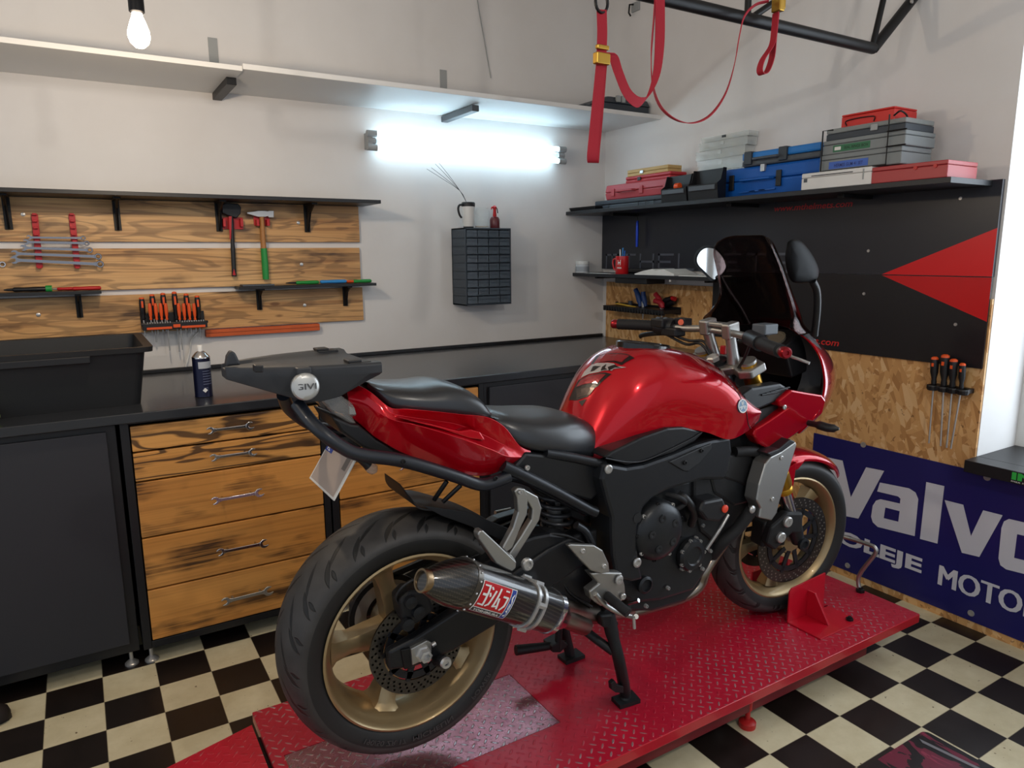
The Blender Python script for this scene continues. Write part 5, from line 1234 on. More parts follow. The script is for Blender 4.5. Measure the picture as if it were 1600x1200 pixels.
# ------------------------------------------------------------------ tank
TK = Surf([(1.135, [(0, .985), (.05, .98), (.085, .965), (.10, .95), (.105, .94), (.105, .925)]),
 (1.175, [(0, 1.075), (.05, 1.065), (.09, 1.03), (.112, .995), (.115, .965), (.115, .940)]),
 (1.225, [(0, 1.155), (.055, 1.145), (.105, 1.10), (.13, 1.045), (.132, .995), (.13, .962)]),
 (1.285, [(0, 1.205), (.065, 1.195), (.125, 1.15), (.15, 1.085), (.148, 1.025), (.145, .985)]),
 (1.36, [(0, 1.226), (.075, 1.215), (.14, 1.17), (.163, 1.105), (.158, 1.045), (.155, 1.0)]),
 (1.43, [(0, 1.225), (.08, 1.213), (.152, 1.163), (.176, 1.10), (.169, 1.04), (.165, 1.0)]),
 (1.51, [(0, 1.21), (.085, 1.198), (.168, 1.142), (.19, 1.08), (.184, 1.02), (.18, .98)]),
 (1.59, [(0, 1.188), (.08, 1.175), (.178, 1.115), (.202, 1.06), (.196, 1.0), (.19, .95)]),
 (1.66, [(0, 1.155), (.07, 1.145), (.168, 1.08), (.202, 1.04), (.199, .99), (.192, .962)]),
 (1.72, [(0, 1.12), (.055, 1.11), (.145, 1.05), (.192, 1.022), (.192, 1.005), (.188, .99)])])
tk = TK.mb(44, 20).build('fuel_tank', RED, mc, smooth=60)
mb = MB(); pts = [TK.pt(.8+.13*i/10, .36+.64*i/10)+TK.nrm(.8+.13*i/10, .36+.64*i/10)*.0005 for i in range(11)]
mb.tube(pts, .0012, 6); mb.build('panel_seam', PLB, tk)
# filler cap
cc = (B(z1(675, 455), 0)+B(z1(850, 470), 0))/2; ct = (B(z1(850, 470), 0)-B(z1(675, 455), 0)).normalized(); cn_ = V((-ct.z, 0, ct.x))
ring = lambda r, h: [cc+ct*cos(a)*r*1.18+V((0, 1, 0))*sin(a)*r*.95+cn_*h for a in [2*pi*i/28 for i in range(28)]]
MB().loft([ring(.074, -.02), ring(.074, -.004), ring(.070, .0), ring(.05, .001), ring(.046, -.003), ring(.03, -.003)]).build('filler_cap', PLB2, tk, smooth=40)
# tank pad: dark segmented graphic over the rear of the tank
PADM = mat('tank_pad_red', '#8c101e', .25, coat=.5, metal=.3); PADL = mat('tank_pad_silver', '#b3abaa', .35, metal=.5); PADD = mat('tank_pad_black', '#17090b', .3); PADG = mat('tank_pad_carbon', '#4a3d38', .25, metal=.4)
def surfmap(S, u0, v0, du, dv, off):
    def f(u, v, d):
        uu = u0+du[0]*u+dv[0]*v; vv = v0+du[1]*u+dv[1]*v; return S.pt(uu, vv)+S.nrm(uu, vv)*(off)
    return f
def px_of(p):
    d = p-EYE; return 800+FPX*d.dot(rt)/d.dot(fw), 600-FPX*d.dot(up)/d.dot(fw)
def find_uv(S, px, py, u0=.5, u1=1, v0=.2, v1=1):
    b = None
    for i in range(60):
        for j in range(60):
            u = u0+(u1-u0)*i/59; v = v0+(v1-v0)*j/59; x, y = px_of(S.pt(u, v)); e = (x-px)**2+(y-py)**2
            if b is None or e < b[0]: b = (e, u, v)
    return b[1], b[2]
def decal(poly, name, m, off, parent):
    """flat sticker following the tank: outline vertices found on the tank surface, then subdivided"""
    q = []
    for x, y in poly: q.append(find_uv(TK, 860+x/8, 520+y/8, .02, .55, -.45, .75))
    b = bmesh.new(); b.faces.new([b.verts.new((u, v, 0)) for u, v in q])
    bmesh.ops.triangulate(b, faces=b.faces[:]); bmesh.ops.subdivide_edges(b, edges=b.edges[:], cuts=3, use_grid_fill=True)
    for v in b.verts:
        u_, v_ = v.co.x, v.co.y; v.co = TK.pt(u_, v_)+TK.nrm(u_, v_)*off
    o = MB(); o.b.free(); o.b = b; return o.build(name, m, parent)
pad = None
for poly, m_, off in (
    ([(630, 275), (770, 210), (795, 265)], PADM, .0012),
    ([(585, 285), (960, 262), (1055, 325), (960, 380), (900, 405), (500, 405)], PADD, .0012),
    ([(612, 292), (930, 275), (985, 305), (890, 385), (535, 392)], PADM, .002),
    ([(430, 480), (520, 405), (800, 385), (835, 408), (900, 435), (955, 430), (900, 452), (800, 455), (760, 485), (600, 505), (390, 555)], PADL, .0016),
    ([(360, 600), (480, 540), (760, 515), (600, 665), (290, 712)], PADD, .0012),
    ([(390, 600), (490, 552), (700, 535), (580, 640), (330, 690)], PADM, .002),
    ([(285, 712), (340, 695), (605, 665), (520, 745), (480, 795), (340, 832), (235, 832)], PADD, .0012),
    ([(330, 725), (560, 690), (490, 780), (350, 810)], PADG, .002),
    ([(355, 862), (455, 835), (400, 915)], PADD, .0012)):
    o = decal(poly, 'tank_pad' if pad is None else 'pad_segment', m_, off, tk); pad = pad or o
for poly in ([(540, 425), (640, 415), (600, 440), (560, 470), (510, 490)], [(660, 420), (700, 410), (690, 440), (720, 455), (640, 480)], [(720, 440), (800, 405), (820, 420), (880, 438), (800, 440), (740, 470)]):
    decal(poly, 'pad_lettering', PADD, .0024, tk)
# emblem disc on the flank
best = None
tgt = V(z1(1147, 712)).to_3d() if False else None
eu, ev = find_uv(TK, *z1(1147, 712)); ep = TK.pt(eu, ev); en = TK.nrm(eu, ev); e1 = (V((1, 0, 0))-en*en.x).normalized(); e2 = en.cross(e1); e2 = e2 if e2.z > 0 else -e2
def disk(mb, r0, r1, off, n=28):
    a = [[ep+en*off+(e1*cos(2*pi*i/n)+e2*sin(2*pi*i/n))*r for i in range(n)] for r in (r0, r1)]
    A = [[mb.b.verts.new(p) for p in q] for q in a]
    for i in range(n): j = (i+1) % n; mb.face((A[0][i], A[0][j], A[1][j], A[1][i]))
mb = MB(); n = 24
top = [ep+en*.003+(e1*cos(2*pi*i/n)+e2*sin(2*pi*i/n))*.0205 for i in range(n)]; bot = [p-en*.008 for p in top]
em = MB().loft([bot, top]).build('tank_emblem', mat('emblem_steel_blue', '#3d5a70', .3, metal=.3), tk, label='round silver emblem')
mb = MB(); disk(mb, .0172, .0205, .0034); 
for k in range(3):
    a = pi/2+2*pi*k/3; d = e1*cos(a)+e2*sin(a); t_ = e1*-sin(a)+e2*cos(a); q = ep+en*.0034
    mb.face([mb.b.verts.new(p) for p in (q-t_*.0012, q+t_*.0012, q+t_*.0012+d*.013, q-t_*.0012+d*.013)])
    for s in (1, -1): mb.face([mb.b.verts.new(p) for p in (q+d*.004+t_*s*.0025, q+d*.004+t_*s*.0043, q+d*.015+t_*s*.0055, q+d*.015+t_*s*.0035)])
mb.build('emblem_mark', PAPER, em)
# ------------------------------------------------------------------ seats
def seat(name, st, m, lab=None):
    o = Surf(st); return o.mb(28, 12).build(name, m, mc, smooth=70, label=lab)
def seat_st(rows, f):
    out = []
    for (tx, ty), (bx, by), w in rows:
        a = B(f(tx, ty), w*.35); b = B(f(bx, by), w); out.append(((a.x+b.x)/2, [(0, a.z+.002), (w*.45, a.z), (w*.8, a.z-.008), (w*.97, (a.z*.6+b.z*.4)), (w, b.z+.004), (w*.9, b.z-.006)]))
    return out
seat('pillion_seat', seat_st([((765, 308), (775, 322), .05), ((800, 311), (830, 372), .075), ((870, 318), (900, 438), .095), ((960, 321), (1000, 452), .108), ((1050, 320), (1100, 462), .115), ((1150, 309), (1200, 470), .12), ((1230, 322), (1290, 480), .122), ((1300, 362), (1360, 487), .12), ((1345, 420), (1383, 488), .112)], z6), SEATM)
seat('rider_seat', seat_st([((150, 728), (168, 775), .10), ((200, 728), (235, 846), .125), ((260, 736), (300, 876), .138), ((330, 740), (370, 890), .142), ((410, 737), (450, 895), .138), ((470, 738), (520, 903), .125), ((520, 760), (570, 910), .108), ((560, 810), (603, 915), .092), ((590, 860), (613, 912), .085)], z1), SEATM)
# ------------------------------------------------------------------ tail
def tail_st(rows, f):
    out = []
    for (t, tw), (g1, gw), (c, cw), (b, bw) in rows:
        A, G1, C_, D = B(f(*t), tw), B(f(*g1), gw), B(f(*c), cw), B(f(*b), bw)
        x = (A.x+C_.x+D.x)/3; out.append((x, [(0, A.z-.004), (tw*.7, A.z-.002), (tw, A.z), (gw, G1.z), (cw, C_.z), (bw, D.z), (bw*.8, D.z-.004)]))
    return out
TL = Surf(tail_st([(((650, 345), .03), ((655, 360), .045), ((690, 400), .05), ((700, 470), .045)),
 (((720, 328), .05), ((745, 360), .068), ((780, 410), .075), ((735, 525), .06)),
 (((800, 365), .08), ((815, 410), .096), ((840, 455), .1), ((800, 580), .075)),
 (((890, 438), .106), ((900, 465), .108), ((920, 498), .122), ((880, 625), .082)),
 (((960, 448), .124), ((985, 482), .112), ((1010, 518), .142), ((980, 665), .092)),
 (((1100, 460), .134), ((1110, 500), .112), ((1140, 558), .152), ((1120, 712), .1)),
 (((1240, 474), .138), ((1240, 520), .112), ((1270, 603), .157), ((1250, 760), .108)),
 (((1370, 488), .14), ((1385, 570), .118), ((1400, 648), .155), ((1370, 778), .112)),
 (((1450, 540), .14), ((1470, 620), .126), ((1490, 680), .148), ((1460, 752), .118)),
 (((1520, 630), .132), ((1540, 660), .134), ((1560, 685), .138), ((1545, 715), .125)),
 (((1590, 655), .128), ((1595, 665), .13), ((1600, 675), .13), ((1598, 685), .12))], z6))
TL.lv = True
tl = TL.mb(48, 24).build('tail_fairing', RED, mc, smooth=32, bevel=.0025)
panel('side_scoop', [(945, 492), (1150, 545), (1290, 592), (1372, 602), (1345, 560), (1300, 548), (1240, 556), (1100, 520)], .15, .12, RED, tl, .004, True, z=z6)
LENS = mat('smoked_clear_lens', '#aaa69f', .06, alpha=.45, coat=.8); LENSI = mat('lamp_chrome', '#b9b4a8', .25, metal=.9)
tlp = MB().loft([[V((B(z6(*p), .05).x, Y0-w_, B(z6(*p), .05).z)) for p in ((538, 400), (575, 378), (640, 372), (690, 405), (776, 472), (700, 480), (728, 522), (690, 520), (610, 470))] for w_ in (.058, .045, -.045, -.058)]).build('tail_light', LENS, mc, bevel=.006, seg=3)
MB().loft([[V((B(z6(*p), .05).x, Y0-w_, B(z6(*p), .05).z)) for p in ((570, 405), (640, 385), (690, 430), (740, 468), (700, 475), (640, 470))] for w_ in (.045, -.045)]).build('reflector', mat('lamp_inner', '#4a4642', .3, metal=.6), tlp, bevel=.006)
panel('reflector', [(690, 430), (775, 472), (692, 474)], .0575, .05, LENSI, tlp, .001, z=z6)
panel('undertail', [(600, 480), (700, 520), (740, 525), (830, 600), (960, 670), (1150, 725), (1290, 770), (1280, 800), (1000, 720), (760, 640), (650, 560)], .075, -.075, PLB, mc, .006, z=z6)
# plate, holder, rear indicators
pl = [(512, 687, -.09), (568, 712, .09), (523, 783, .09), (485, 748, -.09)]
Q = [B((x, y), w_) for x, y, w_ in pl]; nq = (Q[1]-Q[0]).cross(Q[3]-Q[0]).normalized(); nq = nq if nq.x < 0 else -nq
up_p = ((Q[0]+Q[1])-(Q[2]+Q[3]))/2; c_p = sum(Q, V((0, 0, 0)))/4; hw_ = V((0, -.095, 0)); hh_ = up_p/2
nq = hw_.cross(hh_).normalized(); nq = nq if nq.x < 0 else -nq
def pq(u, v, d=0): return c_p+hw_*u+hh_*v+nq*d
lpt = MB().prism([pq(-1, 1), pq(1, 1), pq(1, -1), pq(-1, -1)], nq*.004).build('licence_plate', mat('plate_white', '#cfccc6', .5), mc, bevel=.001, label='blanked beige licence plate with blue strip')
MB().prism([pq(-.92, .88, .004), pq(.92, .88, .004), pq(.92, -.9, .004), pq(-.92, -.9, .004)], nq*.0006).build('plate_face', mat('plate_beige', '#a3948a', .6), lpt)
MB().prism([pq(-.96, .97, .0047), pq(-.45, .97, .0047), pq(-.45, .45, .0047), pq(-.96, .45, .0047)], nq*.0004).build('country_strip', mat('plate_blue', '#223c8c', .5), lpt)
text_mb('PL', pq(-.85, .5, .0053), hw_.normalized(), hh_.normalized(), .02, .014, 0, .03).build('lettering', PAPER, lpt)
MB().prism([pq(.55, .95, .0047), pq(.8, .95, .0047), pq(.8, .2, .0047), pq(.55, .2, .0047)], nq*.0004).build('plate_mark', mat('plate_grey', '#6a625c', .6), lpt)
ptube('plate_bracket', [(680, 575, -.02), (690, 610, -.02), (700, 640, -.02)], .014, PLB, mc, z6, flat=2)
for s in (1, -1):
    ws = .10 if s > 0 else -.10
    P_ = [B(z6(*p), .10) for p in ((735, 688), (770, 716), (786, 729), (800, 740), (815, 751), (824, 757))]
    P_ = P_ if s > 0 else [mir(p) for p in P_]
    ind = MB().tube(P_[:3], [.008, .009, .0115], 12).build('rear_indicator_stem', PLB, mc, smooth=50)
    MB().tube(P_[2:], [.0118, .0135, .012, .006], 14).build('indicator_lens', LENS, ind, smooth=70)
# luggage rail and rack plate
ptube('rack_rail', [(430, 420, .06), (500, 510, .10), (570, 575, .125), (650, 632, .135), (740, 672, .14), (960, 705, .14), (1200, 775, .14), (1340, 822, .14), (1420, 808, .14), (1488, 782, .14)], .0155, RAILM, mc, z6, 12, 6, True)
for x, y in ((960, 708), (1420, 790)): bolt(B(z6(x, y), .155), .006, mc, BLKM, .004)
mb = MB()
zt_ = 1.262
half = [(-.005, .055), (.115, .125), (.245, .142)]
xr = .25
def rk_ring(zv, sc, dx): return [V((.40+(x-.40)*sc+dx, Y0-w*sc, zv)) for x, w in ((.25, .03), (.29, .07), (.40, .118), (.52, .145), (.545, .14), (.545, -.14), (.52, -.145), (.40, -.118), (.29, -.07), (.25, -.03))]
RKS = [(.25, .028, 1.236), (.275, .055, 1.228), (.32, .085, 1.212), (.38, .113, 1.19), (.42, .125, 1.184), (.46, .134, 1.192), (.52, .145, 1.222), (.548, .147, 1.234)]
mb.loft([[V((x, Y0-s*w*k, z)) for s, k, z in ((1, .97, 1.263), (1, 1, 1.258), (1, 1, 1.24), (1, .9, zb), (-1, .9, zb), (-1, 1, 1.24), (-1, 1, 1.258), (-1, .97, 1.263), (-1, .72, 1.263), (-1, .6, 1.256), (1, .6, 1.256), (1, .72, 1.263))] for x, w, zb in RKS])
rp = mb.build('rack_plate', RACKM, mc, smooth=30, bevel=.0015, label='dark grey luggage rack plate')
for s in (1, -1):
    q = B(z6(735, 228), .115); q = q if s > 0 else mir(q)
    MB().box(q+V((0, 0, .004)), (.05, .035, .012)).box(q+V((-.012, 0, .012)), (.03, .035, .006)).build('rack_hook', PLB, rp, bevel=.002)
q = V((.262, Y0+.0, 1.262)); MB().prism([q+V((-.008, .014, 0)), q+V((.022, .014, 0)), q+V((.012, .014, .028)), q+V((.004, .014, .032)), q+V((-.004, .014, .02))], (0, -.028, 0)).build('latch_horn', RACKM, rp, bevel=.004)
for x, y in ((240, 245), (625, 265)): panel('rubber_buffer', [(x-22, y-18), (x+22, y-18), (x+22, y+18), (x-22, y+18)], .122, .1, PLB, rp, .002, z=z6)
q = B(z6(472, 333), .135)
nb = (EYE-q).normalized(); nb = V((nb.x*.6, -1, .12)).normalized(); b1 = V((0, 0, 1)).cross(nb).normalized()*1; b1 = b1 if b1.x > 0 else -b1; b2 = nb.cross(b1); b2 = b2 if b2.z > 0 else -b2
bd = MB().lathe([(.0, -.02), (.029, -.02), (.029, .001), (.026, .0045), (.018, .006), (0, .0062)], q, nb, 32).build('rack_badge', mat('silver_badge', '#b5b5b2', .35, metal=.6), rp, smooth=40, label='round silver rack badge')
text_mb('GIVI', q+nb*.0075-b1*.021-b2*.006, b1, b2, .042, .0125, .0008, .012).build('lettering', mat('badge_ink', '#4a4a4c', .5), bd)
MB().box(q+V((0, .012, .032)), (.03, .02, .014)).build('badge_mount', RACKM, rp, bevel=.003)
# ------------------------------------------------------------------ frame and covers
panel('knee_trim', [(612, 912), (640, 890), (760, 832), (860, 797), (920, 793), (1006, 810), (965, 850), (880, 895), (760, 930), (700, 944)], .172, .10, BODYB, mc, .006, z=z1, both=True)
ptube('trim_edge', [(615, 915, .174), (700, 930, .174), (780, 920, .174), (930, 850, .174), (990, 815, .174)], .0025, PLB, mc, z1)
sp = panel('frame_spar', [(612, 935), (700, 950), (765, 940), (880, 900), (970, 862), (1040, 842), (1105, 832), (1112, 890), (1100, 960), (1085, 1000), (1000, 1000), (930, 1020), (860, 1040), (800, 1072), (765, 1110), (745, 1180), (742, 1260), (750, 1330), (765, 1390), (720, 1400), (660, 1385), (645, 1300), (640, 1220), (640, 1150), (620, 1080), (600, 1000)], .178, .075, FRM, mc, .010, True, z=z1)
MB().lathe([(.015, 0), (.015, .0015), (0, .0015)], B(z2(740, 273), .178), (0, -1, 0), 18).build('frame_hole', ENGD, sp)
panel('frame_insert', [(862, 930), (1000, 868), (1030, 858), (1030, 880), (985, 935), (940, 968), (920, 965)], .182, .17, mat('frame_insert_black', '#141518', .5), sp, .003, z=z1)
for x, y in ((990, 885), (925, 932)): bolt(B(z1(x, y), .183), .0065, sp, BLKM, .004)
for x, y, r, m_ in ((625, 957, .0125, STEEL), (308, 952, .007, STEEL), (570, 1132, .008, STEEL), (737, 1322, .014, STEEL)): bolt(B(z1(x, y), .18 if x > 600 else .15), r, sp if x > 600 else mc, m_, .006)
panel('side_cover', [(305, 893), (420, 905), (590, 940), (600, 1000), (585, 1060), (560, 1085), (470, 1060), (330, 1000), (250, 955)], .142, .06, BODYB, mc, .008, z=z1, both=True)
ptube('subframe_rail', [(215, 945, .138), (300, 985, .146), (420, 1045, .15), (540, 1110, .15), (575, 1125, .15)], .0155, FRM, mc, z1, 10, 4, True)
ptube('subframe_rail', [(380, 895, .135), (500, 915, .14), (610, 940, .15)], .013, FRM, mc, z1, 10, 4, True)
ptube('subframe_rail', [(230, 985, .1), (320, 1010, .12), (540, 1125, .13)], .012, FRM, mc, z1, 10, 4)
panel('rear_inner_cover', [(270, 960), (560, 1090), (600, 1150), (600, 1190), (440, 1130), (360, 1060)], .06, .02, ENGD, mc, .004, z=z1)
# shock spring
sh_ = MB(); sp0, sp1 = B(z2(400, 130), .04), B(z2(430, 330), .04)
pts = []
for i in range(90): 
    a = 2*pi*i/14; f = i/89; pts.append(sp0.lerp(sp1, f)+V((cos(a)*.042, sin(a)*.042, 0)))
MB().tube(pts, .0068, 8).build('shock_spring', mat('spring_grey', '#4a4a4d', .35, metal=.6), mc, smooth=70)
MB().tube([sp0+V((0, 0, .03)), sp1-V((0, 0, .04))], .022, 12).build('shock_body', STEEL, mc, smooth=50)
# ------------------------------------------------------------------ engine
eb = panel('engine_block', [(650, 330), (700, 240), (760, 180), (900, 130), (1060, 110), (1150, 160), (1180, 220), (1140, 300), (1060, 390), (1020, 470), (960, 560), (830, 600), (720, 610), (650, 560), (640, 430)], .135, -.16, ENG, mc, .012, z=z2)
cq = B(z2(846, 335), .196)+V((0, .056, 0))
cl = MB().lathe([(.089, -.01), (.089, .024), (.086, .036), (.078, .046), (.06, .053), (.035, .057), (.02, .0585), (0, .059)], cq, (0, -1, 0), 44).build('clutch_cover', ENG, eb, smooth=35)
for k in range(9):
    a = 2*pi*k/9+.3; bolt(cq+V((cos(a)*.084, -.034, sin(a)*.084)), .0062, eb, STEEL if k % 2 else BLKM, .007)
for k in range(5):
    a = 2*pi*k/5+.5; q = cq+V((cos(a)*.046, -.05, sin(a)*.046)); MB().lathe([(.013, 0), (.012, .008), (.006, .009), (0, .006)], q, (0, -1, 0), 14).build('cover_boss', ENG if k % 2 else ENGD, eb, smooth=40)
cq2 = B(z2(962, 422), .162)+V((0, .022, 0))
MB().lathe([(.05, 0), (.05, .014), (.044, .022), (.03, .024), (.026, .02), (0, .02)], cq2, (0, -1, 0), 28).build('pickup_cover', ENG, eb, smooth=35)
for k in range(7): a = 2*pi*k/7; bolt(cq2+V((cos(a)*.048, -.012, sin(a)*.048)), .0058, eb, STEEL, .008)
cq3 = B(z2(762, 530), .15); MB().lathe([(.026, 0), (.026, .012), (.019, .016), (.018, .008), (0, .008)], cq3, (0, -1, 0), 24).build('oil_window', CASTB, eb, smooth=40)
panel('oil_pan', [(720, 560), (960, 510), (990, 470), (1010, 480), (985, 540), (930, 600), (800, 640), (700, 640)], .12, -.12, ENG, eb, .01, z=z2)
for x, y in ((770, 615), (855, 545), (990, 470), (1020, 400), (910, 470), (965, 350), (990, 300)): bolt(B(z2(x, y), .14), .006, eb, STEEL, .01)
panel('cylinder_block', [(960, 120), (1090, 80), (1180, 90), (1230, 190), (1200, 260), (1130, 330), (1050, 380), (990, 330), (960, 220)], .145, -.15, ENGD, mc, .01, z=z2)
panel('cylinder_head', [(1010, 60), (1100, 20), (1200, 60), (1240, 140), (1200, 210), (1120, 230), (1040, 180)], .15, -.16, ENG, mc, .01, z=z2)
panel('cam_cover', [(1050, 30), (1180, 20), (1215, 70), (1170, 150), (1080, 120)], .155, .13, ENGD, mc, .008, z=z2)
cs = panel('crash_slider', [(1000, 210), (1075, 195), (1100, 250), (1060, 290), (1010, 285), (985, 250)], .2, .14, PLB, mc, .008, z=z2)
q = B(z2(1080, 237), .2); MB().lathe([(.012, 0), (.012, .004), (.008, .006), (0, .006)], q, (0, -1, 0), 16).build('slider_cap', mat('orange_red_cap', '#d8442c', .4), cs, smooth=40)
ptube('brace_rod', [(1095, 260, .18), (1060, 320, .18), (1010, 395, .16)], .005, STEEL, mc, z2)
ptube('coolant_hose', [(900, 180, .15), (930, 200, .17), (960, 250, .17), (950, 300, .15)], .012, PLB, mc, z2)
ptube('coolant_hose', [(850, 180, .15), (905, 195, .18), (925, 215, .17), (890, 240, .16)], .008, RUB, mc, z2)
ptube('coolant_hose', [(1186, 242, .19), (1130, 315, .17), (1070, 370, .15), (1030, 420, .12)], .019, RUB, mc, z2, 12)
MB().lathe([(.012, 0), (.013, .006), (.008, .01), (0, .01)], B(z2(1186, 238), .2), (-.3, -1, 0), 14).build('hose_clip', STEEL, mc, smooth=40)
panel('throttle_bodies', [(1000, -20), (1110, -60), (1230, -70), (1250, 20), (1150, 50), (1020, 70)], .12, -.12, ENGD, mc, .01, z=z2)
ptube('air_hose', [(1120, 15, .15), (1180, 12, .16), (1240, 20, .16), (1265, 10, .15)], .016, RUB, mc, z2, 12)
# cooling: radiator with silver side guards
rb0, rb1 = B(z4(440, 400), .19), B(z4(370, 670), .19)
mb = MB(); dxr = V((.045, 0, .02))
mb.prism([rb0, rb1, rb1+dxr, rb0+dxr], (0, .38, 0)); mb.build('radiator', ENGD, mc, bevel=.006)
rg = panel('radiator_guard', [(395, 420), (440, 398), (500, 355), (505, 370), (432, 610), (420, 660), (398, 692), (345, 680), (352, 640), (334, 606), (345, 540), (372, 450)], .215, .165, ALU, mc, .004, z=z4, both=True, label='silver radiator side guard')
for x, y in ((439, 424), (400, 600)): bolt(B(z4(x, y), .216), .007, rg, STEEL, .003)
panel('guard_cap', [(395, 420), (440, 398), (500, 355), (478, 345), (430, 385), (380, 405)], .216, .16, PLB, rg, .003, z=z4)
# exhaust headers
PIPE = mat('heat_stained_steel', '#8d8378', .3, metal=1)
for k, w_ in enumerate((.115, .045, -.035, -.105)):
    ptube('header_pipe', [(1130, 250, w_), (1100, 330, w_), (1040, 420, w_), (1003, 480, w_), (988, 525, w_*.95), (955, 560, w_*.9), (900, 588, w_*.8), (820, 612, w_*.7), (720, 640, w_*.6)], .0185, PIPE, mc, z2, 12)
ptube('collector_pipe', [(740, 625, .05), (660, 640, .08), (580, 650, .11), (500, 640, .15), (440, 620, .19)], [.024]*8+[.026]*9+[.0245]*4, PIPE, mc, z2, 14)
# silencer
T0, J1, J2, J3 = B(z3(652, 436), .285), B(z3(812, 446), .272), B(z3(1165, 557), .215), B(z3(1225, 585), .19)
axm = (J2-J1).normalized(); m1 = (V((0, -1, 0))-axm*axm.dot(V((0, -1, 0)))).normalized(); m2 = m1.cross(axm); m2 = m2 if m2.z > 0 else -m2
def sec(c, r, sx=.92, n=28, pw=.8):
    out = []
    for i in range(n):
        a = 2*pi*i/n; ca, sa_ = cos(a), sin(a)
        out.append(c+m1*r*sx*math.copysign(abs(ca)**pw, ca)+m2*r*math.copysign(abs(sa_)**pw, sa_))
    return out
RM = .0555
can = MB().loft([sec(J1, RM), sec(J1.lerp(J2, .5), RM), sec(J2, RM*.985)]).build('silencer', CARB, mc, smooth=50, label='carbon fibre silencer')
MB().loft([sec(J1, RM*1.01), sec(J1.lerp(T0, .12), RM*1.0), sec(J1.lerp(T0, .4), RM*.88), sec(J1.lerp(T0, .72), RM*.66), sec(J1.lerp(T0, .92), RM*.47), sec(J1.lerp(T0, .97), RM*.42)]).build('end_cap', CARB, can, smooth=50)
tdir = (T0-J1).normalized()
MB().lathe([(.024, -.025), (.0265, .0), (.0255, .004), (.021, .004), (.02, -.03), (.0, -.03)], T0, tdir, 28).build('tail_pipe', mat('titanium_tip', '#9b8467', .3, metal=1), can, smooth=40)
MB().loft([sec(J1-axm*.006, RM*1.02), sec(J1+axm*.010, RM*1.02)]).build('rivet_band', mat('dark_band', '#5b5650', .3, metal=.8), can, smooth=40)
for k in range(16):
    a = 2*pi*k/16; s_ = sec(J1+axm*.002, RM*1.025, n=16)[k]; MB().sph(s_, .0028, n=8).build('rivet', STEEL, can)
MB().loft([sec(J2-axm*.01, RM*1.015), sec(J2+axm*.008, RM*1.015), sec(J2+axm*.012, RM*.95)]).build('front_band', CHROME, can, smooth=40)
MB().loft([sec(J2+axm*.01, RM*.9), sec(J2.lerp(J3, .5), RM*.74), sec(J3, RM*.5)]).build('inlet_cone', CHROME, can, smooth=50)
ptube('link_pipe', [(1215, 580, .195), (1260, 600, .18), (1310, 620, .15)], .026, PIPE, mc, z3, 14)
for f_ in (.66, .74): 
    c_ = J1.lerp(J2, f_); MB().loft([sec(c_-axm*.005, RM*1.03), sec(c_-axm*.005, RM*1.07), sec(c_+axm*.005, RM*1.07), sec(c_+axm*.005, RM*1.03)]).build('strap_clamp', STEEL, can, smooth=40)
for k in (1, 6, 9, 13, 17, 23):
    a = J1.lerp(J2, .66); s_ = [sec(J1.lerp(J2, f_), RM*1.045)[k] for f_ in (.655, .745)]; MB().tube(s_, .004, 6, flat=2).build('clamp_bridge', STEEL, can)
LB = J2-J1; LL = LB.length
def badge(u, v, d):
    f_ = .035+.36*u; th = radians(-40+70*v); c_ = J1+LB*f_; pw = .8
    ca, sa_ = cos(th), sin(th)
    return c_+m1*(RM*.92+d)*abs(ca)**pw+m2*(RM+d)*math.copysign(abs(sa_)**pw, sa_)
def bquad(mb, u0, v0, u1, v1, d, n=8):
    for i in range(n):
        a, b = v0+(v1-v0)*i/n, v0+(v1-v0)*(i+1)/n
        mb.face([mb.b.verts.new(badge(*p, d)) for p in ((u0, a), (u1, a), (u1, b), (u0, b))])
    return mb
bg = bquad(MB(), 0, 0, 1, 1, .0012).build('silencer_badge', PAPER, can, label='red and white maker badge')
bquad(MB(), .02, .24, .84, .98, .0016).build('badge_field', mat('badge_red', '#b3161e', .35), bg)
bquad(MB(), .86, .03, .98, .97, .0016).build('badge_field', mat('badge_navy', '#26408f', .35), bg)
bquad(MB(), .02, .03, .84, .2, .0016).build('badge_field', mat('badge_dark', '#2a2a2c', .4), bg)
def stroke(mb, p, q, w_, d=.0021, n=6):
    for i in range(n): stroke1(mb, (p[0]+(q[0]-p[0])*(i-.04)/n, p[1]+(q[1]-p[1])*(i-.04)/n), (p[0]+(q[0]-p[0])*(i+1.04)/n, p[1]+(q[1]-p[1])*(i+1.04)/n), w_, d)
def stroke1(mb, p, q, w_, d):
    px_, py_ = q[0]-p[0], q[1]-p[1]; L = sqrt(px_*px_+py_*py_); nx, ny = -py_/L*w_/2, px_/L*w_/2
    mb.face([mb.b.verts.new(badge(u, v, d)) for u, v in ((p[0]+nx, p[1]+ny*1.0), (q[0]+nx, q[1]+ny), (q[0]-nx, q[1]-ny), (p[0]-nx, p[1]-ny))])
KANA = [[((0, .95), (1, .95)), ((.92, 1), (.92, 0)), ((.1, .5), (.9, .5)), ((0, .05), (1, .05))],
        [((.05, .95), (.32, .8)), ((.0, .62), (.27, .47)), ((.08, .02), (.55, .18)), ((.5, .12), (.98, .8))],
        [((.5, 1), (.15, .12)), ((.0, .1), (1, .2)), ((.68, .5), (1, .02))],
        [((.15, .95), (.85, .95)), ((.0, .62), (1, .62)), ((.92, .64), (.8, .25)), ((.83, .32), (.3, 0))]]
mb = MB()
for k, ss in enumerate(KANA):
    for p, q in ss:
        f = lambda a: (.06+k*.195+a[0]*.155, .33+a[1]*.55); stroke(mb, f(p), f(q), .05)
mb.build('badge_lettering', PAPER, bg)
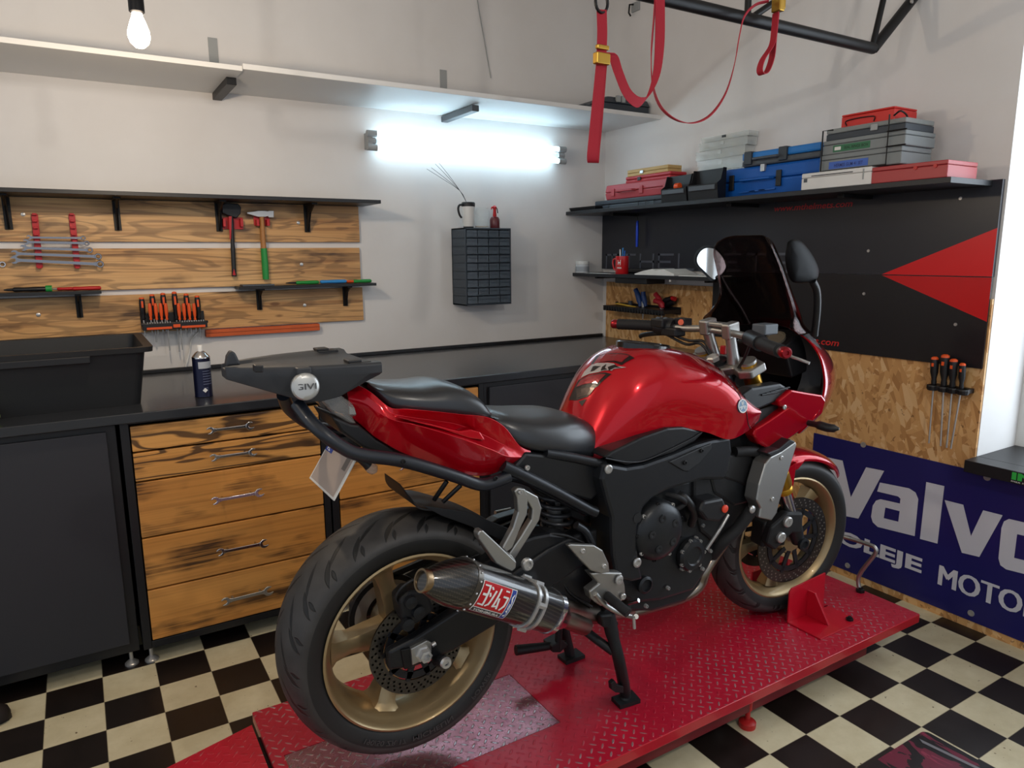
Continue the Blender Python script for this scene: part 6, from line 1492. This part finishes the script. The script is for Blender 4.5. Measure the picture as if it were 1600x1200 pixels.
text_mb('YOSHIMURA', None, (1, 0, 0), (0, 0, 1), 1, 1, mapf=lambda u, v, d: badge(.06+.74*u, .06+.11*v, .0021), bold=.03).build('badge_lettering', PAPER, bg)
text_mb('USA', None, (1, 0, 0), (0, 0, 1), 1, 1, mapf=lambda u, v, d: badge(.95-.06*v, .15+.7*u, .0021), bold=.04).build('badge_lettering', PAPER, bg)
# ------------------------------------------------------------------ footrests and stands
pb = MB()
for P_, w_ in (([(260, 170), (273, 156), (301, 160), (314, 190), (310, 258), (283, 315), (252, 391), (229, 408), (213, 391), (256, 312), (275, 250), (271, 198)], .165),
               ([(300, 162), (352, 190), (367, 236), (357, 283), (313, 354), (259, 438), (233, 422), (288, 344), (326, 281), (331, 242), (320, 221), (306, 200)], .165)):
    pb.prism([B(z2(*p), w_) for p in P_], (0, .02, 0))
pb = pb.build('passenger_footrest_bracket', ALU, mc, bevel=.003)
panel('silencer_hanger', [(170, 400), (250, 418), (266, 440), (260, 468), (245, 482), (215, 470)], .19, .165, ALU, pb, .003, z=z2)
panel('passenger_footrest', [(117, 338), (124, 324), (138, 322), (203, 383), (268, 445), (266, 469), (250, 484), (220, 470), (188, 453), (121, 357)], .21, .185, ALU, pb, .003, z=z2)
bolt(B(z2(305, 452), .19), .0165, pb, STEEL, .012); bolt(B(z2(280, 172), .166), .006, pb, STEEL)
ptube('passenger_footrest', [(185, 255, -.16), (245, 242, -.16)], .008, ALU, mc, z2)
hb = panel('heel_guard', [(468, 382), (480, 376), (572, 380), (605, 400), (628, 450), (632, 485), (600, 492), (560, 480), (520, 440)], .20, .185, ALU, mc, .003, z=z2, label='silver heel guard')
panel('footrest_bracket', [(555, 490), (600, 485), (680, 488), (692, 540), (695, 580), (680, 600), (640, 600), (600, 620), (560, 590), (552, 560), (590, 530)], .195, .165, ALU, hb, .004, z=z2)
for x, y, r in ((525, 402, .007), (608, 462, .007), (667, 517, .012), (683, 580, .009), (668, 512, .012)): bolt(B(z2(x, y), .2), r, hb, STEEL, .005)
ptube('rider_footrest', [(625, 580, .2), (660, 610, .24), (705, 645, .275)], .0135, RUB, mc, z2, 12)
for i in range(7):
    f = i/7; q = B(z2(625+80*f, 580+65*f), .2+.075*f); MB().sph(q, .0155, (.5, .5, 1), 10).build('footrest_rib', RUB, mc)
ptube('brake_pedal', [(575, 570, .195), (610, 610, .2), (660, 640, .21), (720, 660, .22), (735, 658, .24)], .007, ALU, mc, z2)
MB().tube([B(z2(725, 660), .24), B(z2(728, 705), .24)], .0045, 8).build('footrest_feeler', STEEL, mc, smooth=60)
ptube('brake_lever_end', [(705, 605, .15), (745, 595, .18)], .006, CHROME, mc, z2)
ptube('brake_pipe', [(560, 620, .15), (470, 560, .14), (430, 470, .13), (380, 350, .13), (450, 340, .14), (530, 370, .15)], .0045, PLB, mc, z2)
ptube('frame_tube', [(500, 300, .15), (540, 330, .155), (570, 400, .155), (590, 480, .15)], .011, FRM, mc, z2)
CSM = mat('stand_black', '#17181a', .5, metal=.2)
# centre stand: two legs down to the deck
s0 = B(z2(625, 645), .14); fz = .191
s1a = hZ(*z2(690, 985), fz)
lg = MB().tube(crv([s0, B(z2(640, 720), .15), B(z2(668, 830), .165), V((s1a.x-.0, s1a.y+.0, fz+.03)), V((s1a.x, s1a.y, fz))], 4), [.020]*5+[.0175]*8+[.016]*4, 12)
lg.prism([V((s1a.x-.035, s1a.y-.022, .1862)), V((s1a.x+.035, s1a.y-.03, .1862)), V((s1a.x+.045, s1a.y+.02, .1862)), V((s1a.x-.03, s1a.y+.025, .1862))], (0, 0, .012))
lg = lg.build('centre_stand_leg', CSM, mc, smooth=40)
s1b = V((s1a.x, 2*Y0-s1a.y, fz)); m_s0 = mir(s0)
l2 = MB().tube(crv([m_s0, (m_s0+s1b)/2, s1b], 4), .017, 12); l2.prism([s1b+V((-.035, -.025, -.005)), s1b+V((.04, -.025, -.005)), s1b+V((.04, .025, -.005)), s1b+V((-.035, .025, -.005))], (0, 0, .012)); l2.build('centre_stand_leg', CSM, mc, smooth=40)
MB().tube([s0, m_s0], .016, 12).build('centre_stand_cross_tube', CSM, mc, smooth=40)
ptube('centre_stand_brace', [(495, 680, .06), (570, 740, .11), (645, 795, .155)], .0135, CSM, mc, z2)
ptube('centre_stand_brace', [(520, 690, .05), (560, 670, .08), (620, 660, .12)], .01, CSM, mc, z2)
panel('stand_tang', [(637, 920), (652, 908), (664, 926), (686, 932), (686, 958), (655, 956), (640, 945)], .165, .15, CSM, lg, .002, z=z2)
panel('stand_lug', [(595, 655), (650, 650), (670, 690), (640, 715), (605, 700)], .16, .12, CSM, mc, .005, z=z2)
# side stand on the far side, folded back
q0, q1 = B(z2(265, 790), -.13), B(z2(460, 765), -.10)
ss = MB().tube([q0, q1], [.016, .011], 12).build('side_stand', CSM, mc, smooth=40)
ptube('stand_pivot', [(430, 780, -.10), (432, 740, -.10), (435, 690, -.10), (450, 640, -.09)], .0115, CSM, ss, z2)
panel('stand_foot', [(405, 775), (450, 750), (470, 770), (440, 800), (410, 800)], -.09, -.14, CSM, ss, .003, z=z2)
# ------------------------------------------------------------------ front end
DB = V((1, 0, 0)); 
fa0, fa1 = V((1.774, Y0, 1.14)), V((2.076, Y0, .489)); fdir = (fa1-fa0).normalized()
def fk(d, w): return fa0+fdir*d+V((0, -w, 0))
for s in (1, -1):
    w_ = .105*s
    fo = MB().tube([fk(-.02, w_), fk(.47, w_)], .0265, 22).build('fork_tube', GOLDF, mc, smooth=50, warp=steer)
    MB().lathe([(.027, 0), (.032, .004), (.033, .05), (.029, .06), (.031, .064), (.031, .08), (.024, .085)], fk(.40, w_), fdir, 22).build('fork_collar', GOLDF, fo, smooth=40, warp=steer)
    MB().tube([fk(.44, w_), fk(.62, w_)], .0215, 20).build('fork_stanchion', CHROME, fo, smooth=50, warp=steer)
    MB().tube([fk(.595, w_), fk(.64, w_), fk(.70, w_)], [.027, .028, .022], 18).build('fork_foot', ENG, fo, smooth=40, warp=steer)
    MB().lathe([(.027, -.004), (.027, .005), (.02, .006), (.0, .006)], fk(-.024, w_), -fdir, 22).build('fork_cap', ALU, fo, smooth=40, warp=steer)
    # caliper bracket and caliper behind the leg
    cb = fk(.62, w_*.95); cbm = MB(); t0 = .012
    cbm.prism([cb+V((.01, -s*.0, .05)), cb+V((-.06, 0, .06)), cb+V((-.13, 0, .02)), cb+V((-.14, 0, -.04)), cb+V((-.10, 0, -.07)), cb+V((-.03, 0, -.02)), cb+V((.02, 0, -.03))], (0, -s*.035, 0))
    cl_ = cbm.build('front_caliper', ENGD, mc, bevel=.008, warp=steer)
    for dx_, dz_ in ((-.062, .03), (-.085, -.022)):
        MB().lathe([(.0185, .0), (.0185, .008), (.015, .011), (.006, .011), (.005, .007), (0, .007)], cb+V((dx_, -s*.035, dz_)), (0, -s, 0), 18).build('caliper_bolt', STEEL, cl_, smooth=40, warp=steer)
    MB().box(cb+V((-.11, s*.02, -.02)), (.05, .06, .09)).build('caliper_body', ENGD, cl_, bevel=.008, warp=steer)
MB().tube([fk(.70, .13), fk(.70, -.13)], .014, 16).build('front_axle', STEEL, mc, smooth=40, warp=steer)
MB().lathe([(.022, 0), (.022, .01), (.014, .012), (.012, .006), (0, .006)], fk(.70, .125), (0, -1, 0), 18).build('axle_cap', CASTB, mc, smooth=40, warp=steer)
# front mudguard
mb = MB(); rings = []
for i in range(25):
    f = i/24; a = radians(168-128*f); r = .318
    hwid = .066*(1 if f < .75 else 1-.5*((f-.75)/.25)**2)
    ring = []
    for th, rr_ in ((1, -.045 if .12 < f < .62 else -.02), (1, -.014), (.86, -.004), (.5, .004), (0, .007), (-.5, .004), (-.86, -.004), (-1, -.014), (-1, -.045 if .12 < f < .62 else -.02)):
        ring.append(FA+V((cos(a)*(r+rr_), -th*hwid*1.08, sin(a)*(r+rr_))))
    inner = [FA+(p-FA)*.985 for p in ring[::-1]]
    rings.append(ring+inner)
mg_ = mb.loft(rings).build('front_mudguard', RED, mc, smooth=50, warp=steer)
for s in (1, -1):
    mb = MB(); a_ = fk(.36, .0)
    P_ = [FA+V((cos(radians(128))*.30, 0, sin(radians(128))*.30)), FA+V((cos(radians(98))*.305, 0, sin(radians(98))*.305)), fk(.50, 0)+V((.055, 0, 0)), fk(.64, 0)+V((.03, 0, .0)), fk(.66, 0)+V((.012, 0, 0)), fk(.55, 0)+V((.012, 0, 0)), fk(.44, 0)+V((-.02, 0, .0))]
    mb.prism([p+V((0, -s*.085, 0)) for p in P_], (0, s*.014, 0)); mb.build('mudguard_stay', RED, mg_, bevel=.004, warp=steer)
# top yoke, risers, bar
yk = MB(); yc = fa0+V((0, 0, .002)); yx = V((cos(RK), 0, sin(RK)))
YP = [(.03, .145), (-.03, .145), (-.05, .11), (-.035, .07), (-.07, .035), (-.075, 0), (-.07, -.035), (-.035, -.07), (-.05, -.11), (-.03, -.145), (.03, -.145), (.04, -.1), (.03, -.05), (.03, .05), (.04, .1)]
yk.prism([yc+yx*a+V((0, -b, 0))-SU*.016 for a, b in YP], SU*.028)
yk = yk.build('top_yoke', ALU, mc, bevel=.005, warp=steer)
yk2 = MB(); yk2.prism([yc-SU*.2+yx*a*.9+V((0, -b, 0)) for a, b in YP], SU*.03); yk2.build('lower_yoke', ENG, mc, bevel=.005, warp=steer)
MB().tube([SA-SU*.27+yx*.0, SA+SU*.02], .03, 16).build('steering_head', FRM, mc, smooth=50)
MB().lathe([(.022, 0), (.022, .012), (.016, .016), (0, .016)], SA+SU*.03-yx*.015, SU, 6).build('stem_nut', STEEL, yk)
barp = [(664, 391, -.37), (740, 394, -.31), (810, 398, -.255), (870, 402, -.2), (935, 408, -.13), (1010, 410, -.05), (1100, 425, .045), (1150, 436, .115), (1185, 447, .16), (1222, 466, .23), (1262, 483, .3), (1310, 500, .372)]
BP = crv([B(z1(x, y), w_) for x, y, w_ in barp], 4); nb_ = len(BP)
hbm = MB().tube(BP, .0115, 14).build('handlebar', ALU, mc, smooth=60)
def seg(a, b): return BP[int(a*(nb_-1)):int(b*(nb_-1))+1]
def grip(a, b, name='grip'):
    S = seg(a, b); rr_ = [.0165+.0012*(i % 2) for i in range(len(S))]; rr_[0] = rr_[-1] = .018
    S2 = []
    for p, q in zip(S, S[1:]): S2 += [p.lerp(q, t/3) for t in range(3)]
    S2.append(S[-1]); return MB().tube(S2, [.0182+.001*(i % 2) for i in range(len(S2))], 14).build(name, RUB, hbm, smooth=50)
grip(.005, .185); grip(.835, .985)
REDA = mat('red_anodised', '#8e1a22', .3, metal=.7)
for p, q in ((BP[0], BP[1]), (BP[-1], BP[-2])):
    d = (p-q).normalized(); MB().lathe([(.015, -.002), (.016, .004), (.016, .018), (.012, .024), (.006, .024), (.005, .018), (0, .018)], p, d, 18).build('bar_end', REDA, hbm, smooth=40)
MB().tube(seg(.69, .72), .019, 16).build('throttle_ring', REDA, hbm, smooth=40)
q = BP[int(.235*(nb_-1))]
swg = MB().tube(seg(.195, .30), [.026]+[.031]*(len(seg(.195, .30))-2)+[.027], 16).build('switchgear', PLB, hbm, smooth=50)
p_ = B(z1(835, 380), -.225); MB().box(p_+V((0, 0, -.005)), (.05, .06, .03)).build('switch_block', PLB, hbm, bevel=.005)
p_ = B(z1(918, 388), -.16); sb = MB().box(p_, (.035, .05, .036)).build('switch_box', PLB, hbm, bevel=.003)
MB().cyl(p_+V((-.018, -.01, .005)), p_+V((-.022, -.012, .006)), .01, n=14).build('hazard_button', mat('orange_button', '#d2552f', .4), sb)
MB().box(B(z1(880, 420), -.18), (.05, .07, .03)).build('clutch_perch', PLB, hbm, bevel=.006)
for x, y, w_ in ((820, 370, -.235), (850, 372, -.215), (812, 395, -.26)): MB().sph(B(z1(x, y), w_), .008, n=10).build('switch_button', GREYP, hbm)
MB().tube(crv([B(z1(862, 425), -.2), B(z1(800, 428), -.27), B(z1(760, 434), -.32), B(z1(750, 440), -.335)], 4), .006, 8, flat=1.4).build('clutch_lever', PLB, hbm, smooth=60)
q = BP[int(.755*(nb_-1))]; MB().tube(seg(.72, .82), [.024]*len(seg(.72, .82)), 16).build('throttle_housing', PLB, hbm, smooth=50)
MB().tube(crv([q+V((.06, 0, -.01)), B(z1(1330, 512), .30), B(z1(1370, 528), .34), B(z1(1412, 544), .37)], 4), [.006]*4+[.0045]*9, 8).build('brake_lever', STEEL, hbm, smooth=60)
p_ = B(z1(1212, 412), .15); rs = MB().box(p_+V((.03, 0, .0)), (.06, .05, .032)).build('brake_reservoir', GREYP, hbm, bevel=.004)
for f, (xx, yy, w_) in enumerate(((1016, 400, -.045), (1104, 415, .045))):
    tp_ = B(z1(xx, yy), w_); bt_ = steer(fa0+V((-.01, -w_*1.0, .006)))
    MB().tube([bt_, bt_.lerp(tp_, .3), tp_-V((0, 0, .018))], [.022, .018, .017], 14).build('bar_riser', ALU, yk, smooth=50)
    MB().box(tp_, (.052, .034, .05), Matrix.Rotation(radians(-10), 3, 'Y')).build('bar_clamp', ALU, yk, bevel=.006)
MB().box((B(z1(1016, 400), -.045)+B(z1(1104, 415), .045))/2+V((0, 0, .012)), (.04, .09, .014)).build('clamp_bridge', ALU, yk, bevel=.004)
MB().box(B(z1(1076, 492), .0), (.012, .02, .028)).build('ignition_key', REDP, yk, bevel=.003)
for pts_ in ([(870, 430, -.18), (940, 455, -.12), (1000, 460, -.06), (1030, 520, -.03)], [(850, 430, -.2), (930, 470, -.13), (990, 470, -.05), (1050, 560, 0)], [(1180, 470, .16), (1160, 520, .13), (1130, 570, .08)]):
    ptube('control_cable', pts_, .0045, PLB, mc, z1)
# ------------------------------------------------------------------ fairing
FR = [(1.245, 1.945, .115, 2.03), (1.21, 1.985, .15, 2.13), (1.16, 2.01, .178, 2.24), (1.10, 2.02, .192, 2.31), (1.05, 2.02, .196, 2.325), (1.0, 2.0, .198, 2.305), (.96, 1.97, .196, 2.25), (.92, 1.92, .185, 2.17)]
def fpt(row, t, off=0):
    z, xe, we, xn = row; a = t*pi/2
    x = xe+(xn-xe-off)*abs(sin(a))**1.55; w_ = (we-off)*abs(cos(a))**1.6
    return x, w_, z
def fshell(off, n=14):
    rings = []
    for i in range(29):
        row = cr1(FR, i/28); r = []
        for j in range(-n, n+1):
            x, w_, z = fpt(row, 1-abs(j)/n, off); r.append(V((x-(off*.2), Y0-(w_ if j > 0 else -w_), z)))
        rings.append(r)
    return rings
A_, Bk = fshell(0), fshell(.006)
rings = [a+b[::-1] for a, b in zip(A_, Bk)]
fo_ = MB().loft(rings).build('front_fairing', RED, mc, smooth=50, label='dark red half fairing')
In = fshell(.0068); In2 = fshell(.010)
MB().loft([a+b[::-1] for a, b in zip(In, In2)]).build('inner_cowl', PLB, fo_, smooth=50)
# cockpit trim between the fairing edge and the dash
for s in (1, -1):
    mb = MB(); rg_ = []
    for i in range(15):
        row = cr1(FR, i/14*.80); x, w_, z = fpt(row, .0); o_ = V((x+.004, Y0-s*(w_-.004), z))
        i_ = V((1.985+.06*sin(pi*i/14), Y0-s*(.10-.02*i/14), z-.012)); k_ = o_.lerp(i_, .5)+V((.045, 0, 0))
        rg_.append([o_, o_.lerp(k_, .5)+V((.012, 0, 0)), k_, i_, i_+V((.008, 0, 0)), k_+V((.008, 0, 0)), o_.lerp(k_, .5)+V((.02, 0, 0)), o_+V((.006, 0, 0))])
    mb.loft(rg_).build('cockpit_trim', PLB, fo_, smooth=60)
# side wing of the fairing and its black vent
SFP = [(1345, 648), (1400, 658), (1462, 668), (1478, 690), (1465, 740), (1425, 778), (1380, 808), (1330, 842), (1290, 868), (1250, 880), (1215, 860), (1194, 828), (1203, 800), (1260, 765), (1322, 722), (1296, 712), (1292, 690)]
sf = None
for s in (1, -1):
    P_ = [B(z1(*p), .208-.030*(p[1]-648)/230) for p in SFP]; P_ = P_ if s > 0 else [mir(p) for p in P_]
    o = MB().prism(P_, (0, s*.04, 0)).build('side_fairing', RED, fo_, bevel=.006)
    sf = sf or o
for x, y in ((1313, 716),): bolt(B(z1(x, y), .207), .008, sf, ALU, .004)
vt = panel('air_vent', [(1150, 668), (1190, 640), (1300, 622), (1345, 650), (1296, 690), (1210, 728), (1165, 715)], .19, .145, PLB, fo_, .008, True, z=z1)
for i in range(5): ptube('vent_slat', [(1225+i*17, 668-i*5, .192), (1285+i*12, 658-i*5, .192)], .003, BLKM, vt, z1)
panel('inner_side_panel', [(1165, 715), (1210, 728), (1296, 700), (1322, 722), (1203, 800), (1120, 800), (1130, 770), (1212, 735)], .17, .08, ENGD, fo_, .004, z=z1)
ds = MB().prism([V((1.93, Y0-.1, 1.19)), V((2.02, Y0-.1, 1.235)), V((2.10, Y0-.1, 1.2)), V((2.08, Y0-.1, 1.1)), V((1.98, Y0-.1, 1.08))], (0, .2, 0)).build('instrument_panel', PLB, fo_, bevel=.008)
q = B(z1(1270, 440), .055); MB().lathe([(.036, 0), (.036, .008), (.031, .009), (.03, .006), (0, .006)], V((1.955, Y0-.045, 1.204)), V((-.55, 0, .8)), 24).build('dial', mat('dial_glass', '#6b6558', .15, coat=.5), ds, smooth=40)
# front indicator
for s in (1, -1):
    P_ = [B(z4(555, 275), .2), B(z4(600, 285), .24), B(z4(640, 296), .27), B(z4(685, 300), .30)]
    P_ = P_ if s > 0 else [mir(p) for p in P_]
    MB().tube(crv(P_, 4), [.01]*4+[.014]*5+[.013]*2+[.008, .004], 12).build('front_indicator', PLB, fo_, smooth=60)
# windscreen
SCN = [(1.542, 1.85, .05, 1.868), (1.536, 1.835, .078, 1.876), (1.518, 1.82, .104, 1.888), (1.485, 1.825, .118, 1.905), (1.44, 1.848, .125, 1.932), (1.38, 1.875, .132, 1.962), (1.33, 1.885, .145, 1.988), (1.29, 1.872, .165, 2.005), (1.262, 1.852, .178, 2.02), (1.235, 1.90, .172, 2.06)]
rings = []
for i in range(33):
    row = cr1(SCN, i/32); r = []
    for j in range(-12, 13):
        a = (1-abs(j)/12)*pi/2; x = row[1]+(row[3]-row[1])*sin(a)**.9; w_ = row[2]*cos(a)**.85; r.append(V((x, Y0-(w_ if j > 0 else -w_), row[0])))
    rings.append(r)
gS = G('smoked_screen'); tr_ = gS.n('ShaderNodeBsdfTransparent'); tr_.inputs[0].default_value = (.4, .33, .32, 1); gl = gS.n('ShaderNodeBsdfGlossy'); gl.inputs['Roughness'].default_value = .06; gl.inputs[0].default_value = (.9, .9, .9, 1)
fz_ = gS.n('ShaderNodeFresnel'); fz_.inputs[0].default_value = 1.22; mx = gS.n('ShaderNodeMixShader'); gS.l(gS.math('MULTIPLY', fz_.outputs[0], .5), mx.inputs[0]); gS.l(tr_.outputs[0], mx.inputs[1]); gS.l(gl.outputs[0], mx.inputs[2]); gS.l(mx.outputs[0], gS.out.inputs[0])
ws_ = MB().loft(rings, False).build('windscreen', gS.m, mc, smooth=80, label='dark smoked windscreen')
md = ws_.modifiers.new('thickness', 'SOLIDIFY'); md.thickness = .003; md.offset = 0
# mirrors
MIRB = mat('mirror_shell', '#08080a', .5, spec=.1)
MIRG = mat('mirror_glass', '#a9abad', .04, metal=1)
def mirror(poly, f, w_, dep, stalk, s, glass):
    P = crv([B(f(*p), w_) for p in poly], 3, True); c = sum(P, V((0, 0, 0)))/len(P)
    bk = (c-EYE).normalized()*dep*1.6
    fr_ = [] if glass else [[c+(p-c)*.25-bk*.62 for p in P], [c+(p-c)*.6-bk*.5 for p in P], [c+(p-c)*.88-bk*.25 for p in P]]
    mm = MB().loft(fr_+[P, [c+(p-c)*1.02+bk*.25 for p in P], [c+(p-c)*.85+bk*.8 for p in P], [c+(p-c)*.4+bk*1.1 for p in P]]).build('mirror', MIRB, mc, smooth=75)
    if glass: MB().prism([c+(p-c)*.86-bk*.03+V((.004, 0, 0)) for p in P], -bk*.03).build('mirror_glass', MIRG, mm)
    MB().tube(crv(stalk, 4), .0115, 10).build('mirror_stalk', PLB, mm, smooth=60)
    return mm
mirror([(1215, 150), (1232, 124), (1262, 118), (1300, 135), (1345, 190), (1380, 255), (1388, 300), (1375, 335), (1335, 350), (1280, 355), (1235, 338), (1208, 240)], z5, .19, .03, [B(z5(1355, 345), .185), B(z5(1378, 400), .18), B(z5(1380, 500), .17), B(z5(1365, 640), .15)], 1, False)
mirror([(710, 225), (725, 185), (752, 160), (785, 152), (830, 165), (870, 210), (892, 265), (875, 305), (830, 348), (800, 340), (760, 300), (722, 262)], z5, -.19, .035, [B(z5(850, 320), -.185), B(z5(880, 380), -.18), B(z5(960, 500), -.17), B(z5(1010, 600), -.15)], -1, True)
# =================================================================== LIGHT
w = bpy.data.worlds.new('world'); SC.world = w; w.use_nodes = True
w.node_tree.nodes['Background'].inputs[0].default_value = (.78, .87, 1.0, 1); w.node_tree.nodes['Background'].inputs[1].default_value = .72
def area(name, loc, tgt, sx, sy_, e, col):
    l = bpy.data.lights.new(name, 'AREA'); l.shape = 'RECTANGLE'; l.size = sx; l.size_y = sy_; l.energy = e; l.color = col
    o = bpy.data.objects.new(name, l); o.location = loc; d = V(tgt)-V(loc); o.rotation_euler = d.to_track_quat('-Z', 'Y').to_euler(); COL.objects.link(o); return o
area('window_daylight', (XW+.45, .5, 1.63), (0, .5, 1.4), 1.6, 1.8, 52, (.80, .90, 1))
SC.view_settings.view_transform = 'Standard'; SC.view_settings.look = 'None'; SC.view_settings.gamma = 1; SC.view_settings.use_curve_mapping = False
SC.view_settings.exposure = 0.0
SC.cycles.max_bounces = 8
# no more than thing > part > sub-part (parts share their thing's origin, so re-parenting keeps them in place)
def depth(o): return 0 if o.parent is None else 1+depth(o.parent)
for o in list(COL.objects):
    while depth(o) > 2: o.parent = o.parent.parent
